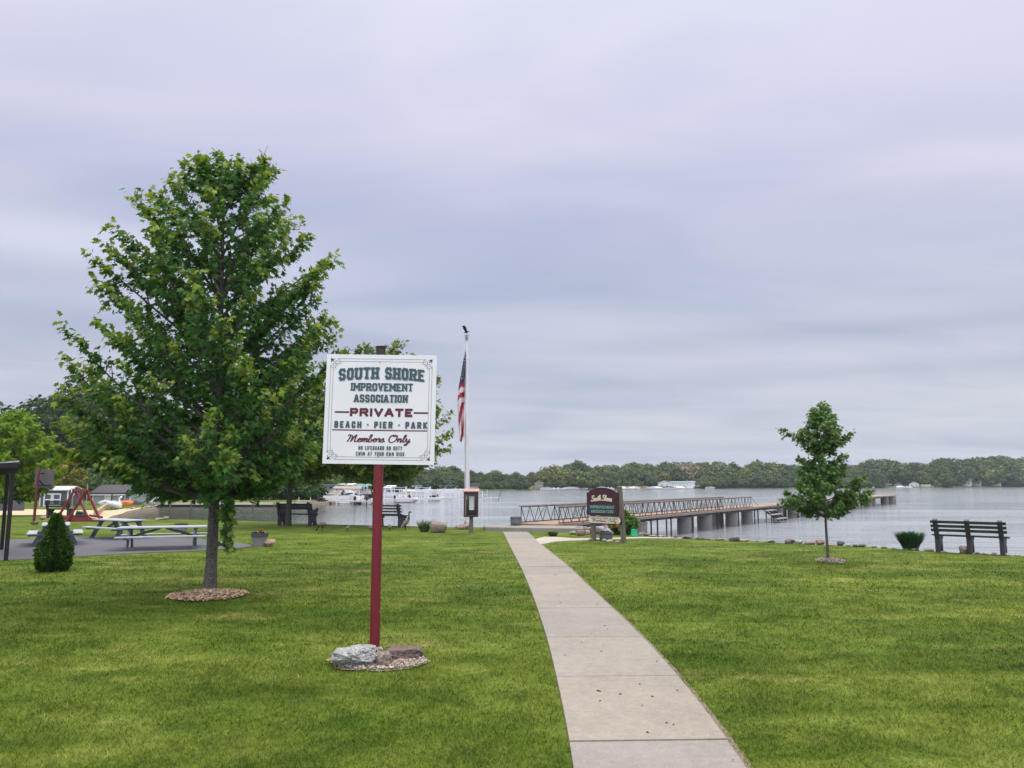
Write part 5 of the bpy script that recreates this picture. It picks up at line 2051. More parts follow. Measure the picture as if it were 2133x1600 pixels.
for i in range(NT):
    for j in range(NS):
        a = i * (NS + 1) + j
        mb.f.append((a, a + 1, a + NS + 2, a + NS + 1))
        mb.mi.append(flag_col((i + .5) / NT, (j + .5) / NS))
fo = mb.build('flag', [M_RED, M_WHT, M_BLU], smooth=3.0, recalc=False)
so = fo.modifiers.new('thickness', 'SOLIDIFY')
so.thickness = 0.004
fo.location = FP
tag(fo, 'limp red, white and blue flag with stars hanging down the white flagpole', 'flag')
ms = MB()
for r_ in range(10):
    for c_ in range(4):
        t = .05 + .36 * (r_ + .5 * (c_ % 2)) / 10
        s = (c_ + .6) / 4.3
        if flag_col(t + .02, s) != 2:
            continue
        for dy in (-.012, .012):
            p, q, w_ = Vector(fl(t, s, dy)), Vector(fl(t, min(1, s + .13), dy)), Vector(fl(t + .011, s, dy))
            a, b = (q - p), (w_ - p)
            a = a.normalized() * min(a.length, .042)
            pts = []
            for i in range(10):
                an = i * PI / 5
                rr_ = 1.0 if i % 2 == 0 else .42
                pts.append(p + a * (rr_ * math.cos(an)) + b * (rr_ * math.sin(an)))
            ms.add(pts, [tuple(range(10))])
st = ms.build('stars', M_WHT, fo, recalc=False)

# ---- notice box
KB = G(984, 1110)
kd = KB.y
kx = lambda px: P(px, HORIZON, kd).x - KB.x
kz0, kz1 = HT(1077, kd), HT(1025, kd)
kk = thing('notice_box', 'maroon glass-fronted notice box with a white sheet inside, on a wooden post', 'notice board', KB, R(3))
x0, x1 = kx(966.5), kx(996.5)
part(kk, 'post', M_POSTWOOD, lambda mb: mb.box(((x0 + x1) / 2 + .01, 0.05, kz0 / 2 - .1), (.135, .10, kz0 + .2)), bevel=.006)
M_MAR2 = mat('dark_maroon_paint', (0.075, 0.013, 0.017), 0.5, .2, 8)
M_MARL = mat('faded_maroon_paint', (0.40, 0.22, 0.22), 0.6, .12, 8)


def kbox(mb):
    dp = .14
    cx, w = (x0 + x1) / 2, x1 - x0
    mb.box((cx, dp / 2 + .03, (kz0 + kz1) / 2), (w, .02, kz1 - kz0))
    fr = .055
    mb.box((x0 + fr / 2, -.035, (kz0 + kz1) / 2), (fr, .11, kz1 - kz0))
    mb.box((x1 - fr / 2, -.035, (kz0 + kz1) / 2), (fr, .11, kz1 - kz0))
    mb.box((cx, -.036, kz0 + fr / 2), (w - 2 * fr, .108, fr))
    mb.box((cx, -.036, kz1 - fr / 2), (w - 2 * fr, .108, fr))
    for s in (x0 + .01, x1 - .01):
        mb.box((s, .055, (kz0 + kz1) / 2), (.02, .07, kz1 - kz0 - .004))


part(kk, 'case', M_MAR2, kbox, bevel=.004)
part(kk, 'case_back', M_GLASS, lambda mb: mb.box(((x0 + x1) / 2, .075, (kz0 + kz1) / 2), (x1 - x0 - .05, .012, kz1 - kz0 - .05)))
part(kk, 'notice_sheet', M_PAPER, lambda mb: (mb.box(((x0 + x1) / 2 + .02, .062, HT(1048, kd)), (.17, .006, HT(1033, kd) - HT(1062, kd))), mb.box((x0 + .085, .064, HT(1036, kd)), (.05, .004, .13))))
part(kk, 'side_strip', mat('bleached_wood', (.42, .38, .28), .8, .15, 8), lambda mb: mb.box((x0 + .068, -.02, (kz0 + kz1) / 2), (.022, .03, kz1 - kz0 - .13)))
ov = .045
part(kk, 'roof', M_MARL, lambda mb: mb.add([(x0 - ov, -.17, kz1 + .005), (x1 + ov, -.17, kz1 + .005), (x1 + ov, .14, kz1 + .02), (x0 - ov, .14, kz1 + .02),
                                              (x0 - ov, -.17, kz1 + .035), (x1 + ov, -.17, kz1 + .035), (x1 + ov - .03, -.02, kz1 + .115), (x0 - ov + .03, -.02, kz1 + .115), (x1 + ov, .14, kz1 + .05), (x0 - ov, .14, kz1 + .05)],
                                             [(0, 1, 2, 3), (0, 1, 5, 4), (4, 5, 6, 7), (7, 6, 8, 9), (3, 2, 8, 9), (0, 4, 7, 9, 3), (1, 5, 6, 8, 2)]))

# ---- low wooden association sign
LA_, LB_ = G(1234, 1127.2), G(1297, 1131.3)
dv = LB_ - LA_
Ls = math.hypot(dv.x, dv.y)
ang = math.atan2(dv.y, dv.x)
ls = thing('entrance_sign', 'low carved maroon and green sign with an arched top between two wooden posts', 'sign', LA_, ang)
dm = (LA_.y + LB_.y) / 2


def post_(mb, x, ztop, ln):
    mb.bar((x, 0.075, -.2), (x + ln, 0.075, ztop), .115, .115, (1, 0, 0))


mb = MB()
post_(mb, 0.0, HT(1018, LA_.y), -.06)
mb.build('post', M_POSTWOOD, ls, bevel=.008)
mb = MB()
post_(mb, Ls, HT(1014, LB_.y), -.13)
mb.build('post', M_POSTWOOD, ls, bevel=.008)
M_SMAR = mat('faded_dark_maroon', (0.050, 0.012, 0.024), 0.55, .25, 6, 0, .1)
M_SGRN = mat('dark_green_panel', (0.008, 0.045, 0.045), 0.5, .2, 6)
M_CREAM = mat('cream_paint', (0.62, 0.56, 0.44), 0.6, .12, 8)
M_DKTXT = mat('dark_green_ink', (0.03, 0.05, 0.045), 0.6, .15, 8)
b0, b1 = -.17, Ls - .12
bz0, bzs, bzt = HT(1074.5, dm), HT(1026, dm), HT(1015.5, dm)
cx, hw = (b0 + b1) / 2, (b1 - b0) / 2


def arch_poly(inset=0.0):
    h = hw - inset
    pts = [(cx - h + .03, bz0 + inset), (cx + h - .03, bz0 + inset), (cx + h, bz0 + .04 + inset), (cx + h, bzs - inset), (cx + h * .86, bzs - inset)]
    for i in range(0, 17):
        a = i / 16
        x = cx + h * .80 - 2 * h * .80 * a
        pts.append((x, bzs + .015 + (bzt - bzs - .015) * math.sin(PI * (0.06 + .88 * a)) ** .8 - inset))
    pts += [(cx - h * .86, bzs - inset), (cx - h, bzs - inset), (cx - h, bz0 + .04 + inset)]
    return pts


part(ls, 'carved_board', M_SMAR, lambda mb: mb.prism(arch_poly(), -.03, .014), bevel=.004)
part(ls, 'green_panel', M_SGRN, lambda mb: mb.box((cx, -.034, bz0 + .185), (hw * 1.74, .012, .265)), bevel=.003)
ink = Ink(-.0325)
ink.warp = lambda x, z: (x, z - .07 * ((x - cx) / hw) ** 2)
ink.script('South Shore', cx - .02, bz0 + .435, hw * 1.30, .155, .040, slant=.1)
ink2 = Ink(-.042)
ink2.warp = ink.warp
ink.build('script_lettering', M_CREAM, ls)
ink = Ink(-.042)
ink.block('IMPROVEMENT', cx, bz0 + .205, hw * 1.55, .080, .0120, serif=.8, gap=.18)
ink.block('ASSOCIATION', cx, bz0 + .080, hw * 1.42, .080, .0120, serif=.8, gap=.18)
ink.build('panel_lettering', mat('pale_teal_paint', (.36, .45, .44), .6, .1, 8), ls)
# lower name board, a capsule with a dark rim
c0, c1 = -.12, Ls - .02
cz0, cz1 = HT(1091.5, dm), HT(1074.5, dm) - .015
ccx = (c0 + c1) / 2


def capsule(ins, y0, y1):
    r_ = (cz1 - cz0) / 2 - ins
    zc = (cz0 + cz1) / 2
    pts = []
    for i in range(13):
        a = -PI / 2 + PI * i / 12
        pts.append((c1 - (cz1 - cz0) / 2 + r_ * math.cos(a), zc + r_ * math.sin(a)))
    for i in range(13):
        a = PI / 2 + PI * i / 12
        pts.append((c0 + (cz1 - cz0) / 2 + r_ * math.cos(a), zc + r_ * math.sin(a)))
    return pts, y0, y1


part(ls, 'lower_board', M_SMAR, lambda mb: mb.prism(*capsule(0, -.03, .014)))
part(ls, 'lower_board_face', M_CREAM, lambda mb: mb.prism(*capsule(.016, -.036, -.031)))
ink = Ink(-.0385)
ink.block('PRIVATE PARK & PIER', ccx, cz0 + .130, (c1 - c0) * .80, .055, .0085, serif=.8, gap=.18, word=.4)
ink.script('Members Only', ccx, cz0 + .055, (c1 - c0) * .74, .075, .0125, slant=.12)
ink.build('board_lettering', M_DKTXT, ls)

# ---- planters, bucket
M_BARREL = mat('grey_barrel', (0.13, 0.145, 0.15), 0.6, .25, 7)
M_POT = mat('grey_pot', (0.20, 0.21, 0.205), 0.55, .12, 5)
M_POTRIM = mat('dark_pot_rim', (0.055, 0.06, 0.065), 0.55, .12, 5)
M_SOIL = mat('potting_soil', (0.03, 0.022, 0.016), .95, .3, 20)
M_FLOWER_O = mat('orange_flower', (0.55, 0.10, 0.03), .6, .25, 9)
M_FLOWER_R = mat('red_flower', (0.42, 0.02, 0.045), .6, .25, 9)
M_FLOWER_W = mat('white_flower', (0.75, 0.70, 0.70), .6, .1, 9)
M_GREENL = mat('flower_leaf', (0.05, 0.10, 0.03), .6, .3, 12)


def flowers(root, name, c, rad, n, m, seed, size=.035, lift=.12):
    rn = random.Random(seed)
    mb = MB()
    for i in range(n):
        a, q = rn.uniform(0, 6.28), math.sqrt(rn.random()) * rad
        p = Vector((c[0] + q * math.cos(a), c[1] + q * math.sin(a), c[2] + rn.uniform(.25, 1) * lift))
        for k in range(5):
            b = k * 2 * PI / 5 + a
            t = Vector((math.cos(b), math.sin(b), rn.uniform(-.1, .5))) * size
            s = Vector((-math.sin(b), math.cos(b), 0)) * size * .45
            mb.add([p, p + t * .6 + s, p + t, p + t * .6 - s, p + Vector((0, 0, -.012))], [(0, 1, 2, 3), (4, 3, 2, 1)])
    mb.build(name, m, root)


def pot(name, label, loc, r, h, m, rim=None, rimh=.25):
    root = thing(name, label, 'planter', loc)
    part(root, 'pot', m, lambda mb: mb.lathe([(r * .62, -.01), (r * .68, .0), (r * .9, h * (1 - rimh)), (r * .93, h * (1 - rimh)), (r * .86, h - .03), (r * .2, h - .035), (0, h - .03)], 24), .7)
    if rim:
        part(root, 'rim', rim, lambda mb: mb.lathe([(r * .93, h * (1 - rimh)), (r * 1.0, h * (1 - rimh) + .004), (r * 1.0, h), (r * .90, h), (r * .88, h - .03)], 24, caps=False), .7)
    part(root, 'soil', M_SOIL, lambda mb: mb.lathe([(r * .87, h - .028), (r * .4, h - .012), (0, h - .008)], 18), 1)
    return root


pp = G(536, 1139.5)
pr_ = 17.5 / F_PX * pp.y
t = pot('flower_pot', 'grey pot with dark rim and orange flowers standing on the lawn by the patio', pp + Vector((0, .15, 0)), pr_, .35, M_POT, M_POTRIM)
flowers(t, 'foliage', (0, 0, .33), pr_ * .8, 26, M_GREENL, 3, .05, .06)
flowers(t, 'flower', (0, 0, .36), pr_ * .35, 18, M_FLOWER_O, 4, .035, .1)
flowers(t, 'pale_flower', (0, 0, .34), pr_ * .85, 14, M_FLOWER_W, 5, .028, .05)
pp = G(373, 1113)
t = pot('flower_pot', 'empty grey pot with dark rim behind the nearest picnic table', pp + Vector((0, .15, 0)), 13.5 / F_PX * pp.y, .34, M_POT, M_POTRIM)
pp = G(1264, 1127)
pr_ = 14 / F_PX * pp.y


def barrel(name, label, loc, r, h):
    root = thing(name, label, 'planter', loc)
    part(root, 'barrel', M_BARREL, lambda mb: mb.lathe([(r * .86, -.02), (r * .97, h * .35), (r, h * .6), (r * .97, h * .9), (r * .96, h), (r * .84, h), (r * .83, h - .05), (0, h - .05)], 20), .7)
    part(root, 'hoop', M_POTRIM, lambda mb: [mb.lathe([(r * k, z - .015), (r * k + .008, z - .015), (r * k + .008, z + .015), (r * k, z + .015)], 20, caps=False) for k, z in ((.925, h * .2), (.985, h * .8))], .7)
    part(root, 'soil', M_SOIL, lambda mb: mb.lathe([(r * .84, h - .045), (0, h - .02)], 16), 1)
    return root


t = barrel('barrel_planter', 'grey half-barrel planter ringed with stones under the low sign', pp + Vector((.0, .2, 0)), pr_, .245)
flowers(t, 'foliage', (0, 0, .22), pr_ * .7, 18, M_GREENL, 6, .04, .05)
flowers(t, 'red_flower', (-.02, 0, .30), .05, 7, M_FLOWER_R, 7, .04, .16)
flowers(t, 'white_flower', (-.02, 0, .23), .09, 12, M_FLOWER_W, 8, .035, .14)
pp = G(1322, 1117.5)
r_ = 7.2 / F_PX * pp.y
t = thing('bucket', 'bright green upturned plastic bucket beside the bush behind the low sign', 'bucket', pp + Vector((0, .1, 0)))
part(t, 'body', mat('green_plastic', (0.008, 0.36, 0.15), .4, .12, 6), lambda mb: mb.lathe([(r_ * 1.05, 0), (r_ * 1.08, .015), (r_ * 1.0, .03), (r_ * .86, .19), (r_ * .80, .215), (0, .22)], 20), .7)
part(t, 'handle', M_STEEL, lambda mb: mb.tube([(r_ * 1.0, 0, .05), (r_ * 1.1, -.03, .08), (r_ * .95, -.06, .16), (0, -r_ * 1.0, .19)], .004, 5))


# ---- benches
def bench(label, loc, rz, L, nsup, nback, arms=False, slat=M_SLAT, solid=False, group=None, slat_h=.085):
    root = thing('park_bench', label, 'bench', loc, rz, group)
    prof = [(-.37, .86), (-.30, .90), (-.25, .87), (-.14, .47), (.29, .42), (.31, .36), (.21, .31), (.25, 0), (.12, 0), (.09, .13), (.05, .19), (.00, .19), (-.04, .13), (-.07, 0), (-.21, 0), (-.20, .36)]
    if arms:
        prof = [(-.40, .88), (-.35, .93), (-.28, .90), (-.22, .68), (-.10, .62), (.22, .62), (.34, .68), (.40, .64), (.33, .54), (.30, .40), (.24, .30), (.30, 0), (.16, 0), (.10, .16), (.03, .22), (-.04, .18), (-.09, 0), (-.24, 0), (-.22, .36), (-.28, .55)]
    for i in range(nsup):
        x = -L / 2 + .12 + (L - .24) * i / (nsup - 1)
        mb = MB()
        n = len(prof)
        w = .05
        vs = [(x - w, y, z) for y, z in prof] + [(x + w, y, z) for y, z in prof]
        mb.add(vs, [tuple(range(n)), tuple(range(2 * n - 1, n - 1, -1))] + [(k, k + n, (k + 1) % n + n, (k + 1) % n) for k in range(n)])
        mb.build('leg_frame', M_PLAST, root, bevel=.012)
    d = Vector((0, .11, -.40)).normalized()
    nrm = Vector((0, .40, .11)).normalized()
    rot = Matrix((Vector((1, 0, 0)), nrm, -d)).transposed()
    ztop = .845
    for k in range(nback):
        stp = .115 if not solid else slat_h + .006
        if solid and k >= 1:
            stp = .13
        p = Vector((0, -.285, ztop)) + d * (k * stp + .04) + nrm * .03
        part(root, 'back_slat', slat, lambda mb: mb.box(p, (L, .035, slat_h), rot), bevel=.006)
    for k in range(4):
        part(root, 'seat_slat', slat, lambda mb: mb.box((0, -.10 + k * .118, .462 - .012 * k), (L, .105, .035)), bevel=.006)
    return root


a, b = G(1957, 1150.5), G(2086, 1157)
c = (a + b) / 2
rz = math.atan2(b.y - a.y, b.x - a.x)
bt_ = bench('three-legged slatted bench on the right lawn facing the lake, beside the dark tuft', c + Vector((.10, .12, 0)), rz, math.hypot(b.x - a.x, b.y - a.y) + .30, 3, 3, slat=M_SLAT, slat_h=.075)
bt_.scale = (1, 1, .91)
c = G(618, 1094.5)
bench('bench with scrolled ends behind the trunk of the waterside maple', c, R(-17), 1.62, 2, 2, arms=True, solid=True, slat_h=.115, slat=M_SLATD)
c = G(813, 1098)
bench('dark slatted bench half hidden behind the maroon sign post', c, R(-24), 1.25, 2, 4, slat=M_SLATD, slat_h=.055)
c = G(124, 1079)
bench('dark bench behind the red swing frame at the edge of the sand', c, R(-6), 1.35, 2, 3, slat=M_SLATD)

# ---- picnic tables
def picnic_table(label, loc, rz, L=1.83):
    root = thing('picnic_table', label, 'picnic table', loc, rz, 'grey picnic tables on the patio')
    root.scale = (1.0, 0.90, 0.74)
    for k in range(5):
        part(root, 'top_plank', M_GREYWOOD, lambda mb: mb.box((0, -.30 + k * .15, .75), (L, .142, .042)), bevel=.004)
    for s in (-1, 1):
        part(root, 'seat_plank', M_GREYWOOD, lambda mb: mb.box((0, s * .60, .455), (L, .26, .042)), bevel=.004)
    for sx in (-1, 1):
        x = sx * (L / 2 - .28)
        for s in (-1, 1):
            part(root, 'leg', M_GREYLEG, lambda mb: mb.bar((x, s * .22, .728), (x, s * .60, 0), .042, .15, (1, 0, 0)) if False else mb.bar((x, s * .20, .728), (x, s * .54, 0), .14, .045, (1, 0, 0)), bevel=.004)
        part(root, 'seat_support', M_GREYLEG, lambda mb: mb.bar((x + sx * .046, -.70, .40), (x + sx * .046, .70, .40), .045, .065), bevel=.003)
        part(root, 'top_support', M_GREYLEG, lambda mb: mb.bar((x + sx * .046, -.34, .70), (x + sx * .046, .34, .70), .045, .055), bevel=.003)
        part(root, 'brace', M_GREYLEG, lambda mb: mb.bar((sx * .06, 0, .715), (x, 0, .42), .045, .08), bevel=.003)
    return root


PT = 'grey picnic tables on the patio'
picnic_table('nearest weathered grey picnic table, left of the big maple trunk', G(338, 1143), R(19), 2.1)
picnic_table('weathered grey picnic table behind the nearest one', G(247, 1121), R(-34), 1.9)
picnic_table('weathered grey picnic table partly hidden by the conical spruce', G(115, 1138) + Vector((-.38, .62, 0)), R(120), 1.75)

# ---- shelter at the left edge
s1, s2 = G(12, 1168), G(3, 1146)
dsh = s2 - s1
lsh = math.hypot(dsh.x, dsh.y)
sh = thing('picnic_shelter', 'dark open shelter with black posts and light roof edge at the left border', 'shelter', s1, math.atan2(-dsh.x, dsh.y))
hz = HT(985, s1.y)
for (x, y) in ((0, 0), (0, lsh), (-3.2, 0), (-3.2, lsh)):
    part(sh, 'post', M_BLACK, lambda mb: mb.box((x, y, hz / 2), (.085, .085, hz + .02)), bevel=.005)
part(sh, 'beam', M_BLACK, lambda mb: (mb.box((-1.6, 0, hz + .05), (3.4, .10, .12)), mb.box((-1.6, lsh, hz + .05), (3.4, .10, .12)), mb.box((0, lsh / 2, hz + .05), (.096, lsh - .1, .11))))
zr = HT(959, s1.y)
part(sh, 'roof', mat('light_roof_edge', (.42, .45, .45), .6, .1, 5), lambda mb: mb.add(
    [(.10, -.14, zr - .035), (.10, lsh + .3, zr - .035), (-4.2, lsh + .3, zr - .62), (-4.2, -.14, zr - .62), (.10, -.14, zr), (.10, lsh + .3, zr), (-4.2, lsh + .3, zr - .57), (-4.2, -.14, zr - .57)],
    [(0, 1, 2, 3), (4, 5, 6, 7), (0, 1, 5, 4), (1, 2, 6, 5), (2, 3, 7, 6), (3, 0, 4, 7)]))
part(sh, 'fascia', M_BLACK, lambda mb: mb.add([(.08, -.20, hz + .10), (.08, -.16, hz + .10), (.08, -.16, zr - .05), (.08, -.20, zr - .05), (-3.6, -.20, hz + .0), (-3.6, -.16, hz + .0), (-3.6, -.16, zr - .55), (-3.6, -.20, zr - .55)],
                                              [(0, 1, 2, 3), (4, 5, 6, 7), (0, 4, 7, 3), (1, 5, 6, 2), (0, 1, 5, 4), (3, 2, 6, 7)]))

# ---- basketball hoop seen from behind
hb = G(70, 1091)
hp = thing('basketball_hoop', 'basketball backboard seen from behind on a dark red post', 'basketball hoop', hb)
ht = HT(976, hb.y)
hx = P(79, HORIZON, hb.y).x - hb.x
part(hp, 'post', mat('dark_red_post', (.11, .018, .020), .5, .2, 8), lambda mb: mb.tube([(0, 0, -.1), (hx * .8, 0, ht * .86), (hx, .05, ht)], .055, 10), .8)
bxc = P(80, HORIZON, hb.y).x - hb.x
part(hp, 'backboard', mat('grey_backboard', (.10, .095, .10), .6, .15, 6), lambda mb: mb.box((bxc + .03, .34, (HT(978, hb.y) + HT(1016, hb.y)) / 2), (.80, .04, HT(978, hb.y) - HT(1016, hb.y))), bevel=.006)
part(hp, 'bracket', M_BLACK, lambda mb: (mb.bar((hx * .8, .03, ht * .9), (bxc, .32, HT(985, hb.y)), .04, .04), mb.bar((hx * .75, .03, ht * .8), (bxc, .32, HT(1010, hb.y)), .04, .04), mb.box((bxc + .02, .30, HT(1011, hb.y)), (.7, .03, .04))))
part(hp, 'rim', mat('orange_rim', (.4, .08, .02), .5, .1), lambda mb: mb.tube([(bxc + .03 + .22 * math.cos(i * PI / 8), .62 + .22 * math.sin(i * PI / 8), HT(1012, hb.y)) for i in range(17)], .01, 6))

# ---- red swing frame
M_REDW = mat('red_timber', (0.20, 0.018, 0.024), 0.6, .2, 7)
f1, f2 = G(175, 1087), G(158, 1083.5)
fr = thing('swing_frame', 'red timber A-frame swing with low base rails at the edge of the beach', 'swing', f1)
wf = 35 / F_PX * f1.y
hf = HT(1023, f1.y) - f1.z
off = Vector((P(157, HORIZON, f2.y).x - f1.x, f2.y - f1.y, 0))
for o_ in (Vector((0, 0, 0)), off):
    for s in (-1, 1):
        part(fr, 'leg', M_REDW, lambda mb: mb.bar(o_ + Vector((s * wf, 0, 0)), o_ + Vector((s * .03, 0, hf)), .085, .085, (0, 1, 0)), bevel=.006)
    part(fr, 'base_rail', M_REDW, lambda mb: mb.bar(o_ + Vector((-wf - .04, .09, .06)), o_ + Vector((wf + .04, .09, .06)), .07, .11), bevel=.006)
part(fr, 'ridge_beam', M_REDW, lambda mb: mb.bar(off * 1.12 + Vector((0, 0, hf + .02)), off * -.12 + Vector((0, 0, hf + .02)), .12, .12), bevel=.006)
for s in (-1, 1):
    part(fr, 'side_rail', M_REDW, lambda mb: mb.bar(Vector((s * wf * .97, .09, .19)), off + Vector((s * wf * .97, .09, .19)), .08, .09), bevel=.006)
part(fr, 'swing_seat', M_BLACK, lambda mb: mb.box(off * .5 + Vector((.05, 0, .22)), (.55, .35, .05)), bevel=.01)
part(fr, 'chain', M_STEEL, lambda mb: [mb.tube([off * .5 + Vector((.05 + sx * .24, sy * .15, .24)), off * .5 + Vector((.05 + sx * .05, 0, hf - .03))], .008, 5) for sx in (-1, 1) for sy in (-1, 1)])
cc = G(168, 1078)
t = thing('cooler_bag', 'small black bag on the sand behind the swing frame', 'bag', cc)
part(t, 'bag', M_BLACK, lambda mb: mb.add([(-.28, -.16, 0), (.28, -.16, 0), (.28, .16, 0), (-.28, .16, 0), (-.20, -.12, .34), (.24, -.12, .28), (.24, .12, .28), (-.20, .12, .34)], [(0, 1, 2, 3), (4, 5, 6, 7), (0, 1, 5, 4), (1, 2, 6, 5), (2, 3, 7, 6), (3, 0, 4, 7)]), bevel=.04)
part(t, 'strap', M_STEEL, lambda mb: mb.tube([(-.15, -.1, .33), (-.05, -.12, .46), (.1, -.12, .44), (.2, -.1, .29)], .014, 6))

# ------------------------------------------------------------------ the pier
M_DECK = wood('deck_boards', (0.24, 0.165, 0.115), (0.42, 0.315, 0.24), 3, 'X', 0.8)
M_RAILTOP = wood('weathered_rail', (0.19, 0.155, 0.135), (0.34, 0.295, 0.265), 4, 'Y', 0.8)
M_TRUSS = mat('rusty_dark_steel', (0.035, 0.026, 0.024), 0.6, .35, 12)
M_CYL = m_concrete('pier_concrete', (0.17, 0.165, 0.16), stain=(0.09, 0.085, 0.08))
M_EDGE = mat('grey_edge_board', (0.28, 0.27, 0.26), 0.8, .2, 5)
DZ = 0.16
A0 = Z(1083, 1089.0, DZ)
A1 = Z(1820, 1031.6, DZ)
ex_ = Vector((A1.x - A0.x, A1.y - A0.y, 0))
PL = ex_.length
pa = math.atan2(ex_.y, ex_.x)
# local x along the pier, local y to its left (towards the far side), deck spans y in (-W, 0)
PW = 1.62
pier = thing('pier', 'long wooden pier with steel truss railings running out over the lake on concrete drums', 'pier', (A0.x, A0.y, DZ), pa)
pier_e = Vector((math.cos(pa), math.sin(pa), 0))


def deck_(mb):
    x = -.25
    i = 0
    rn = random.Random(4)
    while x < PL:
        w = .185
        mb.box((x + w / 2, -PW / 2 + rn.uniform(-.012, .012), -.022 + rn.uniform(-.003, .003)), (w - .012, PW + .12, .044))
        x += w
        i += 1


part(pier, 'deck', M_DECK, deck_)
part(pier, 'edge_beam', M_EDGE, lambda mb: (mb.box((PL / 2, -PW + .02, -.085), (PL + .4, .05, .075)), mb.box((PL / 2, -.02, -.085), (PL + .4, .05, .075))))
part(pier, 'stringer', M_TRUSS, lambda mb: (mb.box((PL / 2, -PW + .18, -.15), (PL, .09, .20)), mb.box((PL / 2, -.18, -.15), (PL, .09, .20)), mb.box((PL / 2, -PW / 2, -.15), (PL, .09, .20))))
RH = 0.64


def local_x(px, side_y):
    """pier coordinate where a sight line at column px meets the line y = side_y"""
    k = (px - W_PX / 2) / F_PX
    n = Vector((-math.sin(pa), math.cos(pa), 0)) * side_y
    bx_, by_ = A0.x + n.x, A0.y + n.y
    kk_ = k
    return (kk_ * by_ * 1.0 - bx_) / (pier_e.x - kk_ * pier_e.y)


def railing(y, x0, x1):
    root = None
    mbt = MB()
    mbt.box(((x0 + x1) / 2, y, RH), (x1 - x0 + .25, .075, .045))
    o = mbt.build('railing', M_RAILTOP, pier, bevel=.004)
    mb = MB()
    n = int((x1 - x0) / .62)
    st = (x1 - x0) / n
    for i in range(n):
        a = x0 + i * st
        mb.tube([(a, y, RH - .03), (a + st / 2, y, .01)], .0135, 5)
        mb.tube([(a + st / 2, y, .01), (a + st, y, RH - .03)], .0135, 5)
        if i % 4 == 0:
            mb.tube([(a, y, RH - .03), (a, y, .01)], .016, 5)
        if i % 5 == 2:
            mb.tube([(a + st * .3, y + (.25 if y > -1 else -.25), -.05), (a + st * .75, y, RH - .05)], .011, 5)
    mb.box(((x0 + x1) / 2, y, .022), (x1 - x0, .045, .03))
    mb.box(((x0 + x1) / 2, y, RH - .045), (x1 - x0, .05, .03))
    mb.build('truss', M_TRUSS, o)
    return o


railing(-.06, 0.0, local_x(1500, 0))
railing(-PW + .06, local_x(1166, -PW), local_x(1561, -PW))
xe = local_x(1561, -PW)
mb = MB()
mb.tube([(xe, -PW + .06, RH - .05), (xe + 1.5, -PW + .06, .02)], .012, 5)
mb.build('end_brace', M_TRUSS, pier)


def drum(x, y, r):
    mb = MB()
    zb = WATER_Z - DZ - .6
    zt_ = -.255
    mb.lathe([(r, zb), (r, zb + (zt_ - zb) * .5), (r * .98, zt_ - .1), (r * 1.03, zt_ - .08), (r * 1.03, zt_), (0, zt_)], 20, (x, y, 0))
    mb.build('concrete_drum', M_CYL, pier, smooth=.6)


xs_d = [local_x(p, -PW + .4) for p in (1322, 1418, 1461, 1516, 1548, 1612, 1642, 1668, 1700, 1738, 1768, 1800)]
for i, x in enumerate(xs_d):
    drum(x, -PW + .36, .36 if i else .46)
    if i % 3 == 0:
        drum(x + .12, -.36, .36)
part(pier, 'abutment_slab', M_TRUSS, lambda mb: (mb.box((.7, -PW / 2, -.20), (2.6, PW * .95, .26))))
lx = [local_x(p, -PW + .1) for p in (1352, 1365, 1393, 1436, 1488, 1497, 1532, 1565, 1572, 1600, 1630, 1655, 1684, 1718, 1752, 1785)]
for x in [2.4, 5.2] + lx:
    for y in (-PW + .1, -.1):
        mb = MB()
        mb.tube([(x, y, WATER_Z - DZ - .8), (x, y, -.11)], .042, 8)
        mb.build('steel_pile', M_TRUSS, pier, smooth=.8)
# swim steps on the near side
sx_ = local_x(1588, -PW)
for k in range(3):
    part(pier, 'step', M_EDGE, lambda mb: mb.box((sx_ + .2 * k, -PW - .28 - .30 * k, -.28 - .26 * k), (2.2, .30, .06)))
part(pier, 'step_stringer', M_TRUSS, lambda mb: [mb.bar((sx_ + s, -PW, -.14), (sx_ + s + .3, -PW - 1.0, -.95), .06, .12) for s in (-.8, .0, .9)])
# T-shaped head at the far end
h0, h1 = Z(1806, 1034.5, DZ), Z(1868, 1031.5, DZ)
hl = pier_e.to_2d()


def to_local(p):
    v = Vector((p.x - A0.x, p.y - A0.y, 0))
    return v.x * math.cos(-pa) - v.y * math.sin(-pa), v.x * math.sin(-pa) + v.y * math.cos(-pa)


xa, ya = to_local(h0)
xb, yb = to_local(h1)
part(pier, 'pier_head', M_DECK, lambda mb: mb.slab([(xa, ya), (xb, yb), (xb + 1.6, yb + 3.2), (xa + 1.6, ya + 3.2)], -.11, .012))
for (q, w) in ((.12, .3), (.24, .55), (.72, .45), (.93, .6)):
    x, y = xa + (xb - xa) * q, ya + (yb - ya) * q + .5
    mb = MB()
    mb.lathe([(w, WATER_Z - DZ - .6), (w, -.12), (0, -.12)], 14, (x, y, 0))
    mb.build('concrete_drum', M_CYL, pier, smooth=.6)
pp = Z(1820, 1030.5, DZ)
t = thing('mooring_post', 'small grey post standing on the far head of the pier', 'post', pp)
part(t, 'post', M_EDGE, lambda mb: mb.lathe([(.22, 0), (.20, .5), (.13, .55), (.12, .80), (.17, .85), (.14, .98), (0, 1.02)], 10), .7)
part(t, 'base', M_TRUSS, lambda mb: mb.box((0, 0, .02), (.5, .5, .05)))
pp = Z(1077, 1095, 0.135)
barrel('barrel_planter', 'dark barrel at the land end of the pier beside the first railing', pp + Vector((-.05, .1, 0)), .20, .32)


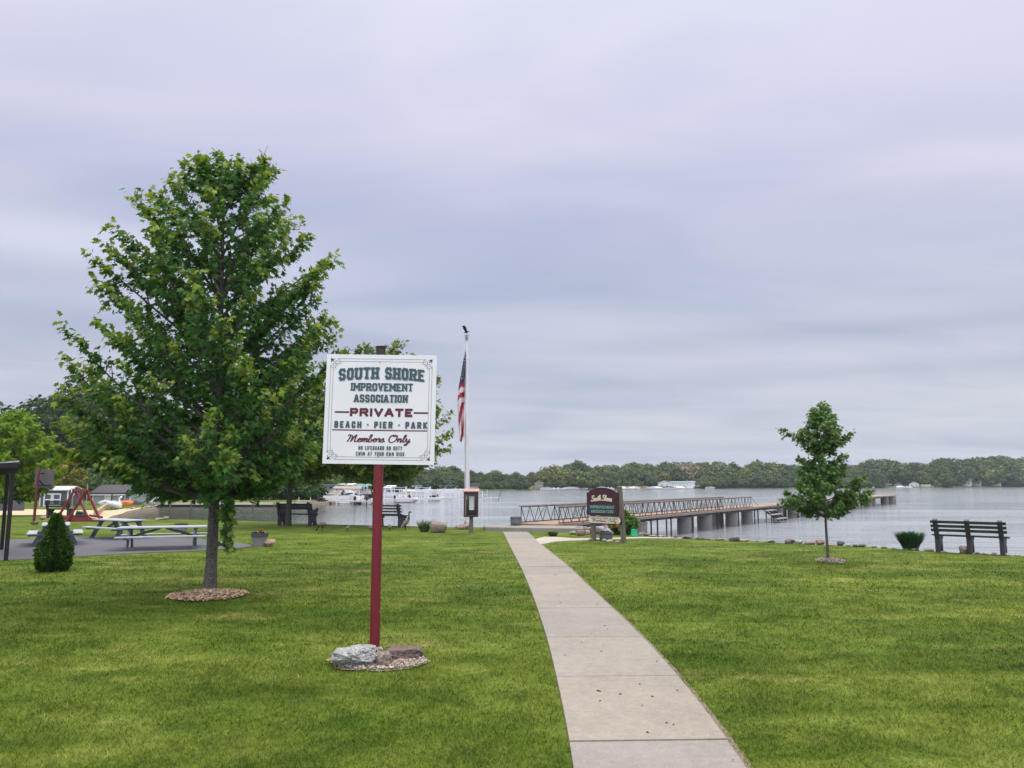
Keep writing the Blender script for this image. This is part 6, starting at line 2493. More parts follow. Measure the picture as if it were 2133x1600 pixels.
# ------------------------------------------------------------------ geese
M_GBODY = mat('goose_brown', (0.16, 0.13, 0.105), .8, .3, 14)
M_GNECK = mat('goose_black', (0.012, 0.011, 0.012), .6, .2, 8)
M_GWHITE = mat('goose_white', (0.6, 0.58, 0.54), .8, .1, 8)
M_GOSL = mat('gosling_down', (0.15, 0.13, 0.085), .9, .3, 14)


def bird(name, label, loc, rz, s, path, rad, cols, mats, legs, group=None, seg=10):
    """one continuous body along a spine from tail to bill; cols gives the material of each span"""
    mb = MB()
    pts = [Vector((x, 0, z)) * s for x, z in path]
    fine, rf, mf = [], [], []
    n = len(pts)
    for i in range(n - 1):
        p0, p1, p2, p3 = pts[max(i - 1, 0)], pts[i], pts[i + 1], pts[min(i + 2, n - 1)]
        for j in range(4):
            u = j / 4
            fine.append(.5 * ((2 * p1) + (p2 - p0) * u + (2 * p0 - 5 * p1 + 4 * p2 - p3) * u * u + (3 * p1 - p0 - 3 * p2 + p3) * u ** 3))
            rf.append((rad[i] + (rad[i + 1] - rad[i]) * u) * s)
            mf.append(cols[i])
    fine.append(pts[-1])
    rf.append(rad[-1] * s)
    mb.tube(fine, rf, seg)
    k = 0
    for i in range(len(fine) - 1):
        for _ in range(seg):
            mb.mi[k] = mf[i]
            k += 1
    mb.m = 1
    for sy in (-1, 1):
        x, z = legs
        mb.tube([(x * s, sy * .06 * s, z * s), (x * s - .01 * s, sy * .06 * s, .10 * s), (x * s, sy * .06 * s, .012 * s)], [.028 * s, .013 * s, .011 * s], 6)
        mb.add([(x * s - .01 * s, sy * .06 * s - .005 * s, .016 * s), (x * s + .10 * s, sy * .06 * s - .04 * s, .003 * s), (x * s + .11 * s, sy * .06 * s, .004 * s), (x * s + .10 * s, sy * .06 * s + .04 * s, .003 * s), (x * s - .01 * s, sy * .06 * s + .005 * s, .016 * s)], [(0, 1, 2, 3, 4)])
    o = mb.build(name, mats, smooth=1.2)
    o.location = loc
    o.rotation_euler = (0, 0, rz)
    return tag(o, label, 'goose' if name == 'goose' else 'gosling', group)


gp_ = G(845, 1106.5)
bird('goose', 'goose standing upright with raised black neck right of the half-hidden bench', gp_, R(20), .62,
     [(-.30, .12), (-.18, .28), (-.06, .42), (.06, .55), (.14, .66), (.17, .80), (.17, .95), (.185, 1.04), (.24, 1.07), (.34, 1.045)],
     [.015, .085, .135, .135, .085, .038, .030, .038, .040, .008], [0, 0, 0, 0, 1, 1, 1, 1, 1], [M_GBODY, M_GNECK], (-.02, .34))
gp_ = G(671, 1107.5)
bird('goose', 'brown goose bending its head to the grass below the waterside bench', gp_, R(155), .62,
     [(-.34, .40), (-.20, .44), (-.05, .44), (.10, .40), (.22, .34), (.30, .24), (.36, .12), (.41, .07), (.47, .03)],
     [.012, .09, .14, .14, .085, .04, .034, .038, .010], [0, 0, 0, 0, 1, 1, 1, 1], [M_GBODY, M_GNECK], (.0, .34))
for px, py, rz, lab in ((723.5, 1107.5, 60, 'grey-brown gosling on the lawn left of the maroon post'), (812, 1105.5, 100, 'grey-brown gosling on the lawn under the half-hidden bench'), (772.5, 1107, 170, 'gosling peeping out at the left edge of the maroon post')):
    bird('gosling', lab, G(px, py), R(rz), .42, [(-.26, .26), (-.14, .30), (0, .30), (.10, .32), (.16, .40), (.20, .46), (.26, .46), (.31, .43)], [.02, .10, .14, .12, .075, .075, .055, .012],
         [0] * 7, [M_GOSL, M_GNECK], (0, .2), 'goslings')

# ------------------------------------------------------------------ beach, boats and buildings
M_SIDING = mat('grey_green_siding', (0.30, 0.33, 0.32), .7, .1, 6, stretch=(1, 1, 8))
M_SHED = mat('slate_blue_siding', (0.075, 0.08, 0.10), .7, .12, 6, stretch=(8, 8, 1))
M_TRIM = mat('white_trim', (0.62, 0.63, 0.62), .5, .06, 6)
M_SHINGLE = mat('dark_shingles', (0.065, 0.062, 0.066), .85, .25, 9, stretch=(1, 1, 4))
M_PALEROOF = mat('pale_metal_roof', (0.48, 0.50, 0.50), .5, .08, 6)
M_WHITEWALL = mat('white_wall', (0.66, 0.67, 0.67), .6, .06, 4)
M_TANWALL = mat('tan_corrugated_wall', (0.25, 0.245, 0.185), .6, .12, 5, stretch=(10, 10, 1))
M_PANE = mat('window_pane', (0.03, 0.035, 0.045), .15, .1, 3, 0, 0.0, spec=.6)
M_TEALROOF = mat('teal_roof', (0.20, 0.30, 0.32), .5, .1, 6)
M_FARGREY = mat('grey_house_wall', (0.20, 0.21, 0.23), .7, .1, 4)
M_TANWALLC = m_concrete('tan_retaining_wall', (0.36, 0.29, 0.20), stain=(0.2, 0.16, 0.11))
M_NAVY = mat('navy_canvas', (0.016, 0.020, 0.045), .7, .2, 6)
M_SKY = mat('blue_vinyl', (0.12, 0.24, 0.46), .5, .12, 6)
M_ALU = mat('aluminium', (0.60, 0.61, 0.62), .4, .10, 8, .1)
M_HULL = mat('white_gelcoat', (0.66, 0.66, 0.66), .3, .05, 5)
M_CANW = mat('white_canvas', (0.64, 0.64, 0.63), .7, .08, 5)
M_TEAL = mat('teal_canvas', (0.10, 0.27, 0.28), .7, .1, 5)
M_RUBBER = mat('black_rubber', (0.014, 0.014, 0.015), .5, .2, 6)
M_TANC = mat('tan_canvas', (0.34, 0.27, 0.2), .8, .1, 5)


def house(name, label, cat, loc, w, d, hw_, hr, rz, wall, roof, gable='x', windows=(), doors=(), over=.18, trim=None, group=None):
    """gable 'x': ridge runs along local x; windows on the front (-y) face: (x, z, w, h)"""
    root = thing(name, label, cat, loc, rz, group)
    x0, y0 = w / 2, d / 2

    def walls(mb):
        if gable == 'x':
            mb.prism([], 0, 0) if False else None
            vs = [(-x0, -y0, -.3), (-x0, y0, -.3), (-x0, y0, hw_), (-x0, 0, hw_ + hr), (-x0, -y0, hw_), (x0, -y0, -.3), (x0, y0, -.3), (x0, y0, hw_), (x0, 0, hw_ + hr), (x0, -y0, hw_)]
            mb.add(vs, [(0, 1, 2, 3, 4), (9, 8, 7, 6, 5), (0, 4, 9, 5), (1, 6, 7, 2), (4, 3, 8, 9), (3, 2, 7, 8)])
        else:
            vs = [(-x0, -y0, -.3), (x0, -y0, -.3), (x0, -y0, hw_), (0, -y0, hw_ + hr), (-x0, -y0, hw_), (-x0, y0, -.3), (x0, y0, -.3), (x0, y0, hw_), (0, y0, hw_ + hr), (-x0, y0, hw_)]
            mb.add(vs, [(0, 1, 2, 3, 4), (9, 8, 7, 6, 5), (0, 4, 9, 5), (1, 6, 7, 2), (4, 3, 8, 9), (3, 2, 7, 8)])
    part(root, 'wall', wall, walls)

    def rf(mb):
        t = .09
        if gable == 'x':
            e = over * hr / max(y0, .1)
            for s in (-1, 1):
                a = [(-x0 - over, s * (y0 + over), hw_ - e + .01), (x0 + over, s * (y0 + over), hw_ - e + .01), (x0 + over, 0, hw_ + hr + .01), (-x0 - over, 0, hw_ + hr + .01)]
                b = [(p[0], p[1], p[2] + t) for p in a]
                mb.add(a + b, [(0, 1, 2, 3), (4, 5, 6, 7), (0, 1, 5, 4), (1, 2, 6, 5), (3, 0, 4, 7)])
        else:
            e = over * hr / max(x0, .1)
            for s in (-1, 1):
                a = [(s * (x0 + over), -y0 - over, hw_ - e + .01), (s * (x0 + over), y0 + over, hw_ - e + .01), (0, y0 + over, hw_ + hr + .01), (0, -y0 - over, hw_ + hr + .01)]
                b = [(p[0], p[1], p[2] + t) for p in a]
                mb.add(a + b, [(0, 1, 2, 3), (4, 5, 6, 7), (0, 1, 5, 4), (1, 2, 6, 5), (3, 0, 4, 7)])
    part(root, 'roof', roof, rf)
    for (x, z, ww, hh) in windows:
        f = part(root, 'window', trim or M_TRIM, lambda mb: [mb.box((x + a, -y0 - .02, z + b), (c_, .06, e_)) for a, b, c_, e_ in ((-ww / 2, 0, .07, hh), (ww / 2, 0, .07, hh), (0, hh / 2, ww + .07, .07), (0, -hh / 2, ww + .07, .07), (0, 0, .04, hh - .07))])
        part(f, 'pane', M_PANE, lambda mb: mb.box((x, -y0 - .008, z), (ww - .07, .03, hh - .07)))
    for (x, ww, hh, m) in doors:
        f = part(root, 'door', m, lambda mb: mb.box((x, -y0 - .015, hh / 2), (ww, .05, hh)))
        part(f, 'door_trim', M_TRIM, lambda mb: [mb.box((x + a, -y0 - .05, b), (c_, .03, e_)) for a, b, c_, e_ in ((-ww / 2 + .06, hh / 2, .12, hh), (ww / 2 - .06, hh / 2, .12, hh), (0, hh - .06, ww - .24, .12), (0, hh * .52, ww - .24, .10), (0, .06, ww - .24, .12))])
    return root


def hp_(px0, px1, y, zb, ytop):
    """centre x, width and height of something spanning columns px0..px1 at depth y, standing at zb, up to row ytop"""
    a, b = P(px0, HORIZON, y).x, P(px1, HORIZON, y).x
    return (a + b) / 2, b - a, HT(ytop, y) - zb


GZ = -.55
x, w, h = hp_(86, 142, 74, GZ, 1014)
t = house('garden_shed', 'slate-blue shed with white-trimmed double doors at the back of the beach', 'shed', (x, 75.2, GZ), w, 2.4, h * .82, h * .16, R(2), M_SHED, M_PALEROOF, 'x',
          doors=((-.55, .80, h * .66, M_SHED), (.27, .80, h * .66, M_SHED)))
for s in (-1, 1):
    part(t, 'corner_trim', M_TRIM, lambda mb: mb.box((s * (w / 2), -1.22, h * .4), (.11, .05, h * .8)))
x, w, h = hp_(192, 280, 80, GZ, 1011)
t = house('beach_cottage', 'grey-green cottage with dark shingle roof and white-framed window behind the swan boat', 'cottage', (x, 82, GZ), w * .96, 3.4, h * .62, h * .36, R(-7), M_SIDING, M_SHINGLE, 'x',
          windows=((w * .25, h * .36, .62, .62), (w * .40, h * .36, .40, .62)), doors=((-w * .1, .7, h * .5, M_TRIM),), over=.25)
for s in (-1, 1):
    part(t, 'corner_board', M_TRIM, lambda mb: mb.box((s * w * .48, -1.71, h * .27), (.12, .05, h * .56)))
part(t, 'gutter', M_TRIM, lambda mb: mb.box((0, -1.98, h * .50), (w * 1.05, .08, .10)))
x, w, h = hp_(262, 312, 88, GZ, 1027)
house('storage_shed', 'low pale flat storage building behind the stack of black tubes', 'shed', (x, 89.5, GZ), w, 2.4, h * .9, h * .08, 0, M_WHITEWALL, M_PALEROOF, 'x')
# slatted fence, wall, posts
a, b = P(-20, HORIZON, 62), P(52, HORIZON, 62)
fz = HT(1034, 62)
t = thing('fence', 'dark blue-grey board fence left of the hoop post', 'fence', (a.x, 62, GZ))
part(t, 'board_panel', M_SHED, lambda mb: [mb.box((i * .16 + .08, 0, (fz - GZ) / 2), (.145, .03, fz - GZ)) for i in range(int((b.x - a.x) / .16))])
for i in range(4):
    part(t, 'post', M_SHED, lambda mb: mb.box((i * (b.x - a.x) / 3, .07, (fz - GZ) / 2), (.10, .10, fz - GZ + .1)))
RW = [(140, 1067.5), (180, 1067), (205, 1069.5), (214, 1076), (222, 1081)]
RW = [(236, 1049), (228, 1054), (216, 1061), (207, 1068), (200, 1075)]
pts = []
for px, py in RW:
    p = G(px, py)
    pts.append(p)
mb = MB()
for p, q in zip(pts[:-1], pts[1:]):
    mb.bar(p + Vector((0, 0, .12)), q + Vector((0, 0, .12)), .28, .42)
o = mb.build('retaining_wall', M_TANWALLC, bevel=.02)
tag(o, 'low curved tan wall between the sand and the lagoon, leading to the swan boat', 'wall')
for px, py0, py1, w_, m, lab in ((179, 1062, 1008, .07, M_TANC, 'thin tan pole rising above the red swing frame'), (231.5, 1060, 1028, .10, M_BLACK, 'dark pole in front of the swan boat')):
    p = G(px, py0)
    t = thing('pole', lab, 'pole', p)
    part(t, 'shaft', m, lambda mb: mb.tube([(0, 0, -.1), (0, 0, HT(py1, p.y) - p.z)], w_ / 2, 8), .8)
p = at_depth(153, 66, GZ)
t = thing('notice_sign', 'small white sign on a post left of the cottage', 'sign', p)
part(t, 'panel', M_TRIM, lambda mb: mb.box((0, 0, HT(1024, 66) - GZ), (.28, .03, .62)))
part(t, 'post', M_STEEL, lambda mb: mb.box((0, .04, (HT(1030, 66) - GZ) / 2), (.06, .05, HT(1030, 66) - GZ + .2)))

# swan boat: hull, seat well and a curved neck, one body with parts
sp = G(241, 1061.5)
ss = (HT(1033, sp.y) - sp.z) / 1.75
M_SWAN = mat('white_swan_fibreglass', (0.74, 0.74, 0.73), .3, .05, 4)
t = thing('swan_boat', 'white swan-shaped pedal boat drawn up on the pebble bank', 'swan boat', sp, R(-18))
t.scale = (ss,) * 3


def hull(mb):
    st = [(-.95, .10, .30, .55), (-.7, .42, .16, .66), (-.2, .56, .06, .62), (.3, .54, .06, .58), (.65, .36, .14, .60), (.88, .06, .34, .60)]
    vs, fs = [], []
    for x, hw2, zb, zt2 in st:
        vs += [(x, -hw2, zt2), (x, -hw2 * .8, (zb + zt2) * .42), (x, 0, zb), (x, hw2 * .8, (zb + zt2) * .42), (x, hw2, zt2), (x, 0, zt2 + .04)]
    for i in range(len(st) - 1):
        for k in range(6):
            fs.append((i * 6 + k, i * 6 + (k + 1) % 6, (i + 1) * 6 + (k + 1) % 6, (i + 1) * 6 + k))
    fs += [(0, 1, 2, 3, 4, 5), tuple((len(st) - 1) * 6 + k for k in range(5, -1, -1))]
    mb.add(vs, fs)


part(t, 'hull', M_SWAN, hull, .9)
mb = MB()
npts = [(.62, .5), (.74, .75), (.62, .98), (.50, 1.20), (.52, 1.42), (.66, 1.58), (.80, 1.60), (.92, 1.48), (1.02, 1.40)]
mb.tube([(x_, 0, z_) for x_, z_ in npts], [.20, .15, .115, .10, .10, .125, .125, .07, .02], 12)
nk = mb.build('swan_neck', M_SWAN, t, smooth=1.2)
mb = MB()
mb.tube([(.90, 0, 1.515), (.97, 0, 1.45), (1.06, 0, 1.39)], [.075, .055, .015], 8)
mb.build('beak', M_RUBBER, nk, smooth=1)
for s in (-1, 1):
    mb = MB()
    mb.tube([(.5, s * .48, .56), (.1, s * .58, .74), (-.4, s * .60, .80), (-.85, s * .50, .86), (-1.05, s * .40, .92)], [(.04, .10), (.06, .2), (.06, .22), (.05, .15), (.02, .03)], 8)
    mb.build('wing', M_SWAN, t, smooth=1.2)
part(t, 'seat', M_SWAN, lambda mb: (mb.box((-.28, 0, .74), (.5, .85, .12)), mb.box((-.52, 0, .92), (.12, .85, .40))), bevel=.03)

# kayaks and tubes on the bank
M_ORANGE = mat('orange_kayak_plastic', (0.62, 0.16, 0.03), .4, .12, 5)
M_GREYK = mat('grey_kayak_plastic', (0.11, 0.11, 0.12), .4, .12, 5)


def kayak(label, loc, L, rz, m, roll=0.0, group='kayaks on the bank'):
    root = thing('kayak', label, 'kayak', loc, rz, group)
    mb = MB()
    n = 13
    pts, rad = [], []
    for i in range(n):
        t_ = -1 + 2 * i / (n - 1)
        pts.append((t_ * L / 2, 0, .16 + .10 * abs(t_) ** 3))
        q = max(.02, (1 - abs(t_) ** 2.2))
        rad.append((.15 * q ** .8 + .01, .30 * q ** .8 + .01))
    mb.tube(pts, rad, 12)
    mb.build('hull', m, root, smooth=1.0)
    part(root, 'cockpit', M_RUBBER, lambda mb: mb.lathe([(.20, 0), (.22, .02), (.17, .03), (0, -.0)], 14, (0, 0, .30)), 1)
    return root


kayak('orange kayak lying on the bank right of the swan', G(262, 1053.5), 1.35, R(5), M_ORANGE)
kayak('orange kayak behind the other orange one, right of the swan', G(267, 1051.5), 1.2, R(-8), M_ORANGE)
kayak('dark grey kayak right of the orange kayaks', G(284, 1051), 1.3, R(-3), M_GREYK)
kayak('white and grey kayak left of the swan boat', G(219, 1052), 1.4, R(8), M_CANW)
kayak('pale kayak on the grass in front of the cottage', G(212, 1050.5), 1.2, R(-4), mat('pale_grey_plastic', (.4, .4, .4), .4, .1))


def tube_ring(label, loc, R_, r_, group):
    root = bpy.data.objects.new('inner_tube', None)
    mb = MB()
    k, s = 24, 10
    vs, fs = [], []
    for i in range(k):
        a = 2 * PI * i / k
        for j in range(s):
            b = 2 * PI * j / s
            vs.append(((R_ + r_ * math.cos(b)) * math.cos(a), (R_ + r_ * math.cos(b)) * math.sin(a), r_ * math.sin(b) + r_))
            fs.append((i * s + j, ((i + 1) % k) * s + j, ((i + 1) % k) * s + (j + 1) % s, i * s + (j + 1) % s))
    mb.add(vs, fs)
    o = mb.build('inner_tube', M_RUBBER, smooth=2)
    bpy.data.objects.remove(root)
    o.location = loc
    return tag(o, label, 'inner tube', group)


tb0 = G(285, 1049.5)
for k in range(4):
    tube_ring('black inner tube in the left pile by the storage building, %s' % ('lowest of the pile', 'second from the bottom', 'second from the top', 'topmost')[k], tb0 + Vector((0, .3, .19 * k)), .28, .095, 'piled black inner tubes')
for k in range(5):
    tube_ring('black inner tube in the right pile by the storage building, %s' % ('lowest of the pile', 'second from the bottom', 'third from the bottom', 'second from the top', 'topmost')[k], tb0 + Vector((.66, .35, .19 * k)), .30, .095, 'piled black inner tubes')

# bulkhead and dock across the lagoon
M_DOCKW = mat('bleached_dock', (0.46, 0.44, 0.40), .8, .12, 6)
a, b = Vector(wall_a), Vector(wall_b)
t = thing('bulkhead_dock', 'long pale dock running along the far side of the lagoon behind the maple trunk', 'dock', (a.x, a.y - .25, GZ))
part(t, 'deck', M_DOCKW, lambda mb: mb.box(((b.x - a.x) / 2, -.2, .0), (b.x - a.x, .7, .14)))
part(t, 'fender_board', M_DOCKW, lambda mb: mb.box(((b.x - a.x) / 2, -.575, -.03), (b.x - a.x, .04, .20)))
for i in range(8):
    part(t, 'pile', M_POSTWOOD, lambda mb: mb.tube([((i + .5) * (b.x - a.x) / 8, -.62, -1.5), ((i + .5) * (b.x - a.x) / 8, -.62, .12)], .07, 8), .8)


def dock(label, p, L, rz, w=.9, n=4, tall=.0, group='docks of the boat moorings'):
    root = thing('dock', label, 'dock', p, rz, group)
    part(root, 'deck', M_DOCKW, lambda mb: mb.box((0, 0, .38), (L, w, .10)))
    for i in range(n):
        for s in (-1, 1):
            x_ = -L / 2 + L * i / (n - 1)
            part(root, 'post', M_ALU, lambda mb: mb.tube([(x_, s * w / 2, -.8), (x_, s * w / 2, .55 + tall * ((i + (s > 0)) % 2))], .04, 6), .8)
    return root


def boat_lift(label, p, rz, L=3.6, w=2.2, h=1.9, canopy=None, group='boat lifts of the moorings'):
    root = thing('boat_lift', label, 'boat lift', p, rz, group)
    for sx in (-1, 1):
        for sy in (-1, 1):
            part(root, 'post', M_ALU, lambda mb: mb.box((sx * L / 2, sy * w / 2, h / 2 - .4), (.13, .13, h + .8)))
    part(root, 'cradle', M_ALU, lambda mb: [mb.box((0, s * w * .3, .30), (L, .09, .10)) for s in (-1, 1)] + [mb.box((s * L / 2, 0, .24), (.09, w, .09)) for s in (-1, 1)])
    part(root, 'top_frame', M_ALU, lambda mb: [mb.box((0, s * w / 2, h * .92), (L, .06, .06)) for s in (-1, 1)] + [mb.box((s * L / 2, 0, h * .92), (.06, w, .06)) for s in (-1, 1)])
    if canopy:
        def cv(mb):
            vs, fs = [], []
            k = 8
            for sx in (-1, -.9, .9, 1):
                for i in range(k + 1):
                    a_ = PI * i / k
                    q = 1.0 if abs(sx) < 1 else .86
                    vs.append((sx * (L / 2 + .25), -math.cos(a_) * (w / 2 + .12), h * .90 + (.14 + .34 * math.sin(a_)) * q - .14))
            for j in range(3):
                for i in range(k):
                    fs.append((j * (k + 1) + i, j * (k + 1) + i + 1, (j + 1) * (k + 1) + i + 1, (j + 1) * (k + 1) + i))
            fs += [tuple(range(k, -1, -1)), tuple(3 * (k + 1) + i for i in range(k + 1))]
            mb.add(vs, fs)
        part(root, 'canopy', canopy, cv, .8)
    return root


def pontoon(label, p, rz, L=4.4, fence=M_ALU, top=None, seats=M_SKY, lift=0.0, group='pontoon boats of the moorings'):
    root = thing('pontoon_boat', label, 'pontoon boat', p + Vector((0, 0, lift)), rz, group)
    w = 1.7
    for s in (-1, 1):
        part(root, 'float', M_ALU, lambda mb: mb.tube([(-L / 2, s * .62, .1), (L * .38, s * .62, .1), (L * .47, s * .62, .16), (L * .52, s * .62, .28)], [.23, .23, .18, .03], 10), .8)
    part(root, 'deck', M_HULL, lambda mb: mb.box((0, 0, .39), (L * .98, w, .10)))
    part(root, 'fence_panel', fence, lambda mb: [mb.box((0, s * w * .48, .72), (L * .84, .03, .46)) for s in (-1, 1)] + [mb.box((s * L * .42, 0, .72), (.03, w * .92, .46)) for s in (-1, 1)])
    part(root, 'rail', M_ALU, lambda mb: [mb.box((0, s * w * .48, .97), (L * .85, .04, .04)) for s in (-1, 1)])
    part(root, 'seat', seats, lambda mb: [mb.box((x_, y_, .66), (.95, .45, .42)) for x_ in (-L * .28, L * .24) for y_ in (-.5, .5)], bevel=.04)
    part(root, 'helm', M_HULL, lambda mb: (mb.box((.1, -.4, .80), (.45, .45, .70)), mb.bar((.3, -.4, 1.14), (.22, -.4, 1.38), .4, .02)))
    part(root, 'outboard_motor', M_RUBBER, lambda mb: (mb.box((-L * .53, 0, .62), (.28, .3, .42)), mb.box((-L * .53, 0, .2), (.12, .1, .6))), bevel=.04)
    if top:
        part(root, 'bimini_top', top, lambda mb: mb.add([(-L * .34, -w * .5, 1.72), (L * .2, -w * .5, 1.72), (L * .2, w * .5, 1.72), (-L * .34, w * .5, 1.72), (-L * .32, -w * .3, 1.84), (L * .18, -w * .3, 1.84), (L * .18, w * .3, 1.84), (-L * .32, w * .3, 1.84)],
                                                        [(0, 1, 2, 3), (4, 5, 6, 7), (0, 1, 5, 4), (1, 2, 6, 5), (2, 3, 7, 6), (3, 0, 4, 7)]))
        part(root, 'top_frame', M_ALU, lambda mb: [mb.tube([(-.1 * L, s * w * .47, .97), (x_, s * w * .47, 1.74)], .022, 5) for s in (-1, 1) for x_ in (-L * .3, L * .15)])
    return root


def hull_boat(mb, L, w, hb):
    st = [(-.5, .86, .0), (-.2, 1.0, .0), (.1, .98, .02), (.3, .78, .06), (.42, .45, .14), (.5, .04, .28)]
    vs, fs = [], []
    for x_, q, zz in st:
        vs += [(x_ * L, -w / 2 * q, hb + zz * .5), (x_ * L, -w / 2 * q * .8, .12 + zz), (x_ * L, 0, -.12 + zz * 1.4), (x_ * L, w / 2 * q * .8, .12 + zz), (x_ * L, w / 2 * q, hb + zz * .5), (x_ * L, 0, hb + .05 + zz * .5)]
    for i in range(len(st) - 1):
        for k in range(6):
            fs.append((i * 6 + k, i * 6 + (k + 1) % 6, (i + 1) * 6 + (k + 1) % 6, (i + 1) * 6 + k))
    fs += [(0, 1, 2, 3, 4, 5), tuple((len(st) - 1) * 6 + k for k in range(5, -1, -1))]
    mb.add(vs, fs)


def motor_boat(label, p, rz, L=4.0, cover=None, hull_m=None, lift=0.0, group='motor boats of the moorings', high=1.0):
    root = thing('motor_boat', label, 'motor boat', p + Vector((0, 0, lift)), rz, group)
    w = L * .38
    part(root, 'hull', hull_m or M_HULL, lambda mb: hull_boat(mb, L, w, .55), .7)
    if cover:
        part(root, 'cover', cover, lambda mb: mb.add([(-.48 * L, -w * .42, .58), (.40 * L, -w * .22, .68), (.40 * L, w * .22, .68), (-.48 * L, w * .42, .58), (-.40 * L, 0, .85 * high), (.0, 0, 1.15 * high), (.2 * L, 0, .95 * high), (-.2 * L, 0, 1.1 * high)],
                                                     [(0, 1, 6, 5, 7, 4), (2, 3, 4, 7, 5, 6), (0, 4, 3), (1, 2, 6)]))
    else:
        part(root, 'windscreen', M_PANE, lambda mb: [mb.bar((.18 * L, s * w * .05, .62), (.08 * L, s * w * .30, .92), .03, .34) for s in (-1, 1)])
        part(root, 'seat', M_CANW, lambda mb: [mb.box((x_, y_, .72), (.4, .4, .36)) for x_ in (-.05 * L, -.3 * L) for y_ in (-.25, .25)], bevel=.05)
    part(root, 'outboard_motor', M_RUBBER, lambda mb: (mb.box((-L * .53, 0, .72), (.26, .28, .42)), mb.box((-L * .52, 0, .2), (.10, .10, .7))), bevel=.04)
    return root


def jet_ski(label, p, rz, m, lift=0.0):
    root = thing('jet_ski', label, 'jet ski', p + Vector((0, 0, lift)), rz, 'jet skis of the moorings')
    part(root, 'hull', m, lambda mb: hull_boat(mb, 2.3, .9, .38), .7)
    part(root, 'seat', M_RUBBER, lambda mb: mb.tube([(-.9, 0, .5), (-.4, 0, .60), (.05, 0, .58)], [.14, .17, .12], 8), .9)
    part(root, 'handlebar', M_RUBBER, lambda mb: (mb.tube([(.35, 0, .5), (.18, 0, .82)], .09, 6), mb.tube([(.16, -.32, .84), (.16, .32, .84)], .03, 6)))
    return root


def Wp(px, py):
    return Z(px, py, WATER_Z)


# left cluster, near row
jet_ski('black and white jet ski left of the blue-seated pontoon boat', Wp(663, 1050.5), R(160), M_RUBBER, .1)
pontoon('white pontoon boat with light blue seats under a navy-edged canopy', Wp(700, 1049), R(8), 3.6, M_HULL, M_NAVY, M_SKY)
pontoon('white pontoon boat with tan cover left of the maroon post', Wp(735, 1048), R(-15), 3.0, M_ALU, None, M_TANC)
motor_boat('dark-covered motor boat just left of the maroon post', Wp(764, 1050), R(100), 3.6, M_NAVY, M_HULL)
motor_boat('white motor boat at the dock corner beside the navy-covered one', Wp(752, 1049.5), R(75), 3.2, None)
boat_lift('bare boat lift left of the blue-seated pontoon boat', Wp(637, 1046), R(5), 2.8, 1.8, 1.5)
boat_lift('tan-canopied boat lift over the tan pontoon boat', Wp(724, 1044), R(5), 3.4, 2.2, 1.9, M_TANC)
boat_lift('navy-canopied boat lift behind the blue-seated pontoon boat', Wp(676, 1041.5), R(4), 3.6, 2.2, 2.2, M_NAVY)
boat_lift('teal-canopied boat lift behind the maroon post', Wp(772, 1043), R(3), 3.2, 2.2, 2.2, M_TEAL)
motor_boat('white covered motor boat in the bare boat lift', Wp(640, 1045), R(175), 3.0, M_CANW, None, .4)
motor_boat('grey-covered boat beside the teal-canopied lift', Wp(762, 1041), R(175), 3.2, M_TANC, None, .3)
dock('long dock in front of the left moored boats', Wp(690, 1050.5), 8.0, R(1), .8, 6, .3)
dock('dock between the tan pontoon boat and the maroon post', Wp(742, 1051.2), 4.6, R(-2), .7, 4, .4)
# right of the post
pontoon('pontoon boat with white top right of the maroon post', Wp(806, 1040), R(10), 3.4, M_ALU, M_CANW, M_NAVY)
boat_lift('bare boat lift right of the maroon post', Wp(824, 1043), R(5), 3.0, 1.9, 1.7)
motor_boat('low white boat with black motor at the tip of the near dock', Wp(847, 1047), R(8), 2.9, None)
jet_ski('white jet ski left of the notice box', Wp(908, 1044), R(20), M_HULL, .1)
dock('near dock with tall thin posts right of the maroon post', Wp(868, 1047), 6.2, R(2), .7, 6, .9)
dock('middle dock ending left of the notice box', Wp(925, 1043.5), 4.4, R(-1), .7, 4, .9)
dock('farther dock in a line behind the low white boat', Wp(855, 1034), 10.5, R(1.5), .8, 7, .8)
boat_lift('empty boat lift behind the low white boat', Wp(875, 1043), R(3), 2.4, 1.8, 1.4)
boat_lift('empty boat lift left of the notice box', Wp(905, 1040.5), R(-4), 2.8, 1.8, 1.5)
boat_lift('bare boat lift directly behind the notice box', Wp(978, 1037), R(3), 4.4, 1.8, 1.1)
dock('short dock ending in open water right of the notice box', Wp(1023, 1042.5), 2.6, R(1), .7, 3, .0)
dock('dock seen on both sides of the notice box', Wp(985, 1035), 5.2, R(0), .7, 4, .8)
p = Wp(1036, 1043)
t = thing('mooring_pole', 'thin pole leaning out of the water at the end of the short dock', 'pole', p)
part(t, 'shaft', M_TRUSS, lambda mb: mb.tube([(0, 0, -.6), (.62, 0, 1.55)], .035, 6), .8)
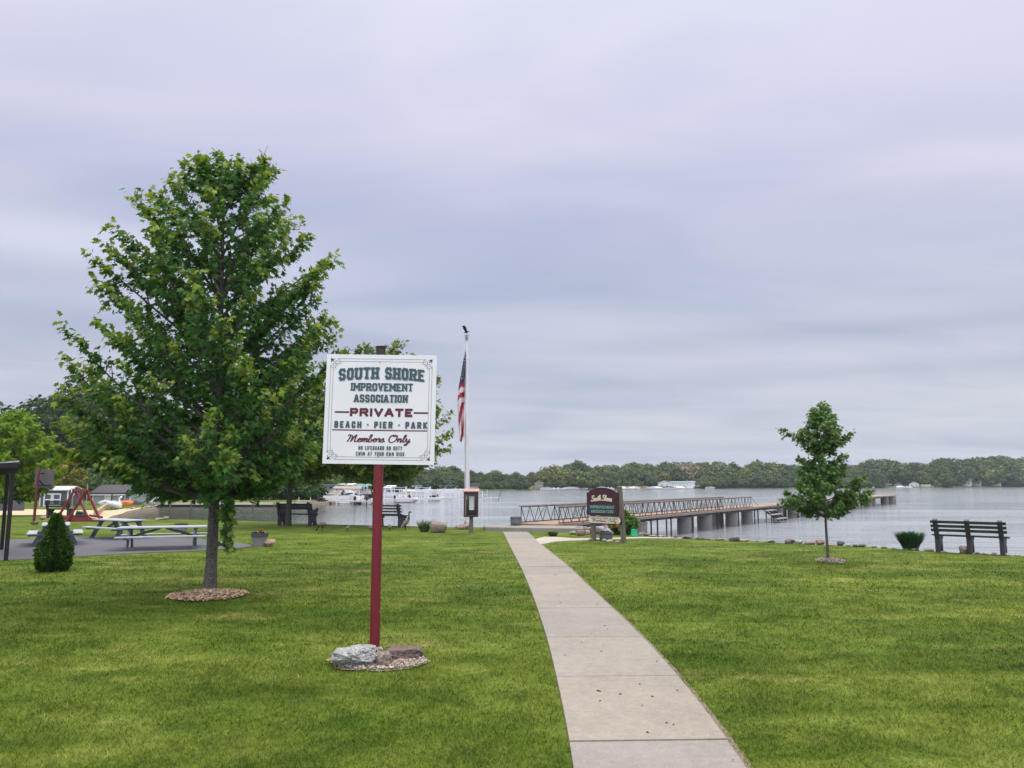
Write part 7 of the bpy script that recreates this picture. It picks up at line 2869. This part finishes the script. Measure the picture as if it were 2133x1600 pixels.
# back row seen between trees and water
for px, py, top, lab in ((652, 1034, M_CANW, 'white-topped pontoon boat behind the bare lift on the left'), (700, 1033, None, 'pontoon boat behind the navy canopy'), (748, 1031, M_CANW, 'white-topped pontoon boat at the back left of the post'),
                         (816, 1030.5, M_CANW, 'white-topped pontoon boat at the back right of the post'), (871, 1028.5, M_SKY, 'blue-topped pontoon boat moored far back'), (926, 1027.0, M_NAVY, 'navy-roofed pontoon boat at the right end of the back row'),
                         (948, 1026.5, M_NAVY, 'small dark pontoon boat last on the right of the back row')):
    pontoon(lab, Wp(px, py), R(8), 4.6, M_HULL, top, M_SKY)
for px, py, lab in ((722, 1032, 'white covered boat at the back between two pontoon boats'), (836, 1029.5, 'white covered boat in the back row right of the post'), (893, 1028, 'long white covered boat in the back row'), (852, 1029, 'pale covered boat in the back row beside the long white one')):
    motor_boat(lab, Wp(px, py), R(4), 5.2, M_CANW)
dock('long dock in front of the back row of boats', Wp(850, 1031.5), 17, R(2), .9, 8, .2)
boat_lift('white-canopied lift rising at the back left of the post', Wp(722, 1031), R(5), 3.6, 2.4, 2.3, M_CANW)
boat_lift('grey-canopied lift at the back, beside the post', Wp(757, 1031), R(5), 3.6, 2.4, 2.2, M_FARGREY)


# the crowd of lifts and boats between, which nothing tells apart at this distance
rn = random.Random(15)
for i in range(9):
    boat_lift('bare pale boat lift in the crowded moorings left of the maroon post', Wp(608 + i * 19 + rn.uniform(-4, 4), rn.uniform(1037, 1045)), R(rn.uniform(-8, 12)), rn.uniform(2.6, 3.6), 1.9, rn.uniform(1.3, 2.3), None, 'crowded boat lifts left of the post')
for i in range(6):
    boat_lift('bare pale boat lift in the moorings between the maroon post and the notice box', Wp(806 + i * 24 + rn.uniform(-4, 4), rn.uniform(1033, 1040)), R(rn.uniform(-8, 12)), rn.uniform(2.4, 3.6), 1.9, rn.uniform(1.2, 1.9), None, 'boat lifts between post and notice box')
for i in range(7):
    cv_ = (M_NAVY, None, M_FARGREY, M_TANC, None, M_NAVY, M_FARGREY)[i]
    motor_boat(('navy-covered boat in the crowded moorings left of the post', 'open white boat in the crowded moorings left of the post', 'grey-covered boat in the crowded moorings left of the post', 'tan-covered boat in the crowded moorings left of the post')[{id(M_NAVY): 0, id(None): 1, id(M_FARGREY): 2, id(M_TANC): 3}[id(cv_)]],
               Wp(612 + i * 24 + rn.uniform(-4, 4), rn.uniform(1038, 1046)), R(rn.choice((0, 180)) + rn.uniform(-20, 20)), rn.uniform(2.8, 3.8), cv_, (M_HULL, M_NAVY, M_HULL, M_FARGREY, M_HULL, M_HULL, M_RUBBER)[i], rn.uniform(0, .5), 'small boats left of the post')
for i in range(5):
    pontoon('white-topped pontoon boat in the back row of the moorings', Wp(640 + i * 44 + rn.uniform(-5, 5), rn.uniform(1029, 1033)), R(rn.uniform(-10, 14)), 4.0, (M_NAVY, M_FARGREY, M_ALU, M_TANC, M_NAVY)[i], M_CANW, M_SKY, 0.2, 'white-topped pontoon boats in the back row')

# ---- far shore buildings and boats
def far_house(name, label, cat, px0, px1, ytop, off, wall, roof, gable, wins=(), wallf=.62, base=None, d=None, **kw):
    p = far_pt((px0 + px1) / 2, off)
    w_ = (px1 - px0) / F_PX * p.y
    h_ = HT(ytop, p.y) - p.z
    hw2 = h_ * wallf
    return house(name, label, cat, p, w_, d or max(4.0, w_ * .6), hw2, h_ - hw2, math.atan2(-p.x, p.y), wall, roof, gable, windows=[(u * w_, v * hw2, a_ * w_, b_ * hw2) for u, v, a_, b_ in wins], over=.35, **kw)


far_house('boathouse', 'white gabled boathouse across the lake, left of the long one', 'boathouse', 1371, 1398, 1001, 8, M_WHITEWALL, M_PALEROOF, 'y', ((-.2, .4, .12, .22), (.2, .4, .12, .22)), .68)
far_house('boathouse', 'long white boathouse with teal roof and dark windows across the lake', 'boathouse', 1398, 1446, 1003, 9, M_WHITEWALL, M_TEALROOF, 'x', ((-.05, .42, .05, .13), (.07, .42, .05, .13), (.20, .42, .05, .13), (.36, .42, .05, .13)), .80)
far_house('boathouse', 'tan corrugated boathouse at the foot of the big yellow-green tree', 'boathouse', 1113.5, 1131, 1004, 4, M_TANWALL, M_PALEROOF, 'y', (), .86)
far_house('barn', 'grey barn with pale roof right behind the notice box', 'barn', 979, 1001, 1006.5, 14, M_FARGREY, M_PALEROOF, 'y', (), .55)
far_house('lake_house', 'small grey house with pale roof at the far right water edge, nearest the pier head', 'house', 1836, 1856, 1008, 10, M_FARGREY, M_SHINGLE, 'x', ((.0, .5, .2, .3),), .6)
far_house('lake_house', 'dark grey gabled house second from the pier head on the far shore', 'house', 1864, 1880, 1005, 12, M_FARGREY, M_SHINGLE, 'y', ((.0, .5, .2, .3),), .6)
far_house('lake_house', 'house with bright white gable on the far right shore', 'house', 1895, 1914, 1003, 12, M_WHITEWALL, M_FARGREY, 'y', ((-.2, .4, .2, .3), (.2, .4, .2, .3)), .5)
far_house('boathouse', 'low long white boathouse right of the white gable house', 'boathouse', 1921, 1937, 1010, 6, M_WHITEWALL, M_FARGREY, 'x', (), .6)
far_house('lake_house', 'white house with grey roof up the bank among trees on the far right', 'house', 1994, 2022, 996, 15, M_WHITEWALL, M_FARGREY, 'x', ((-.3, .5, .12, .3), (.0, .5, .12, .3), (.3, .5, .12, .3)), .6)
far_house('lake_house', 'pinkish pale house second from right up the far bank', 'house', 2025, 2043, 998, 15, mat('pinkish_wall', (.5, .42, .40), .7, .08), M_FARGREY, 'x', ((-.2, .5, .14, .3), (.2, .5, .14, .3)), .62)
far_house('lake_house', 'white house farthest right up the far bank', 'house', 2063, 2084, 997, 15, M_WHITEWALL, M_SHINGLE, 'y', ((-.2, .5, .14, .3), (.2, .5, .14, .3)), .6)
for i, (px, L_, cov, lab) in enumerate(((1186, 7, M_CANW, 'white-wrapped boat, left of the two long ones, under the far trees'), (1205, 6.5, M_CANW, 'white-wrapped boat, right of the two long ones, under the far trees'), (1164, 6, None, 'small white boat left of the wrapped boats on the far shore'), (1140, 5, M_FARGREY, 'grey-covered boat beside the tan boathouse'),
                                        (1254, 4.5, M_CANW, 'white boat seen just left above the arched sign'), (1266, 4.5, None, 'white motor boat with windscreen above the arched sign'), (1297, 4.5, M_CANW, 'white covered boat right of the arched sign top'), (1309, 5, None, 'open white boat in the middle of the row right of the arched sign'),
                                        (1322, 4, M_CANW, 'covered boat at the right end of the row beside the arched sign'), (1362, 7, M_CANW, 'white covered boat moored in front of the gabled boathouse'), (1378, 6, M_NAVY, 'dark-covered boat in front of the gabled boathouse'), (1390, 6, M_NAVY, 'dark-covered boat between the two white boathouses'),
                                        (1412, 6, M_CANW, 'white boat in front of the long boathouse, left'), (1428, 6, None, 'white boat in front of the long boathouse, right'), (1479, 4, M_CANW, 'small white boat right of the boathouses'), (1876, 5, M_CANW, 'white boat before the dark gabled lake house'), (1888, 5, None, 'white boat left of the white gable house'))):
    p = far_pt(px, 0.0)
    p.z = WATER_Z
    d_ = p.normalized() * 2.5
    motor_boat(lab, Vector((p.x - d_.x, p.y - d_.y, WATER_Z)), R(random.Random(i).choice((0, 178)) + random.Random(i).uniform(-15, 15)), L_, cov, group='boats along the far shore')
p = far_pt(1346, 3)
t = thing('far_flagpole', 'tiny flagpole with a pale flag on the far shore left of the boathouses', 'flagpole', p)
hh = HT(996.5, p.y) - p.z
part(t, 'pole', M_WHITEP, lambda mb: mb.tube([(0, 0, -.3), (0, 0, hh)], .14, 6))
part(t, 'flag', M_CANW, lambda mb: mb.add([(0, 0, hh - .2), (-.7, .1, hh - .8), (-1.5, -.1, hh - 1.2), (-1.4, -.1, hh - 2.2), (-.6, .1, hh - 1.9), (0, 0, hh - 1.4), (0, .05, hh - .2), (-.7, .15, hh - .8), (-1.5, -.05, hh - 1.2), (-1.4, -.05, hh - 2.2), (-.6, .15, hh - 1.9), (0, .05, hh - 1.4)],
                                      [(0, 1, 4, 5), (1, 2, 3, 4), (11, 10, 7, 6), (10, 9, 8, 7)]))
p = far_pt(1246, 3)
t = thing('mast', 'thin white mast beside the boats above the arched sign', 'mast', p)
part(t, 'pole', M_WHITEP, lambda mb: mb.tube([(0, 0, -.3), (0, 0, HT(1003.5, p.y) - p.z)], .12, 6))
part(t, 'crossbar', M_WHITEP, lambda mb: mb.box((0, 0, (HT(1005, p.y) - p.z)), (1.0, .1, .1)))
# parked van by the boathouses
p = far_pt(1453, 4)
t = thing('parked_van', 'small silver van parked at the right end of the long boathouse', 'van', p, math.atan2(-p.x, p.y))
part(t, 'body', M_ALU, lambda mb: mb.prism([(-1.3, .35), (-1.3, 1.6), (-1.0, 1.85), (.5, 1.85), (1.0, 1.2), (1.5, 1.05), (1.5, .35)], -.8, .8), bevel=.08)
part(t, 'window', M_PANE, lambda mb: mb.prism([(-1.0, 1.2), (-1.0, 1.65), (.4, 1.65), (.75, 1.2)], -.82, -.805))
for x_ in (-.85, .95):
    part(t, 'wheel', M_RUBBER, lambda mb: mb.tube([(x_, -.82, .32), (x_, -.62, .32)], .32, 14), .6)
# dock line at the far shore left of the tan boathouse, seawalls
mb = MB()
a, b = far_pt(1286, 1.0), far_pt(1356, 1.0)
t = thing('seawall', 'pale low seawall on the far shore left of the white boathouses', 'wall', a)
part(t, 'wall', M_TANWALLC, lambda mb: mb.bar(Vector((0, -.6, .3)), b - a + Vector((0, -.6, .3)), .8, 1.6))

# ------------------------------------------------------------------ the air over the lake
def haze():
    m, N, L = new_mat('haze_air')
    out = N.new('ShaderNodeOutputMaterial')
    v = N.new('ShaderNodeVolumePrincipled')
    v.inputs['Color'].default_value = (0.80, 0.86, 0.95, 1)
    v.inputs['Density'].default_value = 0.00022
    L.new(v.outputs[0], out.inputs['Volume'])
    mb = MB()
    mb.box(((350), (1250), 27), (3400, 2900, 62))
    o = mb.build('haze', m)
    tag(o, kind='stuff')


haze()
